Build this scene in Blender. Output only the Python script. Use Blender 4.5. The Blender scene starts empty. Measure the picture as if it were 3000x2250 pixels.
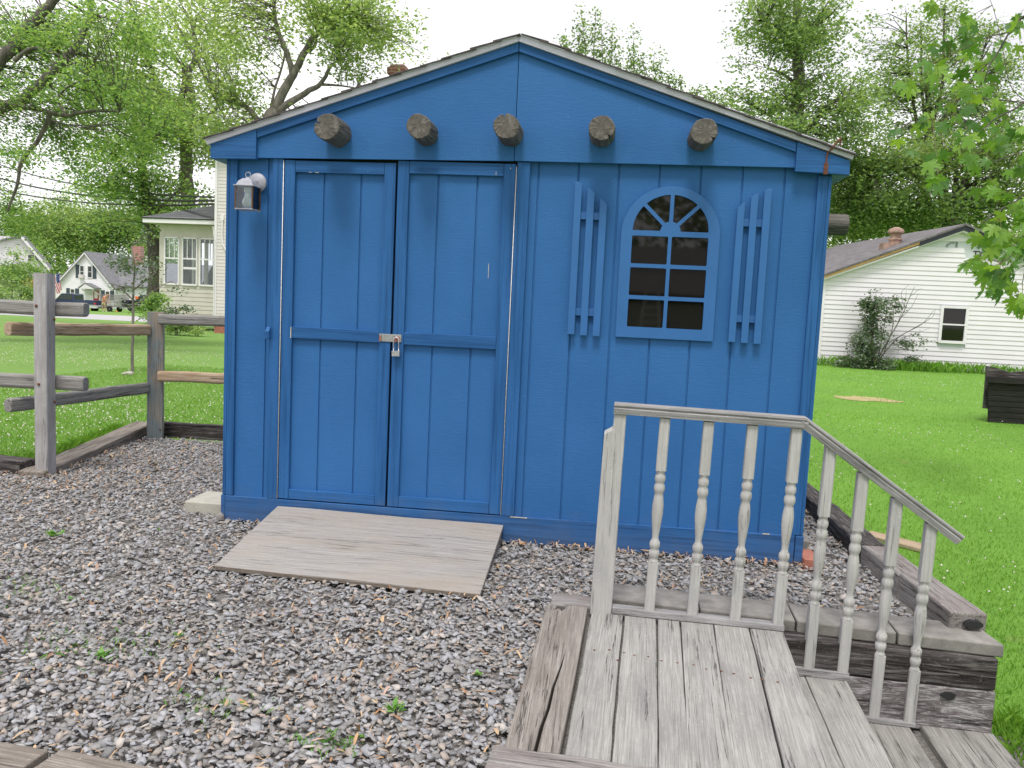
import bpy, bmesh, math, random
import numpy as np
from mathutils import Vector, Matrix
R = math.radians
random.seed(7); RNG = np.random.default_rng(7)
S = bpy.context.scene
# ---------------------------------------------------------------- camera
CAM = np.array([2.0576, -4.2978, 1.2552]); F_PX = 2430.0      # focal length in pixels of the 3000 px wide photograph
YAW, PITCH, ROLL = -0.112, 0.0956, 0.0467
def cam_axes():
    cy, sy, cp, sp = math.cos(YAW), math.sin(YAW), math.cos(PITCH), math.sin(PITCH)
    f = np.array([sy*cp, cy*cp, -sp]); r = np.array([cy, -sy, 0.]); u = np.cross(r, f)
    c, s = math.cos(ROLL), math.sin(ROLL)
    return c*r + s*u, -s*r + c*u, f
AX_R, AX_U, AX_F = cam_axes()
cd = bpy.data.cameras.new('camera'); cam = bpy.data.objects.new('camera', cd)
S.collection.objects.link(cam); S.camera = cam
cd.sensor_fit = 'HORIZONTAL'; cd.sensor_width = 36.0; cd.lens = 36.0*F_PX/3000.0
cd.clip_start = 0.05; cd.clip_end = 3000
m = Matrix.Identity(4)
for i in range(3):
    m[i][0] = AX_R[i]; m[i][1] = AX_U[i]; m[i][2] = -AX_F[i]; m[i][3] = CAM[i]
cam.matrix_world = m
def P(u, v, Z):
    """world point seen at photo pixel (u, v) at forward distance Z (used to read real positions of far things)"""
    return CAM + (AX_F + (u-1500)/F_PX*AX_R - (v-1125)/F_PX*AX_U)*Z
# ---------------------------------------------------------------- light
SUN_EL, SUN_ROT = R(66), R(188)
w = bpy.data.worlds.new('World'); S.world = w; w.use_nodes = True
nt = w.node_tree; nt.nodes.clear()
out = nt.nodes.new('ShaderNodeOutputWorld'); bg = nt.nodes.new('ShaderNodeBackground')
sky = nt.nodes.new('ShaderNodeTexSky'); sky.sky_type = 'NISHITA'; sky.sun_disc = False
sky.sun_elevation = SUN_EL; sky.sun_rotation = SUN_ROT
tc = nt.nodes.new('ShaderNodeTexCoord'); mp = nt.nodes.new('ShaderNodeMapping'); mp.inputs['Scale'].default_value = (1.0, 1.0, 2.6)
mp.inputs['Location'].default_value = (0.35, 0.2, 0.15)
no = nt.nodes.new('ShaderNodeTexNoise'); no.inputs['Scale'].default_value = 1.5; no.inputs['Detail'].default_value = 4; no.inputs['Roughness'].default_value = 0.5
cr = nt.nodes.new('ShaderNodeValToRGB'); cr.color_ramp.elements[0].position = 0.3; cr.color_ramp.elements[1].position = 0.62
cr.color_ramp.elements[0].color = (6.3, 6.2, 6.7, 1); cr.color_ramp.elements[1].color = (11.8, 11.6, 11.9, 1)
mx = nt.nodes.new('ShaderNodeMix'); mx.data_type = 'RGBA'; mx.inputs[0].default_value = 0.93
nt.links.new(tc.outputs['Generated'], mp.inputs['Vector']); nt.links.new(mp.outputs['Vector'], no.inputs['Vector'])
nt.links.new(no.outputs['Fac'], cr.inputs['Fac']); nt.links.new(sky.outputs['Color'], mx.inputs[6]); nt.links.new(cr.outputs['Color'], mx.inputs[7])
nt.links.new(mx.outputs[2], bg.inputs['Color']); bg.inputs['Strength'].default_value = 0.1
nt.links.new(bg.outputs['Background'], out.inputs['Surface'])
sl = bpy.data.lights.new('sun', 'SUN'); sl.energy = 2.1; sl.angle = R(15); sl.color = (1.0, 0.965, 0.92)
so = bpy.data.objects.new('sun', sl); S.collection.objects.link(so)
_az = R(188)   # light from behind the camera, a little to its left
sd = Vector((math.sin(_az)*math.cos(SUN_EL), math.cos(_az)*math.cos(SUN_EL), math.sin(SUN_EL)))
so.rotation_euler = sd.to_track_quat('Z', 'Y').to_euler()
S.view_settings.view_transform = 'Standard'; S.view_settings.look = 'None'
S.view_settings.gamma = 1.0; S.view_settings.use_curve_mapping = False
S.view_settings.exposure = 0.38
S.cycles.max_bounces = 8; S.cycles.transparent_max_bounces = 8
# ---------------------------------------------------------------- helpers
class MB:
    def __init__(s): s.v = []; s.f = []; s.mi = []
    def add(s, vs, fs, mi=0):
        o = len(s.v); s.v += [tuple(map(float, p)) for p in vs]; s.f += [tuple(i+o for i in f) for f in fs]; s.mi += [mi]*len(fs); return s
    def box(s, x0, x1, y0, y1, z0, z1, mi=0):
        return s.add([(x0,y0,z0),(x1,y0,z0),(x1,y1,z0),(x0,y1,z0),(x0,y0,z1),(x1,y0,z1),(x1,y1,z1),(x0,y1,z1)],
              [(0,3,2,1),(4,5,6,7),(0,1,5,4),(1,2,6,5),(2,3,7,6),(3,0,4,7)], mi)
    def prism(s, poly, a, b, axis='y', mi=0):
        """poly = [(p, q)...] in the plane across axis, extruded from a to b"""
        def pt(p, q, t): return {'y': (p, t, q), 'x': (t, p, q), 'z': (p, q, t)}[axis]
        n = len(poly); A = sum(poly[i][0]*poly[(i+1)%n][1]-poly[(i+1)%n][0]*poly[i][1] for i in range(n))
        if A < 0: poly = poly[::-1]
        vs = [pt(p, q, a) for p, q in poly] + [pt(p, q, b) for p, q in poly]
        flip = (axis == 'y') ^ (b < a)
        side = [(i, (i+1)%n, n+(i+1)%n, n+i) for i in range(n)]; c0 = tuple(range(n-1, -1, -1)); c1 = tuple(range(n, 2*n))
        fs = side+[c0, c1]
        if flip: fs = [f[::-1] for f in fs]
        return s.add(vs, fs, mi)
    def tube(s, pts, rad, n=8, cap=True, mi=0):
        pts = [Vector(p) for p in pts]; k = len(pts)
        if not hasattr(rad, '__len__'): rad = [rad]*k
        vs = []; prev = None
        for i, p in enumerate(pts):
            t = (pts[min(i+1, k-1)]-pts[max(i-1, 0)]).normalized()
            if prev is None: a = t.orthogonal().normalized()
            else:
                a = prev - t*prev.dot(t); a = a.normalized() if a.length > 1e-6 else t.orthogonal().normalized()
            prev = a; b = t.cross(a)
            for j in range(n):
                q = 2*math.pi*j/n; vs.append(p+(a*math.cos(q)+b*math.sin(q))*rad[i])
        fs = [(i*n+j, i*n+(j+1)%n, (i+1)*n+(j+1)%n, (i+1)*n+j) for i in range(k-1) for j in range(n)]
        if cap: fs += [tuple(range(n-1, -1, -1)), tuple(range((k-1)*n, k*n))]
        return s.add(vs, fs, mi)
    def lathe(s, prof, c=(0,0), n=16, mi=0):
        """prof = [(r, z)...] bottom to top about a vertical axis through c"""
        vs = [(c[0]+r*math.cos(2*math.pi*j/n), c[1]+r*math.sin(2*math.pi*j/n), z) for r, z in prof for j in range(n)]
        k = len(prof); fs = [(i*n+j, i*n+(j+1)%n, (i+1)*n+(j+1)%n, (i+1)*n+j) for i in range(k-1) for j in range(n)]
        fs += [tuple(range(n-1, -1, -1)), tuple(range((k-1)*n, k*n))]
        return s.add(vs, fs, mi)
    def xf(s, M):
        s.v = [tuple(M @ Vector(p)) for p in s.v]; return s
def link(o, parent=None):
    S.collection.objects.link(o)
    if parent is not None: o.parent = parent
    return o
def obj(name, mb, mat, parent=None, loc=None, rot=None, bevel=0, smooth=False, M=None):
    me = bpy.data.meshes.new(name); me.from_pydata(mb.v, [], mb.f)
    mats = mat if isinstance(mat, (list, tuple)) else [mat]
    for q in mats: me.materials.append(q)
    if len(mats) > 1: me.polygons.foreach_set('material_index', mb.mi)
    me.validate(); me.update()
    if smooth: me.polygons.foreach_set('use_smooth', [True]*len(me.polygons))
    o = bpy.data.objects.new(name, me); link(o, parent)
    if loc is not None: o.location = loc
    if rot is not None: o.rotation_euler = rot
    if M is not None: o.matrix_local = M
    if bevel:
        b = o.modifiers.new('bevel', 'BEVEL'); b.width = bevel; b.segments = 2; b.limit_method = 'ANGLE'; b.angle_limit = R(40)
    return o
def npmesh(name, v, f, mat, parent=None, smooth=False, tris=None):
    """v (N,3) float, f (M,k) int, optional extra triangles"""
    me = bpy.data.meshes.new(name); v = np.ascontiguousarray(v, np.float32); f = np.ascontiguousarray(f, np.int32)
    k = f.shape[1]; li = f.ravel(); ls = np.arange(len(f), dtype=np.int32)*k; lt = np.full(len(f), k, np.int32)
    if tris is not None:
        ls = np.concatenate([ls, f.size+np.arange(len(tris), dtype=np.int32)*3]).astype(np.int32); lt = np.concatenate([lt, np.full(len(tris), 3, np.int32)]).astype(np.int32); li = np.concatenate([li, tris.ravel()]).astype(np.int32)
    me.vertices.add(len(v)); me.vertices.foreach_set('co', v.ravel()); me.loops.add(len(li)); me.loops.foreach_set('vertex_index', li)
    me.polygons.add(len(ls)); me.polygons.foreach_set('loop_start', ls); me.polygons.foreach_set('loop_total', lt)
    if smooth: me.polygons.foreach_set('use_smooth', np.ones(len(ls), bool))
    me.materials.append(mat); me.update(calc_edges=True)
    return link(bpy.data.objects.new(name, me), parent)
def tag(o, label=None, cat=None, group=None, kind=None):
    if label: o['label'] = label
    if cat: o['category'] = cat
    if group: o['group'] = group
    if kind: o['kind'] = kind
    return o
def thing(name, label, cat, loc=(0,0,0), rotz=0, group=None):
    o = bpy.data.objects.new(name, None); S.collection.objects.link(o); o.location = loc; o.rotation_euler = (0,0,rotz)
    o.empty_display_size = 0.1
    return tag(o, label, cat, group)
def frame_matrix(p0, p1, up=(0,0,1)):
    p0, p1, up = Vector(p0), Vector(p1), Vector(up)
    x = (p1-p0).normalized(); y = up.cross(x).normalized(); z = x.cross(y)
    M = Matrix((x, y, z)).transposed().to_4x4(); M.translation = p0
    return M, (p1-p0).length
def wobble_board(L, w, t, seg=None, amp=0.0015, ends=0.0, rnd=None):
    """a board along +X, centred in Y, top face at z=0, gently uneven"""
    rnd = rnd or random; seg = seg or max(2, int(L/0.12)); mb = MB(); vs = []
    for i in range(seg+1):
        x = L*i/seg
        a = [rnd.uniform(-amp, amp) for _ in range(5)]
        vs += [(x, -w/2+a[0], -t), (x, w/2+a[1], -t), (x, w/2+a[2], a[4]), (x, -w/2+a[3], a[4]*.6)]
    fs = []
    for i in range(seg):
        o = i*4
        for j in range(4): fs.append((o+j, o+(j+1)%4, o+4+(j+1)%4, o+4+j)[::-1])
    fs += [(0,1,2,3), (seg*4+3, seg*4+2, seg*4+1, seg*4)]
    return mb.add(vs, fs)
def board(name, p0, p1, w, t, mat, parent=None, up=(0,0,1), amp=0.0015, bevel=0.003):
    """p0, p1: ends of the centre line of the TOP face"""
    M, L = frame_matrix(p0, p1, up)
    return obj(name, wobble_board(L, w, t, amp=amp), mat, parent, M=M, bevel=bevel)
# ---------------------------------------------------------------- materials
def new_mat(name):
    m = bpy.data.materials.new(name); m.use_nodes = True; nt = m.node_tree; nt.nodes.clear()
    o = nt.nodes.new('ShaderNodeOutputMaterial'); b = nt.nodes.new('ShaderNodeBsdfPrincipled'); nt.links.new(b.outputs[0], o.inputs[0])
    return m, nt, b
def nd(nt, typ, **kw):
    n = nt.nodes.new('ShaderNode'+typ)
    for k, v in kw.items():
        if k.startswith('_'): setattr(n, k[1:], v)
        else: n.inputs[k.replace('__', ' ')].default_value = v
    return n
def ramp(nt, fac, stops, interp='LINEAR'):
    c = nt.nodes.new('ShaderNodeValToRGB'); c.color_ramp.interpolation = interp; e = c.color_ramp.elements
    while len(e) < len(stops): e.new(0.5)
    for q, (p, col) in zip(e, stops): q.position = p; q.color = (*col, 1) if len(col) == 3 else col
    nt.links.new(fac, c.inputs['Fac']); return c.outputs['Color']
def mixc(nt, fac, a, b, mode='MIX'):
    n = nt.nodes.new('ShaderNodeMix'); n.data_type = 'RGBA'; n.blend_type = mode
    for s, v in ((0, fac), (6, a), (7, b)):
        if hasattr(v, 'is_linked') or hasattr(v, 'links'): nt.links.new(v, n.inputs[s])
        else: n.inputs[s].default_value = v if s == 0 else (*v, 1)
    return n.outputs[2]
def coords(nt, scale, randomize=True, kind='Object'):
    t = nt.nodes.new('ShaderNodeTexCoord'); v = t.outputs[kind]
    if randomize:
        oi = nt.nodes.new('ShaderNodeObjectInfo'); mu = nt.nodes.new('ShaderNodeMath'); mu.operation = 'MULTIPLY'; mu.inputs[1].default_value = 37.0
        nt.links.new(oi.outputs['Random'], mu.inputs[0]); ad = nt.nodes.new('ShaderNodeVectorMath'); ad.operation = 'ADD'
        nt.links.new(v, ad.inputs[0]); nt.links.new(mu.outputs[0], ad.inputs[1]); v = ad.outputs[0]
    mp = nt.nodes.new('ShaderNodeMapping'); mp.inputs['Scale'].default_value = scale; nt.links.new(v, mp.inputs['Vector'])
    return mp.outputs['Vector']
def noise(nt, vec, scale=1, detail=5, rough=0.6, dist=0.0):
    n = nd(nt, 'TexNoise', Scale=scale, Detail=detail, Roughness=rough, Distortion=dist); nt.links.new(vec, n.inputs['Vector']); return n.outputs['Fac']
def bump(nt, b, h, strength=0.5, dist=0.01, prev=None):
    n = nd(nt, 'Bump', Strength=strength, Distance=dist); nt.links.new(h, n.inputs['Height'])
    if prev is not None: nt.links.new(prev, n.inputs['Normal'])
    nt.links.new(n.outputs['Normal'], b.inputs['Normal']); return n.outputs['Normal']
def plain(name, col, rough=0.6, metal=0.0, var=0.12, scale=6, spec=None, bmp=0):
    m, nt, b = new_mat(name); v = coords(nt, (scale,)*3); n = noise(nt, v, 1, 5)
    lo = tuple(c*(1-var) for c in col); hi = tuple(min(1, c*(1+var)) for c in col)
    nt.links.new(ramp(nt, n, [(0.3, lo), (0.7, hi)]), b.inputs['Base Color'])
    b.inputs['Roughness'].default_value = rough; b.inputs['Metallic'].default_value = metal
    if spec is not None: b.inputs['Specular IOR Level'].default_value = spec
    if bmp: bump(nt, b, noise(nt, coords(nt, (scale*12,)*3), 1, 4), bmp, 0.003)
    return m
def wood(name, dark, mid, light, axis='X', grain=55, crack=0.6, rough=0.85, blot=3.0, blotcol=None, bstr=0.6, crackw=0.03, dist=0.25, along=2.0):
    """weathered wood: fine grain stretched along the board, thin dark checks, blotches"""
    m, nt, b = new_mat(name)
    def sc(along, across): return {'X': (along, across, across), 'Y': (across, along, across), 'Z': (across, across, along)}[axis]
    g = noise(nt, coords(nt, sc(along, grain)), 1, 6, 0.65, dist)
    g2 = noise(nt, coords(nt, sc(along*2.5, grain*2.6)), 1, 5, 0.7, dist*1.5)
    base = ramp(nt, g, [(0.3, dark), (0.5, mid), (0.7, light)])
    base = mixc(nt, 0.6, base, ramp(nt, g2, [(0.36, dark), (0.5, mid), (0.62, light)]))
    bl = noise(nt, coords(nt, sc(blot*0.6, blot*1.6)), 1, 7, 0.7)
    bc = blotcol or tuple(c*0.6 for c in mid)
    fb = ramp(nt, bl, [(0.47, (0,0,0)), (0.68, (0.7,)*3)])
    base = mixc(nt, fb, base, bc)
    ck = noise(nt, coords(nt, sc(0.8, grain*0.42)), 1, 5, 0.6, 0.15)
    sub = nd(nt, 'Math', _operation='SUBTRACT'); nt.links.new(ck, sub.inputs[0]); sub.inputs[1].default_value = 0.5
    ab = nd(nt, 'Math', _operation='ABSOLUTE'); nt.links.new(sub.outputs[0], ab.inputs[0])
    gate = noise(nt, coords(nt, sc(1.3, 14)), 1, 3)
    ckm = ramp(nt, ab.outputs[0], [(0.0, (crack,)*3), (crackw*0.45, (0,0,0))])
    gm = ramp(nt, gate, [(0.5, (0,0,0)), (0.56, (1,1,1))])
    fm = mixc(nt, 1.0, ckm, gm, 'MULTIPLY')
    base = mixc(nt, fm, base, tuple(c*0.2 for c in dark))
    sp = noise(nt, coords(nt, (75, 75, 75)), 1, 3, 0.6)
    base = mixc(nt, ramp(nt, sp, [(0.62, (0,0,0)), (0.72, (0.35,)*3)]), base, tuple(min(1, c*1.25) for c in light))
    nt.links.new(base, b.inputs['Base Color']); b.inputs['Roughness'].default_value = rough; b.inputs['Specular IOR Level'].default_value = 0.25
    n1 = bump(nt, b, g2, bstr, 0.003); inv = nd(nt, 'Math', _operation='SUBTRACT'); inv.inputs[0].default_value = 1.0
    nt.links.new(fm, inv.inputs[1]); n2 = bump(nt, b, inv.outputs[0], 1.0, 0.003, n1); bump(nt, b, g, bstr, 0.003, n2)
    return m
def nd_sub(nt, s):
    n = nd(nt, 'Math', _operation='MULTIPLY'); nt.links.new(s, n.inputs[0]); n.inputs[1].default_value = -1.0; return n.outputs[0]
def blue_paint(name, axis='Z', panel=False, col=(0.031, 0.139, 0.368)):
    m, nt, b = new_mat(name)
    def sc(al, ac): return {'X': (al, ac, ac), 'Z': (ac, ac, al)}[axis]
    lo = tuple(c*0.90 for c in col); hi = (col[0]*1.2, col[1]*1.08, col[2]*1.05)
    big = noise(nt, coords(nt, (2.2, 2.2, 1.6)), 1, 5, 0.6)
    base = ramp(nt, big, [(0.35, lo), (0.65, hi)])
    if panel:      # embossed plywood siding: fine short horizontal ridges
        v1 = coords(nt, (22, 22, 130)); v2 = coords(nt, (90, 90, 260)); h1 = noise(nt, v1, 1, 5, 0.65, 0.8); h2 = noise(nt, v2, 1, 3)
        base = mixc(nt, 0.2, base, ramp(nt, h1, [(0.3, lo), (0.7, hi)]))
        n1 = bump(nt, b, h1, 0.5, 0.0028); bump(nt, b, h2, 0.35, 0.0015, n1)
    else:          # solid stained boards: long darker grain streaks
        g = noise(nt, coords(nt, sc(1.4, 55)), 1, 7, 0.65, 0.3)
        base = mixc(nt, ramp(nt, g, [(0.46, (0,0,0)), (0.62, (0.7,)*3)]), base, (col[0]*0.42, col[1]*0.5, col[2]*0.52))
        n1 = bump(nt, b, noise(nt, coords(nt, sc(4, 160)), 1, 4), 0.45, 0.0015); bump(nt, b, g, 0.5, 0.003, n1)
    sp = noise(nt, coords(nt, (170, 170, 120)), 1, 1, 0.5)
    base = mixc(nt, ramp(nt, sp, [(0.80, (0,0,0)), (0.83, (0.8,)*3)]), base, (0.35, 0.42, 0.52))
    geo = nt.nodes.new('ShaderNodeNewGeometry'); sx = nt.nodes.new('ShaderNodeSeparateXYZ'); nt.links.new(geo.outputs['Position'], sx.inputs[0])
    sn = nd(nt, 'TexNoise', Scale=7.0, Detail=6.0, Roughness=0.7); nt.links.new(geo.outputs['Position'], sn.inputs['Vector'])
    am = nd(nt, 'Math', _operation='MULTIPLY_ADD'); nt.links.new(sn.outputs['Fac'], am.inputs[0]); am.inputs[1].default_value = -0.42; nt.links.new(sx.outputs['Z'], am.inputs[2])
    base = mixc(nt, ramp(nt, am.outputs[0], [(0.0, (0.0,0.0,0.0)), (0.001, (0,0,0))]) if False else ramp(nt, nd_sub(nt, am.outputs[0]), [(0.02, (0,0,0)), (0.22, (0.22,)*3)]), base, (0.17, 0.165, 0.15))   # splashed dirt along the foot
    nt.links.new(base, b.inputs['Base Color']); b.inputs['Roughness'].default_value = 0.55; b.inputs['Specular IOR Level'].default_value = 0.22
    return m
def leaf_mat(name, cols, trans=0.35, gloss=0.06):
    m = bpy.data.materials.new(name); m.use_nodes = True; nt = m.node_tree; nt.nodes.clear()
    o = nt.nodes.new('ShaderNodeOutputMaterial'); g = nt.nodes.new('ShaderNodeNewGeometry')
    n = len(cols); c = ramp(nt, g.outputs['Random Per Island'], [(i/(n-1), q) for i, q in enumerate(cols)])
    d = nd(nt, 'BsdfDiffuse'); t = nd(nt, 'BsdfTranslucent'); gl = nd(nt, 'BsdfGlossy', Roughness=0.45)
    nt.links.new(c, d.inputs['Color'])
    tcol = mixc(nt, 1.0, c, (1.5, 1.5, 0.7), 'MULTIPLY'); nt.links.new(tcol, t.inputs['Color'])
    m1 = nd(nt, 'MixShader', Fac=trans); nt.links.new(d.outputs[0], m1.inputs[1]); nt.links.new(t.outputs[0], m1.inputs[2])
    m2 = nd(nt, 'MixShader', Fac=gloss); nt.links.new(m1.outputs[0], m2.inputs[1]); nt.links.new(gl.outputs[0], m2.inputs[2])
    nt.links.new(m2.outputs[0], o.inputs[0]); return m
def bark_mat(name, a=(0.05,0.045,0.04), c=(0.16,0.14,0.12)):
    m, nt, b = new_mat(name); n = noise(nt, coords(nt, (9, 9, 2.5)), 1, 8, 0.7, 0.5)
    nt.links.new(ramp(nt, n, [(0.35, a), (0.65, c)]), b.inputs['Base Color']); b.inputs['Roughness'].default_value = 0.95; bump(nt, b, n, 0.9, 0.03); return m
def shingle_mat(name, a, c, sx=1.0, row=0.14):
    m, nt, b = new_mat(name); t = nt.nodes.new('ShaderNodeTexCoord')
    br = nd(nt, 'TexBrick', Scale=1.0); br.inputs['Brick Width'].default_value = 0.3; br.inputs['Row Height'].default_value = row; br.inputs['Mortar Size'].default_value = 0.008
    br.inputs['Color1'].default_value = (*a, 1); br.inputs['Color2'].default_value = (*c, 1); br.inputs['Mortar'].default_value = (a[0]*.4, a[1]*.4, a[2]*.4, 1)
    nt.links.new(t.outputs['Object'], br.inputs['Vector'])
    nn = noise(nt, coords(nt, (14,)*3), 1, 6, 0.7)
    col = mixc(nt, 0.5, br.outputs['Color'], ramp(nt, nn, [(0.3, a), (0.7, c)])); nt.links.new(col, b.inputs['Base Color'])
    b.inputs['Roughness'].default_value = 0.95; bump(nt, b, br.outputs['Fac'], 0.5, 0.01); return m
def glass_dark(name, col=(0.012, 0.011, 0.009), rough=0.03, spec=0.5):
    m, nt, b = new_mat(name); b.inputs['Base Color'].default_value = (*col, 1); b.inputs['Roughness'].default_value = rough; b.inputs['Specular IOR Level'].default_value = spec
    n = noise(nt, coords(nt, (7,)*3), 1, 2); bump(nt, b, n, 0.05, 0.002); return m
def glass_clear(name, tint=(0.9, 0.94, 0.95), t=0.8):
    m = bpy.data.materials.new(name); m.use_nodes = True; nt = m.node_tree; nt.nodes.clear()
    o = nt.nodes.new('ShaderNodeOutputMaterial'); tr = nd(nt, 'BsdfTransparent', Color=(*tint, 1)); gl = nd(nt, 'BsdfGlossy', Roughness=0.05, Color=(0.8,0.85,0.9,1))
    fr = nd(nt, 'Fresnel', IOR=1.5); ad = nd(nt, 'Math', _operation='ADD'); nt.links.new(fr.outputs[0], ad.inputs[0]); ad.inputs[1].default_value = 1-t
    ms = nd(nt, 'MixShader'); nt.links.new(ad.outputs[0], ms.inputs[0]); nt.links.new(tr.outputs[0], ms.inputs[1]); nt.links.new(gl.outputs[0], ms.inputs[2])
    nt.links.new(ms.outputs[0], o.inputs[0]); return m

M = {}
M['blue_panel'] = blue_paint('blue_panel_paint', panel=True)
M['blue_x'] = blue_paint('blue_board_paint_horizontal', 'X', col=(0.026,0.122,0.335))
M['blue_z'] = blue_paint('blue_board_paint_vertical', 'Z', col=(0.026,0.124,0.34))
M['blue_trim'] = plain('blue_smooth_paint', (0.029, 0.138, 0.372), 0.5, var=0.06)
M['drip'] = plain('aluminium_drip_edge', (0.60, 0.59, 0.67), 0.35, 0.1, 0.03)
M['shingle'] = plain('roof_granules', (0.10, 0.085, 0.085), 0.95, var=0.4, scale=60, bmp=0.6)
M['rust'] = plain('rusty_iron', (0.16, 0.06, 0.035), 0.8, 0.2, 0.5, 40, bmp=0.4)
M['zinc'] = plain('zinc_plate', (0.42, 0.42, 0.42), 0.45, 0.6, 0.15, 30)
M['zinc_rust'] = plain('rusted_zinc', (0.38, 0.16, 0.11), 0.7, 0.2, 0.4, 40)
M['hinge'] = plain('worn_white_hinge', (0.72, 0.72, 0.74), 0.4, 0.2, 0.25, 60)
M['bare'] = plain('bare_wood_chip', (0.62, 0.56, 0.45), 0.8, 0, 0.2, 30)
M['log_side'] = wood('log_bark_grey', (0.05,0.045,0.04), (0.12,0.11,0.10), (0.24,0.22,0.20), 'X', 45, 0.8, bstr=0.9)
M['deck'] = wood('grey_deck_wood', (0.205,0.198,0.182), (0.325,0.315,0.295), (0.45,0.44,0.42), 'X', 85, 0.8, blot=4, blotcol=(0.21,0.205,0.20), bstr=0.8, crackw=0.03)
M['deck2'] = wood('grey_deck_wood_darker', (0.17,0.163,0.148), (0.27,0.26,0.24), (0.38,0.37,0.345), 'X', 85, 0.8, blot=4, blotcol=(0.15,0.15,0.14), bstr=0.8, crackw=0.03)
M['rail'] = wood('grey_rail_wood_vertical', (0.37,0.36,0.345), (0.46,0.45,0.435), (0.54,0.53,0.515), 'Z', 80, 0.5, blot=7, blotcol=(0.35,0.345,0.345), bstr=0.4, crackw=0.02)
M['railx'] = wood('grey_rail_wood_along', (0.16,0.155,0.155), (0.30,0.29,0.29), (0.46,0.45,0.45), 'X', 90, 0.5, blot=9, blotcol=(0.19,0.19,0.185), bstr=0.7)
M['timber'] = wood('weathered_brown_timber', (0.12,0.10,0.085), (0.24,0.21,0.18), (0.37,0.335,0.30), 'X', 60, 0.9, blot=5, blotcol=(0.13,0.105,0.08), bstr=0.9, crackw=0.05)
M['timber_dark'] = wood('dark_creosoted_timber', (0.014,0.011,0.011), (0.05,0.042,0.040), (0.24,0.22,0.215), 'X', 36, 0.9, blot=5, blotcol=(0.03,0.025,0.022), bstr=1.0, crackw=0.06)
M['timber_streak'] = wood('streaked_railway_timber', (0.018,0.013,0.014), (0.17,0.15,0.15), (0.62,0.60,0.60), 'X', 30, 1.0, blot=3, blotcol=(0.05,0.038,0.038), bstr=1.0, crackw=0.09, dist=0.9, along=4.0)
M['timber_pink'] = wood('pinkish_grey_timber', (0.12,0.107,0.10), (0.25,0.232,0.22), (0.39,0.375,0.36), 'X', 60, 0.8, blot=4, blotcol=(0.18,0.14,0.13), bstr=0.8)
M['post'] = wood('grey_fence_post_wood', (0.29,0.275,0.27), (0.41,0.395,0.39), (0.53,0.52,0.52), 'Z', 60, 0.6, blot=3, blotcol=(0.24,0.225,0.215), crackw=0.02)
M['frail'] = wood('dark_grey_fence_rail_wood', (0.15,0.145,0.132), (0.26,0.25,0.235), (0.40,0.39,0.37), 'X', 60, 0.8, blot=4, blotcol=(0.15,0.14,0.12))
M['frail_tan'] = wood('tan_fence_rail_wood', (0.24,0.165,0.105), (0.43,0.325,0.22), (0.58,0.48,0.37), 'X', 60, 0.8, blot=3, blotcol=(0.30,0.18,0.10))
M['post_teal'] = wood('stained_post_wood', (0.12,0.15,0.155), (0.19,0.225,0.23), (0.30,0.31,0.30), 'Z', 60, 0.5, blot=3.0, blotcol=(0.42,0.27,0.15))
M['ply'] = wood('weathered_plywood', (0.22,0.205,0.19), (0.33,0.31,0.29), (0.44,0.42,0.395), 'X', 80, 0.5, blot=2.5, blotcol=(0.34,0.29,0.24), bstr=0.8, crackw=0.02)
M['plyedge'] = wood('plywood_edge', (0.06,0.045,0.035), (0.22,0.17,0.13), (0.40,0.34,0.28), 'X', 180, 0.3, bstr=0.8)
M['concrete'] = plain('concrete', (0.245, 0.23, 0.21), 0.95, 0, 0.3, 12, bmp=0.8)
M['concrete2'] = plain('pale_concrete', (0.42, 0.40, 0.34), 0.95, 0, 0.15, 8, bmp=0.6)
M['brick'] = plain('red_brick', (0.36, 0.14, 0.10), 0.95, 0, 0.25, 14, bmp=0.7)
M['bark'] = bark_mat('bark_dark'); M['bark2'] = bark_mat('bark_grey', (0.10,0.09,0.08), (0.28,0.25,0.22))
M['white'] = plain('white_vinyl', (0.76, 0.72, 0.765), 0.5, 0, 0.03, 2)
M['cream'] = plain('cream_clapboard', (0.56, 0.52, 0.47), 0.6, 0, 0.06, 3)
M['cream2'] = plain('pale_clapboard', (0.67, 0.62, 0.615), 0.6, 0, 0.05, 3)
M['whitetrim'] = plain('white_trim', (0.79, 0.755, 0.79), 0.45, 0, 0.03, 5)
M['glass'] = glass_dark('dark_window_glass', (0.008,0.007,0.0055), 0.03, 0.42); M['glass_soft'] = glass_dark('far_window_glass', (0.05,0.06,0.06), 0.1)
M['glass_clear'] = glass_clear('clear_glass', (0.93,0.96,0.97), 0.985)
M['black'] = plain('black_plastic_and_shade', (0.02, 0.02, 0.022), 0.5); M['rubber'] = plain('tyre_rubber', (0.025,0.025,0.025), 0.9)
M['chrome'] = plain('bright_metal', (0.6,0.6,0.62), 0.3, 0.7)
# ================================================================ the blue shed
shed = thing('garden_shed', 'bright blue wooden garden shed with double doors, arched window and log ends under its gable', 'shed')
def groove_wall(x0, x1, z0, z1, grooves, y=0.0, gw=0.011, gd=0.007, t=0.012, mb=None):
    mb = mb or MB(); pr = [(x0, y)]
    for g in grooves:
        if x0+gw < g < x1-gw: pr += [(g-gw/2, y), (g-gw/2+0.0015, y+gd), (g+gw/2-0.0015, y+gd), (g+gw/2, y)]
    pr += [(x1, y), (x1, y+t), (x0, y+t)]
    return mb.prism(pr, z0, z1, 'z')
RIDX, SL = 1.546, 0.334
def zr(x, top): return top - abs(x-RIDX)*SL
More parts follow.
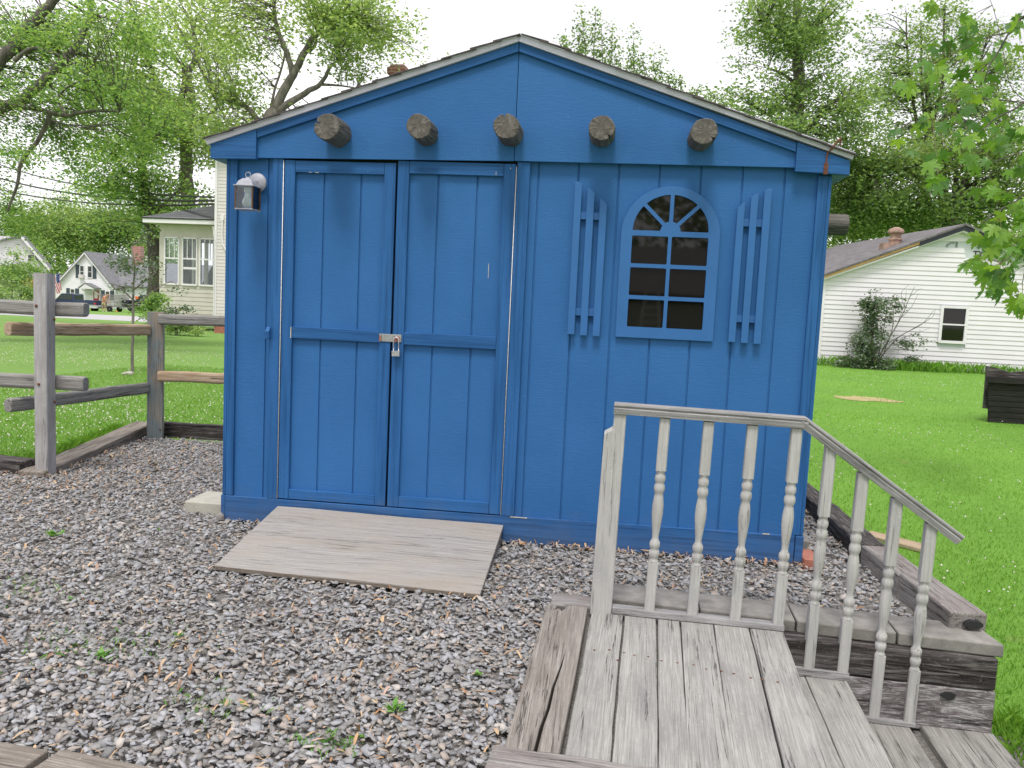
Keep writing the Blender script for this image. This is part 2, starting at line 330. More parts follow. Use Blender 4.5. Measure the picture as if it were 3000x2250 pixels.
# front wall sheets (either side of the doors), body of the shed
wl = groove_wall(0.004, 0.318, 0.02, 1.99, [0.228]); obj('wall', wl, M['blue_panel'], shed)
g_r = [1.661+0.2032*k for k in range(7)]
wr = groove_wall(1.548, 3.0965, 0.02, 1.99, g_r); obj('wall', wr, M['blue_panel'], shed)
body = MB(); body.box(0.004, 0.014, 0.012, 3.0, 0.02, 1.99); body.box(3.086, 3.0965, 0.012, 3.0, 0.02, 1.99)
body.prism([(0.0,0.02),(3.10,0.02),(3.10,2.04),(RIDX,zr(RIDX,2.545)),(0.0,2.04)], 2.988, 3.0, 'y')
obj('side_wall', body, M['blue_panel'], shed)
fl = MB(); fl.box(0.014, 3.086, 0.02, 2.98, 0.03, 0.12); obj('shed_floor', fl, M['timber_dark'], shed)
# gable sheet in two halves with the open seam between, horizontal emboss
gm = blue_paint('blue_gable_paint', panel=True)
for xs in ((0.0, 1.5340), (1.5375, 3.10)):
    g = MB(); a, b = xs; zb = (1.957, 1.979) if a == 0 else (1.980, 1.985)
    if a == 0: poly = [(a, zb[0]), (b, zb[1]), (b, zr(b, 2.560)), (a, zr(a, 2.560))]
    else: poly = [(a, zb[0]), (b, zb[1]), (b, zr(b, 2.560)), (a, zr(a, 2.560))]
    g.prism(poly, -0.034, -0.020, 'y'); g.box(a+.02, b-.02, -0.020, -0.004, 2.03, 2.08); obj('gable', g, gm, shed)
# rake boards, eave end boards, metal drip edge
def rake(x0, x1, lo0, lo1, hi0, hi1, y0, y1, name, mat, bevel=0.002):
    L = math.hypot(x1-x0, lo1-lo0); ang = math.atan2(lo1-lo0, x1-x0)
    mb = MB(); c, s = math.cos(ang), math.sin(ang)
    pts = [(x0, lo0), (x1, lo1), (x1, hi1), (x0, hi0)]
    loc = [((px-x0)*c+(pz-lo0)*s, -(px-x0)*s+(pz-lo0)*c) for px, pz in pts]
    mb.prism(loc, y0, y1, 'y')
    return obj(name, mb, mat, shed, loc=(x0, 0, lo0), rot=(0, -ang, 0), bevel=bevel)
rake(0.18, 1.5345, 2.059, 2.511, 2.104, 2.556, -0.052, -0.034, 'rake_board', M['blue_x'])
rake(1.5375, 2.913, 2.511, 2.056, 2.556, 2.101, -0.052, -0.034, 'rake_board', M['blue_x'])
tl = MB().prism([(-0.072,1.946),(0.178,1.950),(0.178,2.103),(-0.072,2.020)], -0.056, -0.018, 'y'); obj('eave_board', tl, M['blue_x'], shed, bevel=0.002)
tr = MB().prism([(2.916,1.962),(3.172,1.952),(3.168,2.020),(2.916,2.102)], -0.056, -0.018, 'y'); obj('eave_board', tr, M['blue_x'], shed, bevel=0.002)
for x0, z0, x1, z1 in ((-0.088, 2.014, 1.5356, 2.5565), (1.5362, 2.5565, 3.178, 2.024)):
    L = math.hypot(x1-x0, z1-z0); ang = math.atan2(z1-z0, x1-x0); mb = MB()
    prof = [(-0.058,0.0),(-0.066,0.001),(-0.067,0.006),(-0.061,0.009),(-0.061,0.026),(-0.070,0.029),(-0.070,0.034),(-0.018,0.034),(-0.018,0.0)]
    mb.prism(prof, 0, L, 'x'); obj('drip_edge', mb, M['drip'], shed, loc=(x0,0,z0), rot=(0,-ang,0))
# roof: overlapping shingle courses on a deck, each course a separate strip in one skin per slope
def shed_roof(sgn):
    mb = MB(); ex = -0.10 if sgn < 0 else 3.19; L = math.hypot(ex-RIDX, (ex-RIDX)*SL); n = 13; e = L/n
    rr = random.Random(3)
    for i in range(n):
        s0, s1 = i*e-0.004, min((i+1.25)*e, L-0.002)
        y = -0.078+rr.uniform(-0.005, 0.005)
        while y < 3.06:
            w_ = rr.uniform(0.16, 0.34); y1 = min(y+w_, 3.06); k = rr.uniform(-0.002, 0.0025); jag = rr.uniform(-0.02, 0.02)
            # local: x along slope from eave, z thickness
            a = s0+(jag if i else jag*.2); mb.add([(a,y,0.004+k),(s1,y,-0.001),(s1,y1-0.003,-0.001),(a,y1-0.003,0.004+k),(a,y,0.0105+k),(s1,y,0.003),(s1,y1-0.003,0.003),(a,y1-0.003,0.0105+k)],
                [(0,3,2,1),(4,5,6,7),(0,1,5,4),(1,2,6,5),(2,3,7,6),(3,0,4,7)]); y = y1
    mb.box(0.0, L, -0.02, 3.04, -0.018, -0.003)
    ez = zr(ex, 2.589)
    if sgn < 0: Mx = Matrix.Translation((ex,0,ez)) @ Matrix.Rotation(-math.atan(SL), 4, 'Y')
    else:
        Mx = Matrix.Translation((ex,0,ez)) @ Matrix.Rotation(math.atan(SL), 4, 'Y') @ Matrix.Scale(-1, 4, (1,0,0))
        mb.f = [f[::-1] for f in mb.f]
    mb.xf(Mx); return obj('roof', mb, M['shingle'], shed)
shed_roof(-1); shed_roof(1)
obj('drip_joint', MB().prism([(1.530,2.556),(1.542,2.556),(1.542,2.590),(1.536,2.594),(1.530,2.590)], -0.056, -0.03, 'y'), M['drip'], shed)
cap = MB()
for k in range(22):
    y = -0.045+k*0.142; cap.add([(RIDX-0.13,y,2.549),(RIDX,y,2.5925),(RIDX+0.13,y,2.549),(RIDX-0.13,y+.2,2.551),(RIDX,y+.2,2.590),(RIDX+0.13,y+.2,2.551),
             (RIDX-0.13,y,2.547),(RIDX,y,2.5905),(RIDX+0.13,y,2.547)], [(0,1,4,3),(1,2,5,4),(0,6,7,1),(1,7,8,2)])
obj('ridge_cap', cap, M['shingle'], shed)
obj('soffit', MB().prism([(-0.07,1.95),(0.0,1.95),(0.0,1.97),(-0.072,1.97),(-0.072,2.02),(-0.085,2.02),(-0.085,1.95)], -0.017, 3.04, 'y'), M['blue_trim'], shed)
obj('soffit', MB().prism([(3.10,1.955),(3.18,1.955),(3.18,2.02),(3.166,2.02),(3.166,1.975),(3.10,1.975)], -0.017, 3.04, 'y'), M['blue_trim'], shed)
# corner boards, base boards, door stops
def vboard(name, x0, x1, z0, z1, y0, y1, mat='blue_z', par=shed, bevel=0.002):
    mb = MB().box(0, x1-x0, 0, y1-y0, 0, z1-z0); return obj(name, mb, M[mat], par, loc=(x0, y0, z0), bevel=bevel)
vboard('corner_board', 0.0185, 0.060, 0.139, 1.953, -0.018, -0.0005)
vboard('corner_board', 0.0, 0.0175, 0.145, 1.948, -0.018, -0.0005); vboard('corner_board', -0.004, 0.0035, 0.145, 1.948, 0.0, 0.08)
vboard('corner_board', 3.037, 3.0845, 0.152, 1.953, -0.018, -0.0005)
vboard('corner_board', 3.0855, 3.102, 0.152, 1.95, -0.018, -0.0005); vboard('corner_board', 3.0965, 3.104, 0.152, 1.95, 0.0, 0.08)
bb = MB().prism([(0.018,-0.004),(3.062,-0.002),(3.062,0.150),(1.62,0.138),(0.018,0.137)], -0.022, -0.001, 'y'); obj('base_board', bb, M['blue_x'], shed, bevel=0.003)
vboard('base_board', -0.007, 0.0165, -0.02, 0.138, -0.019, -0.0005, 'blue_x'); vboard('base_board', -0.012, 0.0035, -0.02, 0.138, 0.0, 0.35, 'blue_x'); vboard('base_board', 3.066, 3.106, 0.0, 0.149, -0.021, -0.0005, 'blue_x'); vboard('base_board', 3.0965, 3.108, 0.0, 0.149, 0.0, 0.6, 'blue_x')
vboard('door_stop', 0.257, 0.313, 0.137, 1.965, -0.022, -0.0005)
vboard('door_stop', 1.553, 1.618, 0.140, 1.976, -0.022, -0.0005)
# ---- doors
doorway_shade = MB().box(0.3185, 1.5475, 0.035, 0.05, 0.125, 1.99); obj('doorway_shade', doorway_shade, M['black'], shed)  # black sheet standing in for the unlit depth behind the door gaps
def door(x0, x1, gs, stL, stR, top, mid, bot, mid_x0, mid_x1, tx0, tx1, bx0, bx1):
    d = bpy.data.objects.new('door', None); link(d, shed); d.location = (x0, 0, top[0])
    dz = top[0]
    def part(name, a, b, c, e, y0, y1, mat):
        mb = MB().box(0, b-a, 0, y1-y0, 0, e-c); return obj(name, mb, M[mat], d, loc=(a-x0, y0, c-dz), bevel=0.002)
    pnl = groove_wall(0.003, x1-x0-0.003, 0, top[1]-bot[0]-0.004, [g-x0 for g in gs], y=0.001); obj('door_panel', pnl, M['blue_panel'], d, loc=(0,0,bot[0]+0.002-dz))
    part('stile', x0, stL, bot[0], top[1], -0.019, 0.0005, 'blue_z'); part('stile', stR, x1, bot[0], top[1]-0.001, -0.019, 0.0005, 'blue_z')
    part('rail', tx0, tx1, top[0], top[1]-0.001, -0.0185, 0.0005, 'blue_x'); part('rail', mid_x0, mid_x1, mid[0], mid[1], -0.0185, 0.0005, 'blue_x'); part('rail', bx0, bx1, bot[0], bot[1], -0.0185, 0.0005, 'blue_x')
    return d
d1 = door(0.3205, 0.9195, [0.533, 0.733], 0.3785, 0.860, (1.894, 1.9555), (1.021, 1.083), (0.1435, 0.196), 0.3795, 0.859, 0.3795, 0.859, 0.3795, 0.859)
d2 = door(0.9305, 1.5445, [1.143, 1.348], 0.991, 1.4835, (1.904, 1.968), (1.018, 1.083), (0.1435, 0.203), 0.992, 1.4825, 0.992, 1.4825, 0.992, 1.4825)
for x in (0.3165, 1.5485):
    h = MB(); h.tube([(0,0,0),(0,0,1.81)], 0.0024, 6)
    obj('piano_hinge', h, M['hinge'], shed, loc=(x, -0.0225, 0.143), smooth=True)
# chips in the paint (bare wood showing)
class _CH:
    def box(s, *a): obj('paint_chip', MB().box(*a), M['bare'], shed)
ch = _CH()
ch.box(1.4225,1.4250,-0.0006,0.002,1.385,1.46); ch.box(0.3715,0.3755,-0.0205,-0.018,1.022,1.080); ch.box(0.452,0.470,-0.0195,-0.017,1.894,1.8955); ch.box(0.487,0.507,-0.0195,-0.017,1.8935,1.8955)
ch.box(1.443,1.445,-0.0195,-0.017,1.909,1.926); ch.box(1.516,1.519,-0.0205,-0.018,1.940,1.948); ch.box(2.90,2.935,-0.0235,-0.02,0.1465,0.151); ch.box(1.60,1.69,-0.0235,-0.02,0.1355,0.139)
# hasp with its rusty knuckle, padlock hanging from the staple
hs = MB().box(0.862,0.980,-0.0245,-0.0215,1.029,1.069); hs.tube([(0.8655,-0.026,1.028),(0.8655,-0.026,1.070)], 0.005, 8); hsp = obj('hasp', hs, M['zinc'], shed, bevel=0.001)
st = MB().tube([(0.958,-0.024,1.040),(0.958,-0.036,1.041),(0.958,-0.040,1.048),(0.958,-0.036,1.056),(0.958,-0.024,1.057)], 0.003, 8)
obj('staple', st, M['zinc_rust'], hsp); obj('rust_patch', MB().box(0.940,0.973,-0.0262,-0.0246,1.030,1.058), M['zinc_rust'], hsp); obj('rust_patch', MB().box(0.8625,0.8715,-0.0325,-0.0246,1.030,1.060), M['zinc_rust'], hsp)
pl = thing('padlock', 'small steel padlock with long shackle hanging from the hasp on the blue doors', 'padlock', (0.959, -0.042, 0.956))
pb = MB()
for k in range(9): pb.box(-0.0205, 0.0205, -0.011, 0.011, k*0.0032, k*0.0032+0.0027)
pb.box(-0.0195,0.0195,-0.010,0.010,0.001,0.0275); obj('lock_body', pb, M['chrome'], pl, bevel=0.0006)
sh = [(-0.0135,0,0.022),(-0.0135,0,0.085)]+[(-0.0135*math.cos(q*math.pi/8),0,0.085+0.0135*math.sin(q*math.pi/8)) for q in range(1,8)]+[(0.0135,0,0.085),(0.0135,0,0.022)]
obj('shackle', MB().tube(sh, 0.0035, 10), M['chrome'], pl, smooth=True)
pl.rotation_euler = (0, R(-1.5), 0)
# little weathered bracket block beside the door
bk = MB().prism([(-0.018,1.010),(-0.050,1.010),(-0.052,1.052),(-0.032,1.074),(-0.018,1.076)], 0.243, 0.264, 'x')
for k, z in enumerate((1.012, 1.022, 1.033, 1.044)): bk.box(0.2425,0.2645,-0.0535,-0.03,z,z+0.007)
obj('slatted_block', bk, M['blue_x'], shed, bevel=0.001)
# ---- arched window
def arc(cx, cz, rx, rz, a0, a1, n): return [(cx+rx*math.cos(R(a0+(a1-a0)*i/n)), cz+rz*math.sin(R(a0+(a1-a0)*i/n))) for i in range(n+1)]
def rrect(x0, x1, z0, z1, r=0.006):
    p = []
    for cx, cz, a in ((x1-r,z0+r,-90),(x1-r,z1-r,0),(x0+r,z1-r,90),(x0+r,z0+r,180)): p += arc(cx,cz,r,r,a,a+90,4)
    return p
def holed_plate(name, loops, y, t, mat, parent):
    cu = bpy.data.curves.new(name, 'CURVE'); cu.dimensions = '2D'; cu.fill_mode = 'BOTH'; cu.extrude = t/2
    for lp in loops:
        sp = cu.splines.new('POLY'); sp.points.add(len(lp)-1); sp.use_cyclic_u = True
        for q, (x, z) in zip(sp.points, lp): q.co = (x, z, 0, 1)
    o = bpy.data.objects.new(name, cu); S.collection.objects.link(o); dg = bpy.context.evaluated_depsgraph_get()
    me = bpy.data.meshes.new_from_object(o.evaluated_get(dg)); bpy.data.objects.remove(o)
    me.materials.clear(); me.materials.append(mat); n = bpy.data.objects.new(name, me); link(n, parent)
    n.rotation_euler = (R(90), 0, 0); n.location = (0, y, 0); return n
wx, wz = 2.340, 1.637
outer = [(2.096,1.116),(2.585,1.116)]+arc(wx, wz, 0.2445, 0.243, 0, 180, 40)
loops = [outer]
for z0, z1 in ((1.171,1.311),(1.331,1.471),(1.491,1.630)):
    loops += [rrect(2.151,2.331,z0,z1), rrect(2.349,2.529,z0,z1)]
ac = (2.340, 1.657)
for a0, a1 in ((0,45),(45,90),(90,135),(135,180)):
    rad, hub, hw = 0.188, 0.050, 0.0095
    def off(a, rr, side):   # point on radius rr, offset perpendicular by hw
        b = math.asin(hw/rr); an = R(a)+side*b; return (ac[0]+rr*math.cos(an), ac[1]+rr*math.sin(an)*0.96)
    if a0 == 0: p = [(ac[0]+hub,ac[1]), (ac[0]+rad,ac[1])]
    else: p = [off(a0,hub,1), off(a0,rad,1)]
    s0 = math.degrees(math.asin(hw/rad)) if a0 else 0; s1 = math.degrees(math.asin(hw/rad)) if a1 != 180 else 0
    p += [(ac[0]+rad*math.cos(R(q)), ac[1]+rad*0.96*math.sin(R(q))) for q in np.linspace(a0+s0, a1-s1, 10)[1:]]
    t0 = math.degrees(math.asin(hw/hub)) if a0 else 0; t1 = math.degrees(math.asin(hw/hub)) if a1 != 180 else 0
    p += [(ac[0]+hub*math.cos(R(q)), ac[1]+hub*0.96*math.sin(R(q))) for q in np.linspace(a1-t1, a0+t0, 5)]
    loops.append(p[:-1])
win = bpy.data.objects.new('window', None); link(win, shed)
holed_plate('window_frame', loops, -0.0125, 0.011, M['blue_trim'], win)
gp = MB().prism([(2.125,1.145),(2.555,1.145)]+arc(wx, wz+0.01, 0.213, 0.207, 0, 180, 32), -0.0065, -0.0015, 'y')
obj('pane', gp, M['glass'], win)
# ---- decorative slatted shutters
def shutter(slats, bars):
    s = bpy.data.objects.new('shutter', None); link(s, shed)
    for x0, x1, zb, zl, zh in slats:
        mb = MB().prism([(0,0),(x1-x0,0),(x1-x0,zh-zb),((x1-x0)*.5,(zl+zh)/2-zb+0.004),(0,zl-zb)], 0, 0.015, 'y'); obj('slat', mb, M['blue_trim'], s, loc=(x0,-0.033,zb), bevel=0.0015)
    for x0, x1, z0, z1 in bars: obj('crossbar', MB().box(0,x1-x0,0,0.0165,0,z1-z0), M['blue_trim'], s, loc=(x0,-0.0178,z0), bevel=0.001)
shutter([(1.851,1.886,1.117,1.884,1.877),(1.915,1.951,1.114,1.855,1.832),(1.980,2.016,1.113,1.806,1.777)], [(1.856,2.010,1.701,1.736),(1.858,2.010,1.214,1.251)])
shutter([(2.659,2.693,1.118,1.779,1.812),(2.721,2.755,1.116,1.833,1.853),(2.783,2.818,1.115,1.867,1.880)], [(2.664,2.812,1.694,1.729),(2.666,2.812,1.219,1.254)])
# ---- log ends
def log_end_mat():
    m, nt, b = new_mat('log_end_grain'); t = nt.nodes.new('ShaderNodeTexCoord'); wv = nd(nt, 'TexWave', Scale=60.0, Distortion=1.2, Detail=3.0); wv.inputs['Detail Scale'].default_value = 2.0
    wv.wave_type = 'RINGS'; wv.rings_direction = 'X'; nt.links.new(t.outputs['Object'], wv.inputs['Vector'])
    n = noise(nt, coords(nt, (28,)*3), 1, 6, 0.7); n2 = noise(nt, coords(nt, (110,)*3), 1, 3)
    c = ramp(nt, n, [(0.3, (0.05,0.043,0.038)), (0.55, (0.14,0.125,0.11)), (0.75, (0.34,0.32,0.30))])
    c = mixc(nt, 0.3, c, ramp(nt, wv.outputs['Fac'], [(0.2, (0.07,0.06,0.053)), (0.8, (0.22,0.20,0.18))])); nt.links.new(c, b.inputs['Base Color'])
    b.inputs['Roughness'].default_value = 0.95; n1 = bump(nt, b, wv.outputs['Fac'], 0.4, 0.002); bump(nt, b, n, 0.6, 0.004, n1); return m
M['log_end'] = log_end_mat()
def log_mesh(L, r, rr, crack_a=None, flare=1.0):
    """log along +X, end at x=0 facing -X... the open (weathered) end is x=0"""
    n = 40; mb = MB(); ph = [rr.uniform(0, 6.28) for _ in range(4)]
    def rad(a, x):
        q = r*(1+0.035*math.sin(2*a+ph[0])+0.02*math.sin(5*a+ph[1])+0.012*math.sin(11*a+ph[2]+x*30))
        if crack_a is not None:
            d = (a-crack_a+math.pi) % (2*math.pi)-math.pi; q -= r*0.42*max(0, 1-abs(d)/0.085)*max(0.0, 1-x/(L*0.9))
        return q
    rings = [(0.0,0.93),(0.006,0.985),(0.02,1.0)]+[(L*k/5,1.0+0.015*rr.uniform(-1,1)) for k in range(1,6)]
    vs = []; angs = [2*math.pi*j/n for j in range(n)]
    if crack_a is not None: angs = sorted(angs+[crack_a % (2*math.pi), (crack_a+0.05) % (2*math.pi), (crack_a-0.05) % (2*math.pi)])
    n = len(angs)
    for x, s in rings:
        for a in angs: q = rad(a, x)*s; vs.append((x+(rr.uniform(-.002,.002) if x == 0 else 0), q*math.cos(a), q*math.sin(a)))
    fs = [(i*n+j, (i+1)*n+j, (i+1)*n+(j+1)%n, i*n+(j+1)%n) for i in range(len(rings)-1) for j in range(n)]
    mb.add(vs, fs, 0)
    # end face: rings inward with slight roughness
    ev = []; lv = [0.0, 0.35, 0.7, 0.93]
    for k in (0.7, 0.4):
        for a in angs: q = rad(a, 0)*0.93*k; ev.append((rr.uniform(-.001,.001), q*math.cos(a), q*math.sin(a)))
    ev0 = vs[:n]; allv = list(ev0)+ev+[(0.001,0,0)]; o = 0; f2 = []
    for k in range(2):
        for j in range(n): f2.append((k*n+(j+1)%n, (k+1)*n+(j+1)%n, (k+1)*n+j, k*n+j)[::-1])
    for j in range(n): f2.append((2*n+j, 2*n+(j+1)%n, 3*n)[::-1])
    mb.add(allv, f2, 1); mb.add(vs[-n:], [tuple(range(n))], 1); return mb
rr = random.Random(11)
for x, z, r, L, ca, dx, lab in ((0.628,2.093,0.066,0.225,0.4,-0.012,'log end farthest left, split across its face'), (1.082,2.107,0.062,0.215,None,-0.004,'log end with starry cracks'),
        (1.514,2.115,0.063,0.225,1.35,-0.002,'dark log end above the door hinge, notched at its top'), (1.972,2.122,0.062,0.20,3.9,0.0,'log end with diagonal split, right of the seam'), (2.452,2.116,0.063,0.205,3.8,0.004,'log end farthest right with chipped top')):
    o = obj('log_end', log_mesh(L, r, rr, ca), [M['log_side'], M['log_end']], shed); o['label'] = lab
    o.matrix_local = Matrix.Translation((x+dx, -L, z-0.004)) @ Matrix.Rotation(R(90), 4, 'Z')
    for p in o.data.polygons: p.use_smooth = p.material_index == 0
o = obj('log_end', log_mesh(0.30, 0.060, rr, None), [M['log_side'], M['log_end']], shed); o['label'] = 'log end jutting from the right side wall'
o.matrix_local = Matrix.Translation((3.405, 0.80, 1.805)) @ Matrix.Rotation(R(180), 4, 'Z')
# rusty hook bracket at the right eave
hk = MB().box(3.048,3.068,-0.0605,-0.056,1.952,2.004); hk.tube([(3.058,-0.059,2.0),(3.058,-0.060,2.046),(3.078,-0.078,2.078),(3.100,-0.082,2.108),(3.114,-0.068,2.122)], 0.0045, 7); hk.tube([(3.114,-0.068,2.124),(3.113,-0.072,2.085)], [0.005,0.003], 6)
obj('hook_bracket', hk, M['rust'], shed)
# ---- wall lantern
lan = thing('wall_lantern', 'white metal and brass wall lantern with a bare bulb, left of the doors', 'lantern', (0.170, -0.020, 1.680))
M['lan_white'] = plain('chalky_white_metal', (0.36,0.36,0.41), 0.55, 0.1, 0.18, 50); M['lan_brass'] = plain('brown_brass', (0.13,0.065,0.035), 0.5, 0.3, 0.3, 60)
bp = MB().lathe([(0.048,0),(0.050,0.006),(0.046,0.012),(0.030,0.019),(0.012,0.022)], n=32); o = obj('backplate', bp, M['lan_white'], lan, loc=(0.006,0.0,0.152), rot=(R(90),0,0), smooth=True)
obj('arm', MB().tube([(0.006,-0.015,0.150),(0.004,-0.040,0.152),(0.000,-0.075,0.140),(0.0,-0.095,0.135)], [0.012,0.009,0.010,0.008], 12), M['lan_white'], lan, smooth=True)
hd = MB(); cy = -0.108; h = 0.055
def frus(mb, w0, z0, w1, z1): mb.add([(-w0,cy-w0,z0),(w0,cy-w0,z0),(w0,cy+w0,z0),(-w0,cy+w0,z0),(-w1,cy-w1,z1),(w1,cy-w1,z1),(w1,cy+w1,z1),(-w1,cy+w1,z1)], [(0,3,2,1),(4,5,6,7),(0,1,5,4),(1,2,6,5),(2,3,7,6),(3,0,4,7)])
frus(hd, h, 0.114, h, 0.119); frus(hd, 0.045, 0.119, 0.036, 0.141); frus(hd, 0.036, 0.141, 0.019, 0.156); frus(hd, 0.012, 0.156, 0.008, 0.162)
obj('lamp_cap', hd, M['lan_white'], lan, bevel=0.0008)
rg = MB().tube([(0.0135*math.cos(q*math.pi/10), cy, 0.176+0.0135*math.sin(q*math.pi/10)) for q in range(21)], 0.0022, 8, cap=False); obj('ring', rg, M['lan_white'], lan, smooth=True)
ft = MB(); frus(ft, 0.049, -0.004, 0.049, 0.001)
for a in (-0.043, 0.043):
    for b_ in (-0.043, 0.043): ft.tube([(a,cy+b_,-0.004),(a,cy+b_,-0.010)], 0.003, 6)
obj('lamp_base', ft, M['lan_white'], lan, bevel=0.0008)
for a, b_ in ((-1,-1),(1,-1),(1,1),(-1,1)):
    obj('corner_strip', MB().box(a*0.0455-0.0035,a*0.0455+0.0035,cy+b_*0.0455-0.0035,cy+b_*0.0455+0.0035,0.001,0.114), M['lan_brass'], lan)
for nx, ny in ((0,-1),(1,0),(0,1),(-1,0)):
    if nx == 0: q = MB().box(-0.0415,0.0415,cy+ny*0.0455-0.001,cy+ny*0.0455+0.001,0.0015,0.1135)
    else: q = MB().box(nx*0.0455-0.001,nx*0.0455+0.001,cy-0.0415,cy+0.0415,0.0015,0.1135)
    obj('glass_pane', q, M['glass_clear'], lan)
M['bulb'] = plain('white_bulb', (0.75,0.75,0.73), 0.3, 0, 0.02)
obj('bulb', MB().lathe([(0.004,0.008),(0.018,0.012),(0.026,0.024),(0.028,0.036),(0.024,0.050),(0.015,0.066),(0.0135,0.080),(0.0135,0.092)], (0,cy), 20), M['bulb'], lan, smooth=True)
obj('socket', MB().lathe([(0.017,0.086),(0.019,0.088),(0.019,0.113),(0.0175,0.1135)], (0,cy), 20), M['bulb'], lan, smooth=True)
# ================================================================ ground
def interp(x, pts): return np.interp(x, [p[0] for p in pts], [p[1] for p in pts])
def hgt(x, y):
    x = np.asarray(x, float); y = np.asarray(y, float)
    L = interp(y, [(-60,0.0),(6,-0.01),(20,-0.2),(27,-0.27),(46,-1.0),(58,-1.1),(76,-1.3),(900,-1.3)])
    Rr = interp(y, [(-60,-.38),(-1,-.355),(3,-.29),(9,-.165),(19.7,0.0),(60,-.1),(900,-1.0)])
    wgt = np.clip((x+0.5)/(4.0+np.maximum(y-4, 0)*0.25), 0, 1); wgt = wgt*wgt*(3-2*wgt)
    z = L*(1-wgt)+Rr*wgt
    z = np.where((y < 3) & (x > 3.3), Rr, z)
    pad = (x < 3.49) & (y < 2.28) & (x > -30) & ~((x > 2.595) & (y < -0.80))
    z = np.where(pad, -0.02, z)
    z = np.where((x > 2.595) & (y < -0.80) & (x < 3.8), -0.352, z)
    return z
def grid(xs, ys):
    X, Y = np.meshgrid(xs, ys, indexing='ij'); Z = hgt(X, Y); v = np.stack([X, Y, Z], -1).reshape(-1, 3)
    i, j = np.meshgrid(np.arange(len(xs)-1), np.arange(len(ys)-1), indexing='ij'); a = i*len(ys)+j
    f = np.stack([a, a+len(ys), a+len(ys)+1, a+1], -1).reshape(-1, 4); return v, f
def ground_mat():
    m, nt, b = new_mat('lawn_grass'); v = coords(nt, (1,1,1), False)
    n1 = noise(nt, v, 0.55, 5, 0.6); n2 = noise(nt, v, 9, 6, 0.7); n3 = noise(nt, v, 90, 3, 0.6)
    c = ramp(nt, n2, [(0.3, (0.100,0.232,0.029)), (0.55, (0.151,0.324,0.037)), (0.75, (0.217,0.399,0.061))])
    c = mixc(nt, 0.5, c, ramp(nt, n1, [(0.35, (0.109,0.250,0.033)), (0.65, (0.184,0.380,0.045))]))
    c = mixc(nt, 0.35, c, ramp(nt, n3, [(0.35, (0.084,0.185,0.025)), (0.65, (0.217,0.399,0.070))]))
    n4 = noise(nt, v, 1.3, 3, 0.5)
    c = mixc(nt, ramp(nt, n4, [(0.71, (0,0,0)), (0.78, (0.55,)*3)]), c, (0.30,0.26,0.12))
    sx = nt.nodes.new('ShaderNodeSeparateXYZ'); nt.links.new(v, sx.inputs[0]); mr = nd(nt, 'MapRange'); nt.links.new(sx.outputs['X'], mr.inputs['Value']); mr.inputs['From Min'].default_value = 3.0; mr.inputs['From Max'].default_value = -2.0; mr.inputs['To Max'].default_value = 0.45
    c = mixc(nt, mr.outputs[0], c, (0.20, 0.30, 0.10))
    nt.links.new(c, b.inputs['Base Color']); b.inputs['Roughness'].default_value = 0.9; b.inputs['Specular IOR Level'].default_value = 0.2
    bump(nt, b, n3, 0.6, 0.03); return m
M['lawn'] = ground_mat()
xs = np.unique(np.concatenate([-np.geomspace(6, 900, 26)[::-1], np.linspace(-5.5, 2.5, 22), [2.59,2.60,2.8,3.0,3.25,3.485,3.495,3.6,3.8,4,4.5,5], np.geomspace(6, 900, 28)]))
ys = np.unique(np.concatenate([-np.geomspace(4, 400, 14)[::-1], np.linspace(-3, -1, 6), [-0.805,-0.795], np.linspace(-0.5, 2, 8), [2.275,2.285], np.linspace(2.6, 10, 14), np.geomspace(11, 1200, 46)]))
v, f = grid(xs, ys); g = npmesh('ground', v, f, M['lawn'], smooth=False); tag(g, kind='structure')
# gravel bed sheet on the pad
def soil():
    m, nt, b = new_mat('gravel_bed_soil'); v = coords(nt, (1,1,1), False); n = noise(nt, v, 60, 5, 0.7)
    nt.links.new(ramp(nt, n, [(0.35, (0.14,0.13,0.12)), (0.65, (0.30,0.28,0.255))]), b.inputs['Base Color']); b.inputs['Roughness'].default_value = 0.95; bump(nt, b, n, 1, 0.02); return m
M['soil'] = soil()
gb = MB()
for x0, x1, y0, y1 in ((-6.0,2.58,-6,-0.80),(2.58,3.47,-0.79,0.0),(-1.95,2.58,-0.80,0.0),(-1.95,0.0,0.0,2.26),(3.10,3.47,0.0,2.26),(-6.0,-1.95,-0.80,0.72)): gb.add([(x0,y0,-0.016),(x1,y0,-0.016),(x1,y1,-0.016),(x0,y1,-0.016)], [(0,1,2,3)])
tag(obj('gravel_bed', gb, M['soil']), kind='structure')
def road_mat():
    m, nt, b = new_mat('asphalt_pale'); n = noise(nt, coords(nt, (1,1,1), False), 8, 6, 0.7)
    nt.links.new(ramp(nt, n, [(0.3, (0.36,0.35,0.36)), (0.7, (0.46,0.45,0.46))]), b.inputs['Base Color']); b.inputs['Roughness'].default_value = 0.9; return m
M['road'] = road_mat()
# street across the left background (turned a little so its far side drops back to the right)
rx = np.linspace(-90, 4, 60); 
def street_y(x): return 47.0+(x+22)*0.10
ru = []
for x in rx:
    for k in range(5): yy = street_y(x)+k*3.0; ru.append((x, yy, float(hgt(x, yy))+0.03))
rf = [(i*5+k, (i+1)*5+k, (i+1)*5+k+1, i*5+k+1) for i in range(len(rx)-1) for k in range(4)]
tag(obj('road', MB().add(ru, rf), M['road']), kind='structure')
dv = MB(); 
for (u0, u1) in ((0,1),):
    pts = [(-36,63),(-14,65),(-14,86),(-36,86)]; dv.add([(x, y, float(hgt(x, y))+0.035) for x, y in pts], [(0,1,2,3)])
M['drive'] = plain('driveway_gravel', (0.30,0.28,0.26), 0.95, 0, 0.3, 3)
tag(obj('driveway', dv, M['drive']), kind='structure')
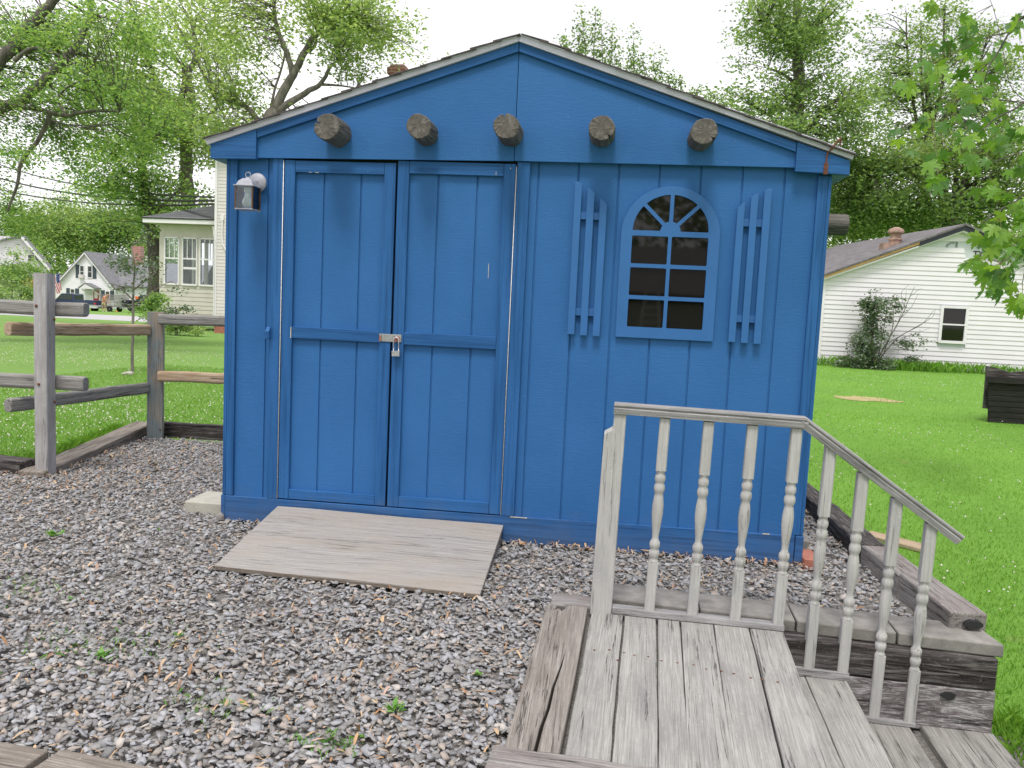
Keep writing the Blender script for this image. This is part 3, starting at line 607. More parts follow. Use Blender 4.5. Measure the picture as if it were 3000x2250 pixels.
# ---------------------------------------------------------------- slate gravel (stuff)
def in_shape(x, y):
    ok = (x > -1.98) & (x < 3.43) & (y > -2.75) & (y < 2.24)
    ok &= ~((x > -0.01) & (x < 3.11) & (y > 0.01))
    ok &= ~((x > 2.04) & (y < -0.80) ) & ~((x > 1.86) & (y < -0.985))
    ok &= ~((x > 2.0) & (y < -0.78-0.07*(x-2)))
    ok &= ~((x < -1.72-0.10*(y-0.9)) & (y > 0.75))
    # only what the place shows from around the camera
    ok &= (x > -1.98) & (y > -2.6-0.0*x) & ~((x < -1.0-1.15*(y+0.45)) & (y < 0.5) & (x < -0.9+(-1.9)*(y+2.0)*0.35-0.9))
    return ok
def scatter_xy(n):
    pts = []; tot = 0
    while tot < n:
        x = RNG.uniform(-2.0, 3.5, 60000); y = RNG.uniform(-2.75, 2.3, 60000); k = in_shape(x, y); d2 = (x-CAM[0])**2+(y-CAM[1])**2
        k &= RNG.random(60000) < np.clip(1.15-0.035*d2, 0.55, 1.0); pts.append(np.stack([x[k], y[k]], -1)); tot += k.sum()
    return np.concatenate(pts)[:n]
def stones(n, lo, hi, thick, zlo, zhi, tilt, xy=None):
    c = scatter_xy(n) if xy is None else xy; n = len(c); K = 5
    ang = (np.arange(K)/K*2*np.pi)[None]+RNG.uniform(-.42,.42,(n,K)); s = RNG.beta(2, 4, n)*(hi-lo)+lo
    asp = RNG.uniform(0.45, 0.95, n); r = s[:,None]*RNG.uniform(0.6,1.22,(n,K)); lx = r*np.cos(ang); ly = r*np.sin(ang)*asp[:,None]
    t = s*RNG.uniform(thick[0], thick[1], n); tp = RNG.uniform(0.90, 1.0, (n,1))
    top = np.stack([lx*tp, ly*tp, np.repeat(t[:,None],K,1)+RNG.uniform(-.12,.12,(n,K))*t[:,None]], -1); bot = np.stack([lx, ly, -np.repeat(t[:,None],K,1)], -1)
    cen = top.mean(1, keepdims=True); L = np.concatenate([bot, top, cen], 1)
    tx, ty, rz = RNG.normal(0, tilt, n), RNG.normal(0, tilt, n), RNG.uniform(0, 2*np.pi, n)
    def rot(a, ax):
        Rm = np.zeros((n,3,3)); c_, s_ = np.cos(a), np.sin(a); i, j = [(1,2),(0,2),(0,1)][ax]; Rm[:,ax,ax] = 1; Rm[:,i,i] = c_; Rm[:,j,j] = c_; Rm[:,i,j] = -s_; Rm[:,j,i] = s_; return Rm
    Rm = rot(tx,0) @ rot(ty,1) @ rot(rz,2); V = np.einsum('nij,nkj->nki', Rm, L)
    V[:,:,0] += c[:,0,None]; V[:,:,1] += c[:,1,None]; V[:,:,2] += RNG.uniform(zlo, zhi, n)[:,None]
    base = np.arange(n)[:,None,None]*(2*K+1)
    side = np.array([(i,(i+1)%K,K+(i+1)%K,K+i) for i in range(K)]); topf = np.array([(K,K+1,K+2,2*K),(K+2,K+3,K+4,2*K)]); tri = np.array([(K+4,K,2*K)])
    F = (base+np.concatenate([side, topf])[None]).reshape(-1,4); T = (base+tri[None]).reshape(-1,3); return V.reshape(-1,3), F, T
def gravel_mat():
    m, nt, b = new_mat('slate_chips'); g = nt.nodes.new('ShaderNodeNewGeometry')
    c = ramp(nt, g.outputs['Random Per Island'], [(0.0,(0.180,0.174,0.170)),(0.10,(0.306,0.306,0.316)),(0.22,(0.232,0.218,0.203)),(0.34,(0.380,0.382,0.397)),(0.45,(0.273,0.258,0.238)),(0.54,(0.330,0.330,0.338)),(0.62,(0.371,0.314,0.261)),(0.70,(0.306,0.294,0.281)),(0.77,(0.461,0.458,0.466)),(0.84,(0.436,0.362,0.300)),(0.92,(0.330,0.334,0.354)),(0.965,(0.584,0.522,0.466))], 'CONSTANT')
    n = noise(nt, coords(nt, (1,1,1), False), 220, 4, 0.6); c = mixc(nt, 0.3, c, ramp(nt, n, [(0.3,(0.08,0.08,0.085)),(0.7,(0.36,0.36,0.37))]))
    nt.links.new(c, b.inputs['Base Color']); b.inputs['Roughness'].default_value = 0.72; bump(nt, b, n, 0.4, 0.002); return m
M['gravel'] = gravel_mat()
v1, f1, t1 = stones(38000, 0.006, 0.021, (0.08,0.24), -0.010, 0.004, 0.27)
v2, f2, t2 = stones(17000, 0.009, 0.026, (0.05,0.15), 0.000, 0.012, 0.30)
v3, f3, t3 = stones(60, 0.020, 0.030, (0.07,0.13), 0.004, 0.012, 0.2)
sv = np.concatenate([v1, v2, v3]); sf_ = np.concatenate([f1, f2+len(v1), f3+len(v1)+len(v2)])
st3 = np.concatenate([t1, t2+len(v1), t3+len(v1)+len(v2)])
tag(npmesh('gravel', sv, sf_, M['gravel'], tris=st3), 'grey and tan slate chips covering the yard', 'gravel', kind='stuff')
# curled wood chips and dead leaf bits
def chips(n, xy=None):
    c = scatter_xy(n) if xy is None else xy; n = len(c); L = RNG.beta(1.6,4,n)*0.026+0.004; W = L*RNG.uniform(0.10, 0.38, n); K = 4; t = np.linspace(-1, 1, K)
    cv = RNG.uniform(0.1, 0.6, n); X = t[None]*L[:,None]; Z = -cv[:,None]*(t[None]**2)*L[:,None]*0.5; a = np.stack([X, np.repeat(-W[:,None],K,1), Z], -1); tpr = 1-0.75*np.abs(t)[None]**1.5*RNG.uniform(.3,1,(n,1)); a[:,:,1] *= tpr; b_ = np.stack([X, np.repeat(W[:,None],K,1)*tpr*RNG.uniform(.5,1.1,(n,K)), Z+0.2*W[:,None]], -1)
    V = np.concatenate([a, b_], 1); rz = RNG.uniform(0,6.28,n); el = RNG.normal(0,.5,n); c1,s1,c2,s2 = np.cos(rz),np.sin(rz),np.cos(el),np.sin(el)
    x = V[:,:,0]*c2[:,None]-V[:,:,2]*s2[:,None]; z = V[:,:,0]*s2[:,None]+V[:,:,2]*c2[:,None]; y = V[:,:,1]
    V = np.stack([x*c1[:,None]-y*s1[:,None]+c[:,0,None], x*s1[:,None]+y*c1[:,None]+c[:,1,None], z+RNG.uniform(0.012,0.024,n)[:,None]], -1)
    F = (np.arange(n)[:,None,None]*2*K+np.array([(i,i+1,K+i+1,K+i) for i in range(K-1)])[None]).reshape(-1,4); return V.reshape(-1,3), F
cm, nt, b = new_mat('wood_chips'); g = nt.nodes.new('ShaderNodeNewGeometry'); nt.links.new(ramp(nt, g.outputs['Random Per Island'], [(0,(0.30,0.15,0.07)),(0.3,(0.46,0.29,0.15)),(0.6,(0.55,0.40,0.25)),(0.85,(0.24,0.13,0.07)),(1,(0.50,0.34,0.27))]), b.inputs['Base Color']); b.inputs['Roughness'].default_value = 0.8
hx = np.stack([RNG.normal(-1.5,0.45,900), RNG.normal(0.75,0.45,900)], -1); hx = hx[in_shape(hx[:,0], hx[:,1])]
e1 = np.stack([RNG.uniform(1.6,3.1,260), RNG.uniform(-0.10,-0.02,260)], -1)
a1, c1 = chips(2700); a2, c2 = chips(1, hx); a3, c3 = chips(1, e1)
tag(npmesh('wood_chips', np.concatenate([a1,a2,a3]), np.concatenate([c1,c2+len(a1),c3+len(a1)+len(a2)]), cm), 'scattered orange bark chips among the gravel', 'wood chips', kind='stuff')
# grass blades: single tapering tris, kite for the wide ones
def blades(xy, h0, h1, w, lean=0.5, z=None):
    n = len(xy); h = RNG.uniform(h0, h1, n); a = RNG.uniform(0, 2*np.pi, n); ln = RNG.normal(0, lean, (n,2))*h[:,None]; z = hgt(xy[:,0], xy[:,1]) if z is None else np.full(n, z)
    dx, dy = np.cos(a)*w/2, np.sin(a)*w/2
    A = np.stack([xy[:,0]-dx, xy[:,1]-dy, z-0.004], -1); B = np.stack([xy[:,0]+dx, xy[:,1]+dy, z-0.004], -1)
    Mx = np.stack([xy[:,0]+ln[:,0]*.4+dx*.5, xy[:,1]+ln[:,1]*.4+dy*.5, z+h*.6], -1); C = np.stack([xy[:,0]+ln[:,0], xy[:,1]+ln[:,1], z+h*.92], -1)
    return np.stack([A,B,Mx,C], 1).reshape(-1,3), np.arange(n*4).reshape(-1,4)
M['blade'] = leaf_mat('grass_blades', [(0.100,0.232,0.029),(0.142,0.306,0.037),(0.184,0.371,0.045),(0.235,0.426,0.066),(0.159,0.333,0.037)], 0.35, 0.03)
def near_cam(n, x0, x1, y0, y1, p=2.0):
    out = []; tot = 0
    while tot < n:
        x = RNG.uniform(x0, x1, 80000); y = RNG.uniform(y0, y1, 80000); d = np.hypot(x-CAM[0], y-CAM[1]); k = RNG.random(80000) < np.clip((3.2/d)**p, 0, 1); out.append(np.stack([x[k],y[k]],-1)); tot += k.sum()
    return np.concatenate(out)[:n]
b1 = near_cam(120000, 3.58, 10.5, -1.6, 9, 1.7); b1 = b1[~((b1[:,0] < 3.70) & (b1[:,1] < -0.95))]; b1 = b1[(b1[:,0] > 3.60+0.02*(b1[:,1]))]
b2 = near_cam(80000, -5.5, -1.0, 0.9, 9, 1.6); b2 = b2[~((b2[:,0] > -2.02-0.05*(b2[:,1]-1)) & (b2[:,1] < 2.5))]
b3 = near_cam(26000, 4, 15, 8, 19.4, 1.0)
tt = RNG.uniform(0,1,5200); b4 = np.stack([np.where(tt < .6, 3.585+np.abs(RNG.normal(0,.035,5200)), 3.60+np.abs(RNG.normal(0,.05,5200))), -0.85+tt*5.5], -1)
tt = RNG.uniform(0,1,2600); b5 = np.stack([-1.72-.29*tt/1.0-np.abs(RNG.normal(0,.03,2600))-.10, 0.72+1.75*tt], -1)
b6 = np.stack([RNG.uniform(3.66,3.95,1500), RNG.uniform(-1.6,-.8,1500)], -1)
gv = []; gf = []; o_ = 0
for xy, hh in ((b1,(0.010,0.028)),(b2,(0.012,0.036)),(b3,(0.015,0.04)),(b4,(0.03,0.10)),(b5,(0.03,0.10)),(b6,(0.02,0.08))):
    w_ = 0.0028 if hh[1] < 0.06 else 0.012
    a, c = blades(xy, hh[0], hh[1], min(w_, .005), 0.4); gv.append(a); gf.append(c+o_); o_ += len(a)
tag(npmesh('grass', np.concatenate(gv), np.concatenate(gf), M['blade']), 'short mown green lawn grass', 'grass', kind='stuff')
# clover heads
def dots(xy, r, zoff):
    n = len(xy); z = hgt(xy[:,0], xy[:,1])+zoff+RNG.uniform(-.01,.01,n); rr_ = RNG.uniform(.6,1.15,n)*r
    d = np.array([(1,0,0),(0,1,0),(-1,0,0),(0,-1,0),(0,0,1),(0,0,-.6)]); V = np.stack([xy[:,0],xy[:,1],z],-1)[:,None]+d[None]*rr_[:,None,None]
    F = np.array([(0,1,4),(1,2,4),(2,3,4),(3,0,4),(1,0,5),(2,1,5),(3,2,5),(0,3,5)]); return V.reshape(-1,3), (np.arange(n)[:,None,None]*6+F[None]).reshape(-1,3)
def clumpy(n, x0, x1, y0, y1, k, s):
    cx, cy = RNG.uniform(x0,x1,k), RNG.uniform(y0,y1,k); i = RNG.integers(0,k,n); return np.stack([cx[i]+RNG.normal(0,s,n)*1.6, cy[i]+RNG.normal(0,s,n)], -1)
cl = [clumpy(3000, -11, -1.0, 3.0, 13, 60, 0.5), clumpy(700, -4, -1.6, 1.2, 4, 20, 0.25), clumpy(1500, -22, -6, 10, 22, 60, 0.8), clumpy(650, 5, 12, 6, 17, 14, 0.7), clumpy(160, 3.8, 7, 0, 5, 14, 0.4)]
cl = np.concatenate(cl); cl = cl[~((cl[:,1] < 2.6) & (cl[:,0] > -2.1) & (cl[:,0] < 3.7))]
m_, nt, b = new_mat('clover_white'); g = nt.nodes.new('ShaderNodeNewGeometry'); nt.links.new(ramp(nt, g.outputs['Random Per Island'], [(0,(0.55,0.52,0.42)),(0.5,(0.75,0.74,0.66)),(1,(0.62,0.52,0.44))]), b.inputs['Base Color']); b.inputs['Roughness'].default_value = 0.9
a, c = dots(cl, 0.0095, 0.045); tag(npmesh('clover_flowers', a, c, m_), 'white clover heads dotted over the lawn', 'clover', kind='stuff')
# weeds sprouting in the gravel (each its own plant)
M['weed'] = leaf_mat('weed_leaves', [(0.08,0.22,0.03),(0.14,0.34,0.05),(0.22,0.44,0.09)], 0.3, 0.05)
def weed(x, y, s, n, lab, seed):
    r = random.Random(seed); mb = MB()
    for k in range(n):
        a = r.uniform(0, 6.28); L = s*r.uniform(.5,1); w_ = L*r.uniform(.14,.3); el = r.uniform(.25,1.1); c_, s_ = math.cos(a), math.sin(a); ox, oy = r.uniform(-s*.25,s*.25), r.uniform(-s*.25,s*.25)
        def q(t, side, up): return (ox+c_*t*L*math.cos(el)-s_*side, oy+s_*t*L*math.cos(el)+c_*side, 0.004+t*L*math.sin(el)*up)
        mb.add([q(0,0,1), q(.45,w_,1), q(1,0,.85), q(.45,-w_,1)], [(0,1,2,3)])
    o = obj('weed', mb, M['weed'], loc=(x, y, 0.0)); tag(o, lab, 'weed', 'weeds in the gravel')
def GZ(u, v, z=0.0):
    d = AX_F+(u-1500)/F_PX*AX_R-(v-1125)/F_PX*AX_U; t = (z-CAM[2])/d[2]; return CAM+d*t
for (u, v, s, n, lab) in ((162,1572,.055,16,'small pale green weed at the left of the gravel'),(468,1555,.022,10,'tiny sprout left of the plywood ramp corner'),(214,1763,.03,14,'tiny weed low on the left of the gravel'),(1155,2085,.05,16,'bright green weed nearest the deck and camera'),(1395,1980,.030,9,'small upright green sprout left of the deck timber'),(525,1868,.03,12,'faint moss-like sprig below the ramp'),(300,1925,.04,16,'low creeping sprig on the lower left gravel'),(1048,2160,.022,8,'mere sprig beside yellow moss at the bottom')):
    p_ = GZ(u, v, 0.0); weed(p_[0], p_[1], s, n, lab, int(u))
for (u, v, rad, n) in ((300,1900,.16,150),(960,2185,.05,90),(620,2070,.10,70),(60,1290,.12,100),(30,1730,.16,110)):
    p_ = GZ(u, v, 0.0)
    if n: 
        xy = np.stack([RNG.normal(p_[0],rad,n), RNG.normal(p_[1],rad*.6,n)],-1); a, c = blades(xy, .006, .02, .004, .8, z=0.008)
        if 'mossv' not in globals(): mossv, mossf, mo = [], [], 0
        mossv.append(a); mossf.append(c+mo); mo += len(a)
tag(npmesh('moss_sprigs', np.concatenate(mossv), np.concatenate(mossf), M['weed']), 'thin moss and seedlings between the stones', 'moss', kind='stuff')
tag(obj('dirt_path', MB().add([(2.83,-3.5,-0.346),(3.72,-3.5,-0.346),(3.78,-0.97,-0.346),(2.83,-0.97,-0.346)], [(0,1,2,3)]), M['soil']), kind='structure')
# far-off wood closing the horizon comes with the trees
q_ = GZ(2535,1172,-0.15); rb_ = random.Random(8); bp_ = []
for k in range(22): a = k*2*math.pi/22; x = q_[0]+math.cos(a)*.62*rb_.uniform(.75,1.15); y = q_[1]+math.sin(a)*.42*rb_.uniform(.6,1.2); bp_.append((x, y, float(hgt(x, y))+.006))
tag(obj('dirt_patch', MB().add(bp_, [tuple(range(22))]), plain('dry_grass_patch', (0.36,0.30,0.14), 0.95, 0, 0.35, 9)), kind='structure')
# ================================================================ yard edging and small slabs
def timber(name, p0, p1, w, t, mat, lab, group='landscape timbers edging the gravel', amp=0.004, cat='timber', bevel=0.008):
    o = board(name, p0, p1, w, t, M[mat], amp=amp, bevel=bevel); return tag(o, lab, cat, group)
timber('landscape_timber', (-1.60,0.60,0.035), (-1.875,2.42,0.098), 0.17, 0.085, 'timber', 'warped brown timber running between the two fence posts')
timber('landscape_timber', (-1.78,2.36,0.115), (0.6,2.40,0.115), 0.09, 0.14, 'timber_dark', 'dark upright timber behind the stained fence post, left of the shed')
timber('landscape_timber', (-3.6,0.93,0.085), (-1.69,0.70,0.085), 0.15, 0.11, 'timber_dark', 'reddish dark timber at the left edge of the photo, left of the tall post')
timber('landscape_timber', (3.572,-0.845,0.100), (3.534,-0.36,0.100), 0.150, 0.14, 'timber_pink', 'hollow-ended pinkish timber lying on the concrete caps at the right')
timber('landscape_timber', (3.533,-0.35,0.094), (3.496,0.095,0.100), 0.145, 0.14, 'timber_pink', 'short pale timber second along the right edge of the gravel')
timber('landscape_timber', (3.490,0.11,0.100), (3.455,2.5,0.09), 0.135, 0.15, 'timber_dark', 'long dark timber running back along the right side of the shed')
hole = MB(); rr = random.Random(5)
hp = [(0.035*math.cos(a)*(1+.25*rr.uniform(-1,1)), 0.018*math.sin(a)*(1+.3*rr.uniform(-1,1))) for a in np.linspace(0, 6.28, 15)[:-1]]
hole.prism([(3.585+x, 0.055+z) for x, z in hp], -0.868, -0.842, 'y'); ho = obj('rot_hole_shade', hole, M['black'], bpy.data.objects['landscape_timber.003']); ho.matrix_parent_inverse = bpy.data.objects['landscape_timber.003'].matrix_basis.inverted()  # black plate on the end face, painted shade of an uncarved rot cavity
# retaining wall behind the railing: two timbers and concrete caps
timber('retaining_timber', (2.12,-0.905,-0.022), (3.628,-0.985+.04,-0.022), 0.13, 0.125, 'timber_dark', 'upper dark timber of the low wall right of the steps', 'stacked timbers of the low wall', bevel=0.006)
timber('retaining_timber', (2.12,-0.905,-0.150), (3.632,-0.985+.04,-0.150), 0.13, 0.19, 'timber_streak', 'lower streaked whitish timber with a knot hole, right of the steps', 'stacked timbers of the low wall', bevel=0.008)
kn = MB(); hp = [(0.026*math.cos(a)*(1+.2*rr.uniform(-1,1)), 0.014*math.sin(a)*(1+.3*rr.uniform(-1,1))) for a in np.linspace(0, 6.28, 13)[:-1]]
kn.prism([(3.455+x, -0.185+z) for x, z in hp], -1.016, -1.0, 'y'); ko = obj('knot_hole_shade', kn, M['black'], bpy.data.objects['retaining_timber.001']); ko.matrix_parent_inverse = bpy.data.objects['retaining_timber.001'].matrix_basis.inverted()  # flat black shape in place of a carved knot, its inner shade as colour
capx = [(2.105,2.500,'first concrete cap block, beside the railing post'),(2.505,2.880,'second concrete cap block, behind the middle balusters'),(2.888,3.262,'third concrete cap block, with its left edge at the bend of the rail'),(3.270,3.650,'last concrete cap block at the right end of the low wall')]
for i, (x0, x1, lab) in enumerate(capx):
    fy = lambda x: -0.845-0.098*(x-2.14)
    mb = MB(); poly = [(x0,fy(x0)),(x1,fy(x1)),(x1+.01 if i < 3 else x1-.02, fy(x1)+0.215),(x0+.005,fy(x0)+0.21)]; mb.prism(poly, -0.020, 0.031, 'z')
    tag(obj('cap_block', mb, M['concrete'], bevel=0.006), lab, 'concrete block', 'concrete caps on the low wall')
blk = MB().box(-0.265,0.16,0.07,0.34,-0.02,0.062); tag(obj('concrete_block', blk, M['concrete2'], bevel=0.006), 'pale concrete block poking out under the left corner of the shed', 'concrete block')
for i, (x, y, a, lab) in enumerate(((3.118,-0.045,4,'red brick against the right front corner of the shed'),(3.135,0.32,-8,'second brick behind, along the right side of the shed'))):
    tag(obj('brick', MB().box(0,0.09,0,0.19,-0.005,0.055), M['brick'] if i == 0 else M['concrete'], loc=(x-.01,y-.02,-0.01), rot=(0,0,R(a)), bevel=0.004), lab, 'brick', 'bricks by the shed')
stn = MB(); stn.lathe([(0.012,0),(0.022,0.008),(0.020,0.028),(0.010,0.042),(0.004,0.045)], n=9); tag(obj('stone', stn, M['timber_pink'], loc=(0.005,-0.045,0.0), smooth=False), 'small brown upright stone at the shed left corner', 'stone')
tag(board('loose_board', (4.02,1.93,-0.285), (4.34,1.60,-0.285), 0.16, 0.025, M['frail_tan']), 'pale square board lying on the grass right of the shed', 'board')
# plywood ramp at the doors
rp = thing('plywood_ramp', 'weathered plywood ramp resting against the shed below the double doors', 'ramp', (0.95,-0.45,0.0))
def ramp_pt(x, y): t = (y+0.03)/(-0.86+0.03); return 0.103+(0.026-0.103)*t-0.010*(x-0.3)*(1-t)
rv = []; rf = []; N = 14; mb = MB()
for i in range(N+1):
    for j in range(5):
        tx, ty = i/N, j/4; xb = 0.326+tx*1.240; xf = 0.366+tx*1.214; yb = -0.030; yf = -0.842-tx*0.058; x = xb+(xf-xb)*ty; y = yb+(yf-yb)*ty; z = ramp_pt(x, y)+0.004*math.sin(tx*9+ty*3)*0.5
        if j == 0: y += random.uniform(-.004,.002)
        rv.append((x-0.95, y+0.45, z))
n0 = len(rv); rv += [(x, y, z-0.019) for x, y, z in rv]
for i in range(N):
    for j in range(4): a = i*5+j; rf.append((a, a+1, a+6, a+5)); rf.append((n0+a, n0+a+5, n0+a+6, n0+a+1))
rim = [i*5 for i in range(N+1)]+[N*5+j for j in range(1,5)]+[i*5+4 for i in range(N-1,-1,-1)]+[j for j in range(3,0,-1)]
for k in range(len(rim)): a, b_ = rim[k], rim[(k+1)%len(rim)]; rf.append((a, b_, n0+b_, n0+a))
mb.add(rv, rf); obj('plywood_sheet', mb, M['ply'], rp)
ed = MB(); 
for k in range(3): z = -0.001-0.0055*k; ed.tube([(0.366-0.95,-0.8425+0.45,0.0245+z),(1.580-0.95,-0.9005+0.45,0.0185+z)], 0.0016, 5)
obj('ply_edge', ed, M['plyedge'], rp)
wd = MB().prism([(-0.035,-0.01),(-0.85,-0.01),(-0.85,0.004),(-0.035,0.068)], 1.545, 1.560, 'x'); wd.xf(Matrix.Translation((-0.95,0.45,0))); obj('side_support', wd, M['timber'], rp)
wd = MB().prism([(-0.035,-0.01),(-0.80,-0.01),(-0.80,0.004),(-0.035,0.078)], 0.345, 0.360, 'x'); wd.xf(Matrix.Translation((-0.95,0.45,0))); obj('side_support', wd, M['timber'], rp)
# two planks at the bottom left edge of the photo
for p0, p1, lab in (((-0.7,-2.325,0.030),(0.650,-2.434,0.030),'dark weathered plank at the very bottom left corner'),((0.674,-2.424,0.030),(1.95,-2.60,0.030),'lighter plank next to it at the bottom left edge')):
    tag(board('deck_plank', p0, p1, 0.15, 0.035, M['timber'], bevel=0.004), lab, 'plank', 'planks at the bottom left')
# ================================================================ steps with railing
st_ = thing('wooden_steps', 'grey weathered wooden landing and steps with turned balusters and handrail', 'steps', (2.4,-1.0,-0.35))
SI = Matrix.Translation((-2.4,1.0,0.35))
def spart(name, mb, mat, bevel=0.002, smooth=False): mb.xf(SI); return obj(name, mb, mat, st_, bevel=bevel, smooth=smooth)
def sboard(name, p0, p1, w_, t, mat, amp=0.0015): 
    o3 = (-2.4,1.0,0.35); q0 = tuple(a+b for a, b in zip(p0,o3)); q1 = tuple(a+b for a, b in zip(p1,o3)); return board(name, q0, q1, w_, t, M[mat], st_, amp=amp, bevel=0.004)
eb = [(2.050,1.997),(2.190,2.139),(2.321,2.262),(2.418,2.352),(2.548,2.466),(2.688,2.606),(2.823,2.745)]
for i in range(6):
    (a0, a1), (b0, b1_) = eb[i], eb[i+1]; xa = (a0+b0)/2; xb = (a1+b1_)/2; yb = -2.125 if i == 0 else -2.6
    k = (yb+0.965)/(-2.075+0.965); xe = xa+(xb-xa)*k
    gap = 0.012 if i in (0,2) else 0.005
    sboard('deck_board', (xa,-0.968,0.012), (xe,yb,0.012), b0-a0-gap, 0.034, 'deck')
sboard('rim_joist', (2.806,-0.97,-0.026), (2.70,-2.6,-0.026), 0.036, 0.10, 'deck2'); sboard('rim_joist', (2.07,-0.97,-0.026), (2.0,-2.6,-0.026), 0.036, 0.10, 'deck2')
for (x0, x1, z, w_, mt) in ((2.868,2.80,-0.162,0.090,'deck'),(2.995,2.925,-0.162,0.158,'deck'),(3.125,3.05,-0.322,0.055,'deck2'),(3.245,3.17,-0.322,0.155,'deck2'),(3.500,3.44,-0.318,0.270,'deck2')):
    sboard('tread_board', (x0,-1.004,z), (x1,-2.5,z), w_, 0.034, mt)
sboard('riser', (3.068,-1.02,-0.198), (2.99,-2.5,-0.198), 0.03, 0.10, 'deck2')
# turned balusters
def ry(x): return -0.946-0.040*(x-2.05)
def sqs(mb, c, hw, z0, z1, ch=0.004):
    x, y = c; a = math.atan(0.04); ca, sa = math.cos(a), -math.sin(a)
    def rot(px, py): return (x+px*ca-py*sa, y+px*sa+py*ca)
    q = [(-hw+ch,-hw),(hw-ch,-hw),(hw,-hw+ch),(hw,hw-ch),(hw-ch,hw),(-hw+ch,hw),(-hw,hw-ch),(-hw,-hw+ch)]
    mb.prism([rot(*p) for p in q], z0, z1, 'z')
def baluster(x, zb, zt, sq, tt, lean=0.0):
    """square foot up to sq, turned section, square head from tt"""
    y = ry(x); mb = MB(); hw = 0.0205; T = tt-sq
    prof = [(0.020,0),(0.0205,0.006),(0.0165,0.012),(0.0165,0.018),(0.0195,0.024),(0.0215,0.036),(0.0205,0.048),(0.016,0.055),(0.0185,0.060),(0.0215,0.072),(0.020,0.084),(0.014,0.094),(0.0128,0.104)]
    mid = [(0.0145,0.125),(0.0185,0.165),(0.0225,0.21),(0.0225,0.25)]; k0 = T-0.095
    prof += [(r, 0.104+(z-0.104)*(k0-0.104)/(0.30-0.104)) for r, z in mid]+[(0.0185,k0-0.012),(0.0165,k0),(0.0205,k0+0.008),(0.0225,k0+0.020),(0.0205,k0+0.034),(0.0165,k0+0.042),(0.0185,k0+0.047),(0.0215,k0+0.058),(0.0205,k0+0.072),(0.0165,k0+0.080),(0.0165,k0+0.086),(0.0205,T-0.002),(0.0205,T)]
    mb.lathe([(r, sq+z) for r, z in prof], (x,y), 20); n1 = len(mb.v)
    sqs(mb, (x,y), hw, zb, sq+0.001); sqs(mb, (x,y), hw, tt-0.001, zt)
    mb.v = [(p[0]+lean*(p[2]-zb), p[1], p[2]) for p in mb.v]
    o = spart('baluster', mb, M['rail'], bevel=0); o.data.polygons.foreach_set('use_smooth', [len(p.vertices) == 4 and i < 20*60 and max(p.vertices) < n1 for i, p in enumerate(o.data.polygons)]); return o
for x, zb, zt, sq, tt in ((2.290,0.036,0.832,0.240,0.620),(2.461,0.035,0.829,0.240,0.617),(2.630,0.034,0.827,0.238,0.615),(2.797,0.033,0.827,0.238,0.613),(2.927,-0.134,0.765,0.129,0.488),(3.056,-0.134,0.670,0.078,0.442),(3.187,-0.306,0.580,-0.050,0.316),(3.320,-0.306,0.492,-0.096,0.265)):
    baluster(x, zb, zt, sq, tt, lean=0.018)
# post (notched top), rails
pm = MB().prism([(2.049,0.0),(2.137,0.0),(2.150,0.845),(2.103,0.845),(2.100,0.776),(2.066,0.755)], -0.972, -0.884, 'y'); spart('post', pm, M['rail'], bevel=0.004)
for x0, x1, z0, z1 in ((2.139,2.820,0.014,0.036),(2.872,3.080,-0.162,-0.133),(3.155,3.342,-0.321,-0.305)):
    mb = MB(); yy = lambda x: ry(x); mb.add([(x0,yy(x0)-.026,z0),(x1,yy(x1)-.026,z0),(x1,yy(x1)+.020,z0),(x0,yy(x0)+.020,z0),(x0,yy(x0)-.024,z1+.006),(x1,yy(x1)-.024,z1),(x1,yy(x1)+.020,z1),(x0,yy(x0)+.020,z1+.006)], [(0,3,2,1),(4,5,6,7),(0,1,5,4),(1,2,6,5),(2,3,7,6),(3,0,4,7)])
    spart('bottom_rail', mb, M['railx'], bevel=0.002)
def handrail(p0, p1, cut0=0, cut1=0):
    p0, p1 = Vector(p0), Vector(p1); Mx, L = frame_matrix(p0, p1)
    prof = [(-0.030,-0.044),(-0.034,-0.022),(-0.026,-0.017),(-0.032,-0.010),(-0.030,-0.002),(-0.022,0.0),(0.022,0.0),(0.030,-0.002),(0.032,-0.010),(0.026,-0.017),(0.034,-0.022),(0.030,-0.044)]
    n = len(prof); vs = [(cut0*z, y, z) for y, z in prof]+[(L+cut1*z, y, z) for y, z in prof]; mb = MB()
    mb.add(vs, [(i,(i+1)%n,n+(i+1)%n,n+i) for i in range(n)]+[tuple(range(n-1,-1,-1)), tuple(range(n,2*n))])
    return obj('handrail', mb, M['railx'], st_, M=SI @ Mx, bevel=0.001)
handrail((2.100,ry(2.10),0.882), (2.842,ry(2.842),0.873), 0, -0.30); handrail((2.842,ry(2.842),0.873), (3.452,ry(3.452),0.456), 0.30, 0.15)
nl = MB(); rr = random.Random(9)
for i, (xx, yy) in enumerate([(2.13+.048*k, -1.335-0.012*k+rr.uniform(-.008,.008)) for k in range(13)]+[(2.155,-1.42),(2.07,-1.35)]): nl.lathe([(0.004,0.0108),(0.005,0.0132),(0.002,0.0142)], (xx+rr.uniform(-.01,.01),yy), 8)
spart('nail_head', nl, M['rust'], bevel=0)
tw = MB().tube([(2.365,-0.958,0.016),(2.39,-0.952,0.020),(2.42,-0.956,0.018),(2.447,-0.962,0.016)], [0.0022,0.003,0.003,0.002], 6); tag(obj('twig', tw, M['bark']), 'small dry twig lying on the landing below the balusters', 'twig')
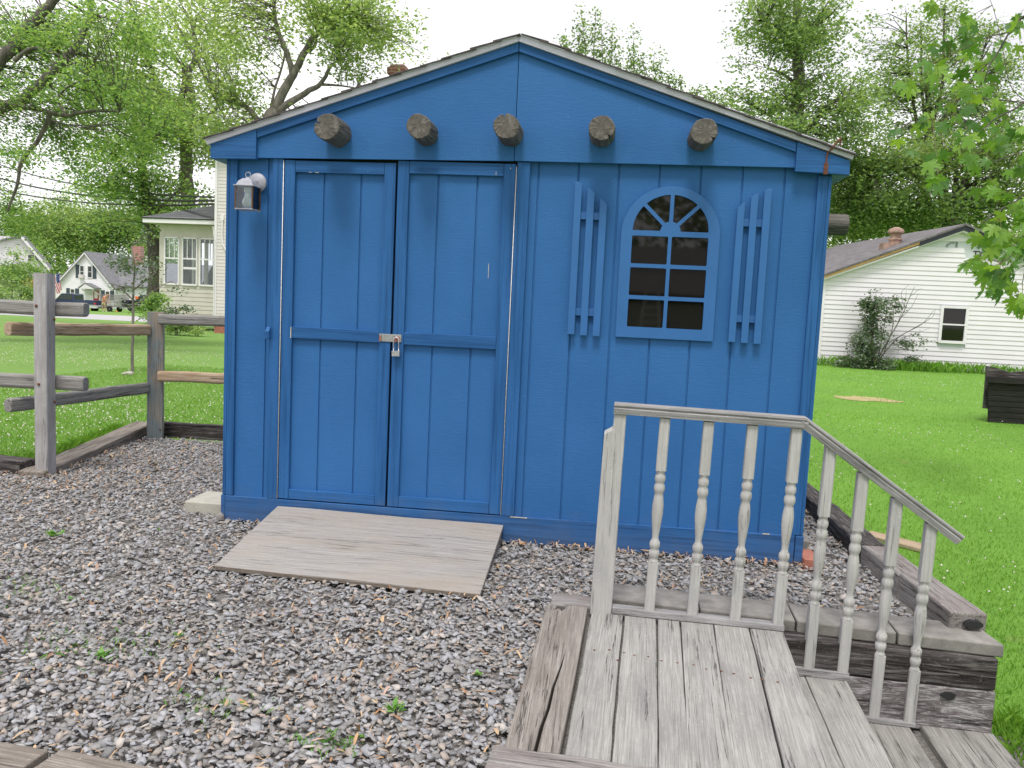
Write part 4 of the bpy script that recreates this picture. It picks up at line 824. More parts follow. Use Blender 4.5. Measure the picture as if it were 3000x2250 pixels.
# side timbers of the landing
tm = MB(); L0 = (1.872,-0.972); R0 = (2.036,-0.972)
left = [(1.872,-0.985),(1.880,-0.974),(1.906,-0.972),(1.914,-0.985),(1.912,-1.01),(1.903,-1.035),(1.925,-1.018),(1.936,-1.045),(1.948,-1.012),(1.952,-0.978),(1.975,-0.972),(2.030,-0.974),(2.038,-0.985),(2.015,-1.60),(1.990,-2.118)]
slit = [(1.930,-2.118),(1.936,-1.98),(1.948,-1.86),(1.952,-1.72),(1.966,-1.56),(1.972,-1.44),(1.961,-1.56),(1.943,-1.73),(1.938,-1.86),(1.926,-1.98),(1.919,-2.118)]
tm.prism(left+slit+[(1.838,-2.118),(1.852,-1.6)], -0.03, 0.034, 'z'); o = obj('landscape_timber', tm, wood('split_tie_wood', (0.14,0.12,0.105), (0.25,0.225,0.20), (0.36,0.33,0.30), 'Y', 60, 0.7, blot=4, blotcol=(0.18,0.155,0.13), bstr=0.9, crackw=0.03), bevel=0.006)
tag(o, 'split brown timber with a rotted notched end, left of the landing boards', 'timber', 'landscape timbers edging the gravel')
timber('landscape_timber', (1.885,-0.892,0.030), (2.098,-0.892,0.030), 0.135, 0.05, 'timber_pink', 'short pinkish timber end behind the railing post', bevel=0.006)
timber('landscape_timber', (1.805,-2.192,0.050), (2.9,-2.262,0.050), 0.12, 0.08, 'timber_pink', 'pale pinkish timber crossing the bottom edge of the photo')
# ================================================================ rail fence left of the shed
def post(name, cx, cy, w_, d_, h_, mat, lab, a=0, bolts=()):
    t = thing(name, lab, 'fence post', (cx,cy,-0.02), R(a), 'posts of the rail fence'); mb = MB(); rr = random.Random(int(h_*100)); k = 7; vs = []
    for i in range(k+1):
        z = h_*i/k; c_ = 0.006; hw, hd = w_/2, d_/2; j = [rr.uniform(-.0015,.0015) for _ in range(8)]
        q = [(-hw+c_,-hd),(hw-c_,-hd),(hw,-hd+c_),(hw,hd-c_),(hw-c_,hd),(-hw+c_,hd),(-hw,hd-c_),(-hw,-hd+c_)]; vs += [(x+jj, y+jj, z) for (x, y), jj in zip(q, j)]
    fs = [(i*8+j,i*8+(j+1)%8,(i+1)*8+(j+1)%8,(i+1)*8+j) for i in range(k) for j in range(8)]+[tuple(range(7,-1,-1)), tuple(range(k*8,k*8+8))]
    obj('post_shaft', mb.add(vs, fs), M[mat], t)
    for (x, z, r, fc) in bolts:
        if fc == 'y': obj('bolt', MB().lathe([(r,0),(r*1.1,0.004),(r*.6,0.009),(r*.2,0.011)], n=10), M['rust'], t, loc=(x,-d_/2-0.0005,z), rot=(R(90),0,0))
        else: obj('bolt', MB().lathe([(r,0),(r*1.1,0.004),(r*.6,0.009),(r*.2,0.011)], n=10), M['rust'], t, loc=(w_/2+0.0005,x,z), rot=(0,R(90),0))
    return t
# tall post is turned so that two faces show
post('fence_post', -1.566, 0.700, 0.091, 0.091, 1.335, 'post', 'tall grey square fence post with rusty bolts, at the left', 0, ((-0.022,1.125,0.009,'y'),(0.026,1.04,0.009,'x'),(-0.01,0.62,0.009,'y'),(0.025,0.50,0.009,'x')))
post('fence_post', -1.668, 2.215, 0.125, 0.10, 1.075, 'post_teal', 'shorter fence post with worn blue-grey and orange stain', 24, ((0.040,0.10,0.006,'y'),))
def rail(p0, p1, w_, t, mat, lab, end=True):
    M_, L = frame_matrix(p0, p1); mb = MB(); rr = random.Random(int(abs(p0[0]*100)+abs(p0[2]*1000))); k = 10; vs = []; r = 0.018
    prof = [(-t/2,-w_/2+r),(-t/2+r*.3,-w_/2+r*.3),(-t/2+r,-w_/2),(t/2-r,-w_/2),(t/2,-w_/2+r),(t/2,w_/2-r),(t/2-r,w_/2),(-t/2+r,w_/2),(-t/2+r*.3,w_/2-r*.3),(-t/2,w_/2-r)]; n = len(prof)
    for i in range(k+1):
        dz = rr.uniform(-.004,.004); s = 0.93 if i in (0,k) else 1.0; x = L*i/k
        vs += [(x, y*s, z*s+dz) for y, z in prof]
    vs = vs[:n]+[(min(0.012,L*.02), y, z+vs[0][2]*0) for y, z in prof]+vs[n:-n]+[(L-0.012, y, z) for y, z in prof]+vs[-n:]; k += 2
    fs = [(i*n+j,(i+1)*n+j,(i+1)*n+(j+1)%n,i*n+(j+1)%n) for i in range(k) for j in range(n)]+[tuple(range(n)), tuple(range(k*n+n-1,k*n-1,-1))]
    o = obj('fence_rail', mb.add(vs, fs), M[mat], M=M_, bevel=0.003); return tag(o, lab, 'fence rail', 'rails of the wooden fence')
rail((-4.2,0.86,1.055), (-1.325,0.775,1.090), 0.092, 0.065, 'frail', 'upper grey rail running off the left edge, behind the tall post')
rail((-4.2,0.86,0.572), (-1.330,0.775,0.605), 0.095, 0.065, 'frail', 'lower grey rail running off the left edge, behind the tall post')
rail((-1.835,0.71,0.945), (-1.70,2.155,0.905), 0.090, 0.06, 'frail_tan', 'upper tan rail from the tall post back to the stained post')
rail((-1.840,0.71,0.440), (-1.71,2.155,0.425), 0.092, 0.06, 'frail', 'lower grey rail sloping from the tall post to the stained post')
rail((-1.61,2.16,1.000), (0.9,2.22,1.04), 0.088, 0.06, 'frail', 'upper grey rail between the stained post and the shed')
rail((-1.61,2.16,0.528), (0.9,2.22,0.59), 0.088, 0.06, 'frail_tan', 'lower orange-tan rail between the stained post and the shed')
M['tub'] = wood('black_stained_wood', (0.010,0.010,0.009), (0.022,0.021,0.019), (0.05,0.048,0.044), 'X', 60, 0.3, blot=3, blotcol=(0.014,0.013,0.012))
# dark planter-like box on the right lawn
tb = thing('wooden_planter', 'black slatted wooden bin on the right lawn at the photo edge', 'planter', (8.4,9.2,-0.17))
for k in range(8):
    z0 = k*0.083; e0 = 0.10*z0; y0 = -0.44-e0*.6; x0 = -0.62-e0; mb = MB().box(x0,1.3,y0,y0+.03,z0,z0+0.080); obj('slat', mb, M['tub'], tb, bevel=0.004)
mb = MB(); mb.add([(-.62,-.42,0),(-.70,-.48,.64),(-.05,.52,.64),(-.1,.45,0),(-.59,-.42,0),(-.66,-.48,.64),(-.01,.52,.64),(-.06,.45,0)], [(0,1,2,3),(7,6,5,4),(0,4,5,1),(1,5,6,2),(2,6,7,3),(3,7,4,0)]); obj('side_panel', mb, M['tub'], tb)
obj('rim', MB().box(-0.72,1.3,-0.52,-0.455,0.60,0.69), M['tub'], tb, bevel=0.005)
obj('back_panel', MB().box(-0.05,1.3,0.42,0.46,0,0.70), M['tub'], tb)
tag(obj('old_board', MB().prism([(-0.68,0.2),(-0.02,0.2),(0.0,0.74),(-0.1,0.80),(-0.35,0.76),(-0.55,0.82),(-0.69,0.84)], 0, 0.04, 'y').xf(Matrix.Translation((8.4,8.82,-0.17))), M['timber_dark']), 'jagged dark brown board standing inside the black bin', 'board')
# ================================================================ buildings
def lap(mb, x0f, x1f, z0, z1, ex, y, proud=0.014, holes=()):
    """lap siding on a wall facing -y; x0f/x1f give the wall's edges at height z"""
    z = z0
    while z < z1-0.01:
        zt = min(z+ex, z1); a0, a1, b0, b1 = x0f(z), x1f(z), x0f(zt), x1f(zt)
        if a1-a0 > 0.02:
            if b1 < b0: b0 = b1 = (b0+b1)/2
            segs = [(a0, a1, b0, b1)]
            for hx0, hx1, hz0, hz1 in holes:
                if zt > hz0+0.01 and z < hz1-0.01:
                    ns = []
                    for q in segs:
                        if q[0] < hx0 and q[1] > hx1: ns += [(q[0],hx0,q[2],hx0),(hx1,q[1],hx1,q[3])]
                        else: ns.append(q)
                    segs = ns
            for q in segs:
                mb.add([(q[0],y-proud,z),(q[1],y-proud,z),(q[3],y-0.001,zt),(q[2],y-0.001,zt),(q[0],y,z),(q[1],y,z)], [(0,1,2,3),(4,5,1,0)])
        z = zt
def window(par, x0, x1, z0, z1, y, fr=0.07, mid=True, vert=0, frm='whitetrim', gl='glass_soft', name='window', dep=0.05, open_=False, vtop=0):
    """double-hung window on a wall facing -y: frame ring with the panes as its sub-part"""
    mb = MB(); ya, yb = y-dep, y+0.02
    mb.box(x0,x0+fr,ya,yb,z0,z1); mb.box(x1-fr,x1,ya,yb,z0,z1); mb.box(x0+fr,x1-fr,ya,yb,z1-fr,z1); mb.box(x0+fr-0.01,x1-fr+0.01,ya-0.02,yb,z0,z0+fr)
    zm = (z0+z1)/2; 
    if mid: mb.box(x0+fr,x1-fr,ya+0.01,yb,zm-0.02,zm+0.02)
    for k in range(vert): xx = x0+fr+(x1-x0-2*fr)*(k+1)/(vert+1); mb.box(xx-0.012,xx+0.012,ya+0.02,yb,z0+fr,z1-fr)
    for k in range(vtop): xx = x0+fr+(x1-x0-2*fr)*(k+1)/(vtop+1); mb.box(xx-0.012,xx+0.012,ya+0.02,yb,zm+0.02,z1-fr)
    o = obj(name, mb, M[frm], par)
    obj('pane', MB().box(x0+fr-0.005,x1-fr+0.005,y-0.012,y-0.004,z0+fr-0.005,z1-fr+0.005), M[gl], o); return o
def roof_slab(par, p_eave0, p_eave1, p_ridge1, p_ridge0, t, mat, name='roof'):
    """slab whose local x runs along the eave and y up the slope"""
    a, b, c, d = map(Vector, (p_eave0, p_eave1, p_ridge1, p_ridge0)); x = (b-a).normalized(); n = x.cross(d-a).normalized(); y = n.cross(x)
    Mx = Matrix((x, y, n)).transposed().to_4x4(); Mx.translation = a; inv = Mx.inverted(); q = [inv @ p for p in (a,b,c,d)]; mb = MB()
    vs = [tuple(p) for p in q]+[(p.x, p.y, p.z-t) for p in q]; mb.add(vs, [(0,1,2,3),(7,6,5,4),(0,4,5,1),(1,5,6,2),(2,6,7,3),(3,7,4,0)])
    return obj(name, mb, mat, par, M=Mx)
M['shingle_grey'] = shingle_mat('shingle_grey_brown', (0.105,0.095,0.10), (0.215,0.20,0.21)); M['shingle_dark'] = shingle_mat('shingle_dark_grey', (0.075,0.077,0.083), (0.155,0.158,0.17)); M['shingle_mid'] = shingle_mat('shingle_mid_grey', (0.15,0.15,0.16), (0.26,0.26,0.28))
M['fascia_raw'] = plain('raw_orange_wood', (0.52,0.30,0.11), 0.7, 0, 0.15, 5); M['fascia_black'] = plain('dark_navy_fascia', (0.018,0.020,0.032), 0.6)
M['wrap'] = plain('house_wrap', (0.60,0.62,0.66), 0.6, 0, 0.04, 1.2); M['flue'] = plain('rusty_flue_clay', (0.33,0.22,0.17), 0.9, 0, 0.4, 8, bmp=0.5); M['teal_black'] = plain('shutter_dark', (0.05,0.07,0.09), 0.6)
# ---- white building on the right, siding unfinished in the gable
gr = thing('white_outbuilding', 'long white sided building with unfinished gable on the right, bare orange fascia board', 'building', (7.92,19.7,-0.02))
W_, zE, PKx, PKz = 7.0, 2.40, 3.47, 3.87
def gx0(z): return 0.0 if z < zE else (z-zE)/(PKz-zE)*PKx
def gx1(z): return W_ if z < zE else W_-(z-zE)/(PKz-zE)*(W_-PKx)
wx0, wx1, wz0, wz1 = 3.12, 3.85, 0.77, 1.80
mb = MB(); lap(mb, gx0, lambda z: (gx1(z) if z < 3.10 else 3.65-(z-3.10)*0.25), 0.03, 3.36, 0.128, 0.0, 0.018, holes=((wx0,wx1,wz0,wz1),)); lap(mb, lambda z: gx0(z), gx1, 3.53, 3.86, 0.128, 0.0, 0.018); obj('siding', mb, M['white'], gr)
sk = (-1.1, 8.0)   # the long sides run back at this slant
mb = MB(); prof = [(0,0.0),(W_,0.0),(W_,zE),(PKx,PKz),(0,zE)]; mb.add([(x,0.004,z) for x, z in prof]+[(x+sk[0],sk[1],z) for x, z in prof], [(0,1,2,3,4),(9,8,7,6,5),(0,4,9,5),(1,6,7,2)]); obj('wall', mb, M['wrap'], gr)
fm = MB().box(-0.01,W_+0.01,-0.006,0.003,-0.25,0.03); obj('foundation', fm, M['concrete2'], gr)
obj('corner_trim', MB().box(-0.03,0.05,-0.035,0.06,0.03,zE-0.02), M['whitetrim'], gr)
def rb(x0, z0, x1, z1, h, y0, y1, mat, name):
    dx, dz = x1-x0, z1-z0; L = math.hypot(dx,dz); mb = MB().prism([(x0,z0),(x1,z1),(x1,z1-h),(x0,z0-h)], y0, y1, 'y'); return obj(name, mb, M[mat], gr)
e0 = (-0.12, zE-0.05+0.12); pk = (PKx, PKz+0.11); om = 0.69; xm, zm = e0[0]+(pk[0]-e0[0])*om, e0[1]+(pk[1]-e0[1])*om
rb(*e0, xm, zm, 0.105, -0.20, -0.17, 'fascia_raw', 'raw_fascia'); rb(xm+0.003, zm, *pk, 0.16, -0.20, -0.17, 'fascia_black', 'dark_fascia'); rb(*pk, W_+0.12, zE+0.07, 0.16, -0.20, -0.17, 'fascia_black', 'dark_fascia')
rb(e0[0], e0[1]-0.105, pk[0], pk[1]-0.15, 0.05, -0.17, -0.02, 'whitetrim', 'rake_trim'); rb(pk[0], pk[1]-0.15, W_+0.1, zE-0.07, 0.05, -0.17, -0.02, 'whitetrim', 'rake_trim')
kx = sk[0]/sk[1]
def rp_(x, z, y): return (x+kx*y, y, z)
roof_slab(gr, rp_(e0[0],e0[1]+0.02,sk[1]+.2), rp_(e0[0],e0[1]+0.02,-0.22), rp_(pk[0],pk[1]+0.02,-0.22), rp_(pk[0],pk[1]+0.02,sk[1]+.2), 0.05, M['shingle_grey'])
roof_slab(gr, rp_(W_+.12,zE+0.09,-0.22), rp_(W_+.12,zE+0.09,sk[1]+.2), rp_(pk[0],pk[1]+0.02,sk[1]+.2), rp_(pk[0],pk[1]+0.02,-0.22), 0.05, M['shingle_grey'])
wd = window(gr, wx0, wx1, wz0, wz1, -0.01, 0.075, gl='glass', dep=0.06)
# letters and house mark printed on the wrap, partly tucked under the top course
def text(s, size, loc, mat, par, rotx=90, ext=0.002, name='lettering', bold=0.0, shear=0):
    cu = bpy.data.curves.new(name, 'FONT'); cu.body = s; cu.size = size; cu.extrude = ext; cu.offset = bold; cu.shear = shear
    o = bpy.data.objects.new(name, cu); S.collection.objects.link(o); dg = bpy.context.evaluated_depsgraph_get(); me = bpy.data.meshes.new_from_object(o.evaluated_get(dg)); bpy.data.objects.remove(o)
    me.materials.clear(); me.materials.append(mat); n = bpy.data.objects.new(name, me); link(n, par); n.location = loc; n.rotation_euler = (R(rotx),0,0); return n
text('TYPAR', 0.22, (3.83,-0.004,3.145), M['black'], gr, bold=0.004)
lg = MB()
for k in range(2):
    o_ = k*0.03; lg.tube([(3.13+o_,-0.004,3.37),(3.13+o_,-0.004,3.44-o_*.3),(3.24,-0.004,3.51-o_*1.2),(3.33,-0.004,3.505-o_)], 0.006, 4)
    lg.tube([(3.37+o_,-0.004,3.37),(3.37+o_,-0.004,3.52)], 0.007, 4)
obj('house_mark', lg, M['black'], gr)
cb = MB().box(1.72,2.22,0.75,1.15,3.0,3.50); obj('flue_base', cb, M['flue'], gr)
fl_ = MB().lathe([(0.17,3.40),(0.17,3.58),(0.19,3.60),(0.19,3.63),(0.15,3.65),(0.14,3.74),(0.16,3.76),(0.22,3.80),(0.22,3.84),(0.19,3.90),(0.06,3.96)], (2.09,0.95), 14); obj('chimney_flue', fl_, M['flue'], gr)
# ---- pale house with the enclosed porch, left behind the shed
Zh = 29.3; c0 = P(627, 976, Zh); gz = -0.25
hz = thing('porch_house', 'pale two-storey house with an enclosed windowed porch, left behind the shed', 'house', (c0[0],c0[1],gz), R(-3))
def lapw(mb, x0, x1, z0, z1, ex, y, pr=0.012): lap(mb, lambda z: x0, lambda z: x1, z0, z1, ex, y, pr)
mb = MB(); lapw(mb, 0.06, 4.9, 0.35, 6.35, 0.118, 0.0); obj('siding', mb, M['cream2'], hz)
obj('wall', MB().box(0.0,9.0,0.005,8.0,0.0,6.36), M['cream2'], hz); obj('corner_trim', MB().box(-0.02,0.07,-0.03,0.06,0.25,6.36), M['whitetrim'], hz)
obj('foundation', MB().box(0.01,4.9,-0.01,0.004,0.0,0.34), M['brick'], hz)
roof_slab(hz, (-0.1,-0.3,6.32), (9.1,-0.3,6.32), (9.1,3.6,6.85), (-0.1,3.6,6.85), 0.06, M['shingle_dark']); roof_slab(hz, (9.1,8.3,6.32), (-0.1,8.3,6.32), (-0.1,3.6,6.85), (9.1,3.6,6.85), 0.06, M['shingle_dark'])
chp = P(1155, 215, Zh+3.5); chx = chp[0]-c0[0]; chy = chp[1]-c0[1]
ctz = P(1155,200,Zh+3.5)[2]-gz; ck = MB().box(chx-0.30,chx+0.30,chy-0.3,chy+0.3,6.2,ctz-.38); ck.box(chx-0.36,chx+0.36,chy-0.4,chy+0.4,ctz-.38,ctz-.12); ck.box(chx-0.28,chx+0.28,chy-0.28,chy+0.28,ctz-.12,ctz)
def bricks():
    m, nt, b = new_mat('chimney_brick'); t = nt.nodes.new('ShaderNodeTexCoord'); mp = nt.nodes.new('ShaderNodeMapping'); mp.inputs['Rotation'].default_value = (R(90),0,0); br = nd(nt, 'TexBrick', Scale=1.0)
    br.inputs['Brick Width'].default_value = 0.3; br.inputs['Row Height'].default_value = 0.13; br.inputs['Mortar Size'].default_value = 0.016; br.inputs['Color1'].default_value = (0.30,0.11,0.09,1); br.inputs['Color2'].default_value = (0.40,0.17,0.14,1); br.inputs['Mortar'].default_value = (0.45,0.32,0.29,1)
    nt.links.new(t.outputs['Object'], mp.inputs['Vector']); nt.links.new(mp.outputs[0], br.inputs['Vector']); nt.links.new(br.outputs['Color'], b.inputs['Base Color']); b.inputs['Roughness'].default_value = 0.9; return m
M['chimney'] = bricks(); obj('chimney', ck, M['chimney'], hz)
# porch wing, window wall with real openings
px0, px1, pyf = -2.98, -0.03, 1.35; z0p, z1p = 0.30, 3.86
sills, heads = 1.66, 3.40
wins = [(-2.78,-2.17),(-2.06,-1.45),(-1.36,-0.75)]
mb = MB(); lapw(mb, px0+.04, px1, z0p, 1.60, 0.155, pyf, 0.015); obj('siding', mb, M['cream'], hz)
pw = MB(); pw.box(px0,px1,pyf,pyf+.12,z0p,1.64); pw.box(px0,px1,pyf,pyf+.12,heads,z1p); 
xs_ = [px0]+[v for a, b_ in wins for v in (a,b_)]
pw.box(px0,wins[0][0],pyf-.02,pyf+.12,1.64,heads); pw.box(wins[0][1],wins[1][0],pyf-.02,pyf+.12,1.64,heads); pw.box(wins[1][1],wins[2][0],pyf-.02,pyf+.12,1.64,heads); pw.box(wins[2][1],px1,pyf-.02,pyf+.12,1.64,heads)
pw.box(px0,px0+.12,pyf+.12,pyf+3.2,z0p,1.64); pw.box(px0,px0+.12,pyf+.12,pyf+3.2,heads,z1p)
for yy in (pyf+.12,pyf+1.2,pyf+2.2,pyf+3.1): pw.box(px0,px0+.12,yy,yy+.14,1.64,heads)
pw.box(px0,px1,pyf+3.1,pyf+3.2,z0p,1.64); pw.box(px0,px1,pyf+3.1,pyf+3.2,heads,z1p)
for xx in (-2.6,-1.9,-1.2,-0.5): pw.box(xx,xx+.22,pyf+3.1,pyf+3.2,1.64,heads)
pw.box(-1.5,0,pyf+2.6,pyf+2.7,1.0,2.9)
obj('porch_wall', pw, M['cream'], hz)
for i, (a, b_) in enumerate(wins):
    b2 = min(b_, -0.04); w1 = MB(); y = pyf-.04; fr = .045
    w1.box(a,a+fr,y,y+.1,sills,heads); w1.box(b2-fr,b2,y,y+.1,sills,heads); w1.box(a,b2,y,y+.1,heads-fr,heads); w1.box(a,b2,y-.02,y+.1,sills-.02,sills+fr); w1.box(a+fr,b2-fr,y+.01,y+.08,2.60,2.65)
    if i == 1: w1.box(a+fr,b2-fr,y+.03,y+.08,2.24,2.32)
    for k in (1,2): xx = a+(b_-a)*k/3; w1.box(xx-.013,xx+.013,y+.02,y+.06,2.65,heads-fr) if xx < b2-.05 else None
    o = obj('porch_window', w1, M['whitetrim'], hz); obj('pane', MB().box(a+fr,b2-fr,y+.05,y+.056,sills+fr,heads-fr), M['glass_clear'], o)
obj('fascia', MB().box(px0-.42,px1,pyf-.42,pyf-.38,z1p+.01,z1p+.22), M['whitetrim'], hz)
obj('porch_soffit', MB().box(px0-.42,px1,pyf-.38,pyf+3.4,z1p+.01,z1p+.05), M['cream'], hz)
roof_slab(hz, (px0-.46,pyf-.46,z1p+.20), (px1,pyf-.46,z1p+.20), (px1,pyf+1.6,z1p+.95), (px0+1.5,pyf+1.6,z1p+.95), 0.05, M['shingle_dark'])
roof_slab(hz, (px0-.46,pyf+3.6,z1p+.20), (px0-.46,pyf-.46,z1p+.20), (px0+1.5,pyf+1.6,z1p+.95), (px0+1.5,pyf+1.65,z1p+.95), 0.05, M['shingle_dark'])
mt = MB().box(0.22,0.34,-.06,0.0,3.95,4.12); mt.tube([(0.28,-.04,3.95),(0.28,-.04,3.35),(0.31,-.04,3.12),(0.42,-.04,2.92),(0.75,-.04,2.82)], 0.028, 8)
mt.tube([(-0.06,-.05,3.72),(0.0,-.05,3.3),(0.0,-.05,0.6)], 0.016, 6); obj('service_conduit', mt, M['whitetrim'], hz)
# service wires from the street to the house
svc = P(634, 590, Zh); 
for (u0, v0, z0_, u1, v1, sag, lab, r_) in ((-260,345,60,632,578,1.3,'uppermost utility cable crossing the gap in the left trees',.034),(-260,405,60,632,588,1.2,'middle utility cable crossing the gap in the left trees',.045),(-260,455,60,632,598,1.1,'lowest utility cable crossing the gap in the left trees',.040)):
    a, b_ = P(u0, v0, z0_), P(u1, v1, Zh-.05); pts = [tuple(a+(b_-a)*t-np.array([0,0,sag*4*t*(1-t)])) for t in np.linspace(0,1,18)]
    tag(obj('utility_cable', MB().tube(pts, r_, 5), M['black']), lab, 'cable', 'utility cables on the left')
M['white_far'] = plain('bright_white_clapboard', (0.86,0.83,0.87), 0.5, 0, 0.03, 1)
# ---- white gabled cottage across the street
Zc = 92; cc = P(173, 902, Zc); cg = float(hgt(cc[0], cc[1]))-.1
s_ = Zc/F_PX/5.53    # metres per zoomed pixel at that distance
ct = thing('white_cottage', 'white gabled cottage with grey roof, dark shutters and a red front door across the street', 'house', (float(P(178,902,Zc)[0]), cc[1], cg), R(2))
def cxz(zx, zy): # zoomed-crop pixel -> local metres
    return (zx-985)*s_, (1372-zy)*s_
gwid = (1890-985)*s_; pkx, pkz = cxz(1420, 470); ez = (1372-1000)*s_
ezl = ez*1.0
mb = MB(); xL0 = -(985-700)*s_
def cx0(z): return 0.0-(0.5) if z < ezl else -0.5+(z-ezl)/(pkz-ezl)*(pkx+0.5)
def cx1(z): return gwid if z < ez else gwid-(z-ez)/(pkz-ez)*(gwid-pkx)
lap(mb, cx0, cx1, 0.3, pkz, 0.17, 0.0, 0.02); obj('siding', mb, M['white_far'], ct)
mb = MB(); prof = [(-.5,0),(gwid,0),(gwid,ez),(pkx,pkz),(-.5,ezl)]; mb.add([(x,.01,z) for x, z in prof]+[(x,9,z) for x, z in prof], [(0,1,2,3,4),(9,8,7,6,5),(0,4,9,5),(1,6,7,2)]); obj('wall', mb, M['white_far'], ct)
ov = .35
roof_slab(ct, (-.5-ov,9.2,ezl-ov*1.0), (-.5-ov,-ov,ezl-ov*1.0), (pkx,-ov,pkz+.12), (pkx,9.2,pkz+.12), .1, M['shingle_mid']); roof_slab(ct, (gwid+ov,-ov,ez-ov*.9), (gwid+ov,9.2,ez-ov*.9), (pkx,9.2,pkz+.12), (pkx,-ov,pkz+.12), .1, M['shingle_mid'])
for (x0, z0, x1, z1) in ((-.5-ov,ezl-ov*1.0,pkx,pkz+.12),(pkx,pkz+.12,gwid+ov,ez-ov*.9)): obj('rake_trim', MB().prism([(x0,z0-.1),(x1,z1-.1),(x1,z1-.32),(x0,z0-.32)], -ov, -ov+.05, 'y'), M['whitetrim'], ct)
def wpx(zx0, zx1, zy0, zy1, shl=True, shr=True, **k):
    a, zt = cxz(zx0, zy0); b_, zb = cxz(zx1, zy1); window(ct, a, b_, zb, zt, -.02, .09, dep=.05, **k)
    for q, ok in ((-1,shl),(1,shr)):
        if ok:
            x0 = a-.42-.02 if q < 0 else b_+.02; obj('shutter', MB().box(x0,x0+.42,-.05,-.021,zb-.04,zt+.04), M['teal_black'], ct)
wpx(1310,1395,680,880, shr=False); wpx(1440,1530,680,880, shl=False); wpx(1150,1235,1060,1200); wpx(1740,1825,1070,1205)
a, zt = cxz(1315,830); obj('air_conditioner', MB().box(a,a+.55,-.35,-.03,zt-.38,zt), M['cream2'], ct, bevel=.02)
a, zt = cxz(1545,1075); b_, zb = cxz(1635,1330); dr = obj('door', MB().box(a,b_,-.06,-.02,zb,zt), plain('red_door',(0.45,0.05,0.06),0.5), ct); obj('storm_panel', MB().box(a+.12,b_-.12,-.09,-.062,zb+.9,zt-.1), M['white_far'], dr)
a0, zt = cxz(1385,1035); a1, zq = cxz(1675,1035); am, zp = cxz(1500,955); hd = MB()
roof_slab(ct, (a0,-1.15,zt), (a0,-1.15,zt), (am,-1.15,zp), (am,0,zp), .06, M['shingle_mid']) if False else None
hd.prism([(a0,zt),(am,zp),(a1,zt),(a1,zt-.1),(am,zp-.1),(a0,zt-.1)], -1.15, -.02, 'y'); obj('porch_roof', hd, M['shingle_mid'], ct)
obj('porch_gable', MB().prism([(a0+.1,zt-.12),(am,zp-.12),(a1-.1,zt-.12)], -1.12, -1.06, 'y'), M['whitetrim'], ct)
for q in (1440,1600): a, zt2 = cxz(q,1065); b_, zb2 = cxz(q+60,1150); obj('bracket', MB().tube([(a,-1.0,zt2),(b_,-.05,zb2)], .06, 6), M['whitetrim'], ct)
dk = MB(); a, zt = cxz(1370,1258); b_, zb = cxz(1640,1330); dk.box(a,b_,-2.4,-.1,zb-.6,zb-.45)
dk.box(a,b_,-2.4,-2.32,zt-.06,zt); 
for k in range(16): x = a+(b_-a)*k/15; dk.box(x-.025,x+.025,-2.38,-2.33,zb-.5,zt)
obj('deck_railing', dk, M['frail'], ct)
wing = MB(); wl0 = gwid+.0; lap(wing, lambda z: wl0, lambda z: wl0+8.5, .3, 2.7, .17, 1.8, .02); wing.box(wl0,wl0+8.5,1.81,7.5,0,2.7); obj('wing', wing, M['white_far'], ct)
roof_slab(ct, (gwid-1.5,1.3,2.65), (wl0+9,1.3,2.65), (wl0+9,4.6,5.5), (gwid-1.5,4.6,5.5), .1, M['shingle_mid']); roof_slab(ct, (wl0+9,7.9,2.65), (gwid-1.5,7.9,2.65), (gwid-1.5,4.6,5.5), (wl0+9,4.6,5.5), .1, M['shingle_mid'])
window(ct, wl0+4.4, wl0+5.3, .9, 2.2, 1.76, .09); window(ct, wl0+6.6, wl0+7.5, .9, 2.2, 1.76, .09)
chq = MB().box(gwid-.3,gwid+.7,4.2,5.0,4.8,7.3); obj('chimney', chq, M['chimney'], ct)
lf = MB(); lap(lf, lambda z: -4.5, lambda z: -.52, .2, 2.75, .17, 2.2, .02); lf.box(-4.5,-.52,2.21,7,0,2.75); obj('wing', lf, M['white_far'], ct); roof_slab(ct, (-4.8,1.8,2.7), (-.55,1.8,2.7), (-.55,4.4,3.6), (-4.8,4.4,3.6), .1, M['shingle_mid'])
obj('garage_door', MB().box(-2.1,-1.3,2.10,2.17,0.1,2.0), M['cream'], ct)
# ---- house at the far left edge
Zl = 78; lc = P(60, 890, Zl); lgz = float(hgt(lc[0], lc[1])); s2 = Zl/F_PX/5.53
lh = thing('left_house', 'white house with grey porch roof half hidden by trees at the left edge', 'house', (lc[0]-60*Zl/F_PX, lc[1], lgz), R(26))
def lxz(zx, zy): return zx*s2, (1385-zy)*s2
pk2, ez2 = lxz(255,200), lxz(700,680); w2 = ez2[0]-.2
mb = MB(); lap(mb, lambda z: -9.0, lambda z: (w2-.8 if z < ez2[1]-.2 else w2-.8-(z-ez2[1]+.2)*(w2-.8-pk2[0])/(pk2[1]-ez2[1])), .2, pk2[1]-.2, .17, 1.5, .02); obj('siding', mb, M['white'], lh)
obj('wall', MB().prism([(-9,0),(w2-.8,0),(w2-.8,ez2[1]-.3),(pk2[0],pk2[1]-.3),(-9,ez2[1]-.3)], 1.52, 3.0, 'y'), M['white'], lh)
roof_slab(lh, (w2,1.1,ez2[1]-.25), (w2,3.2,ez2[1]-.25), (pk2[0],3.2,pk2[1]), (pk2[0],1.1,pk2[1]), .14, M['shingle_mid']); roof_slab(lh, (-9.4,3.2,ez2[1]-.6), (-9.4,1.1,ez2[1]-.6), (pk2[0],1.1,pk2[1]), (pk2[0],3.2,pk2[1]), .14, M['shingle_mid'])
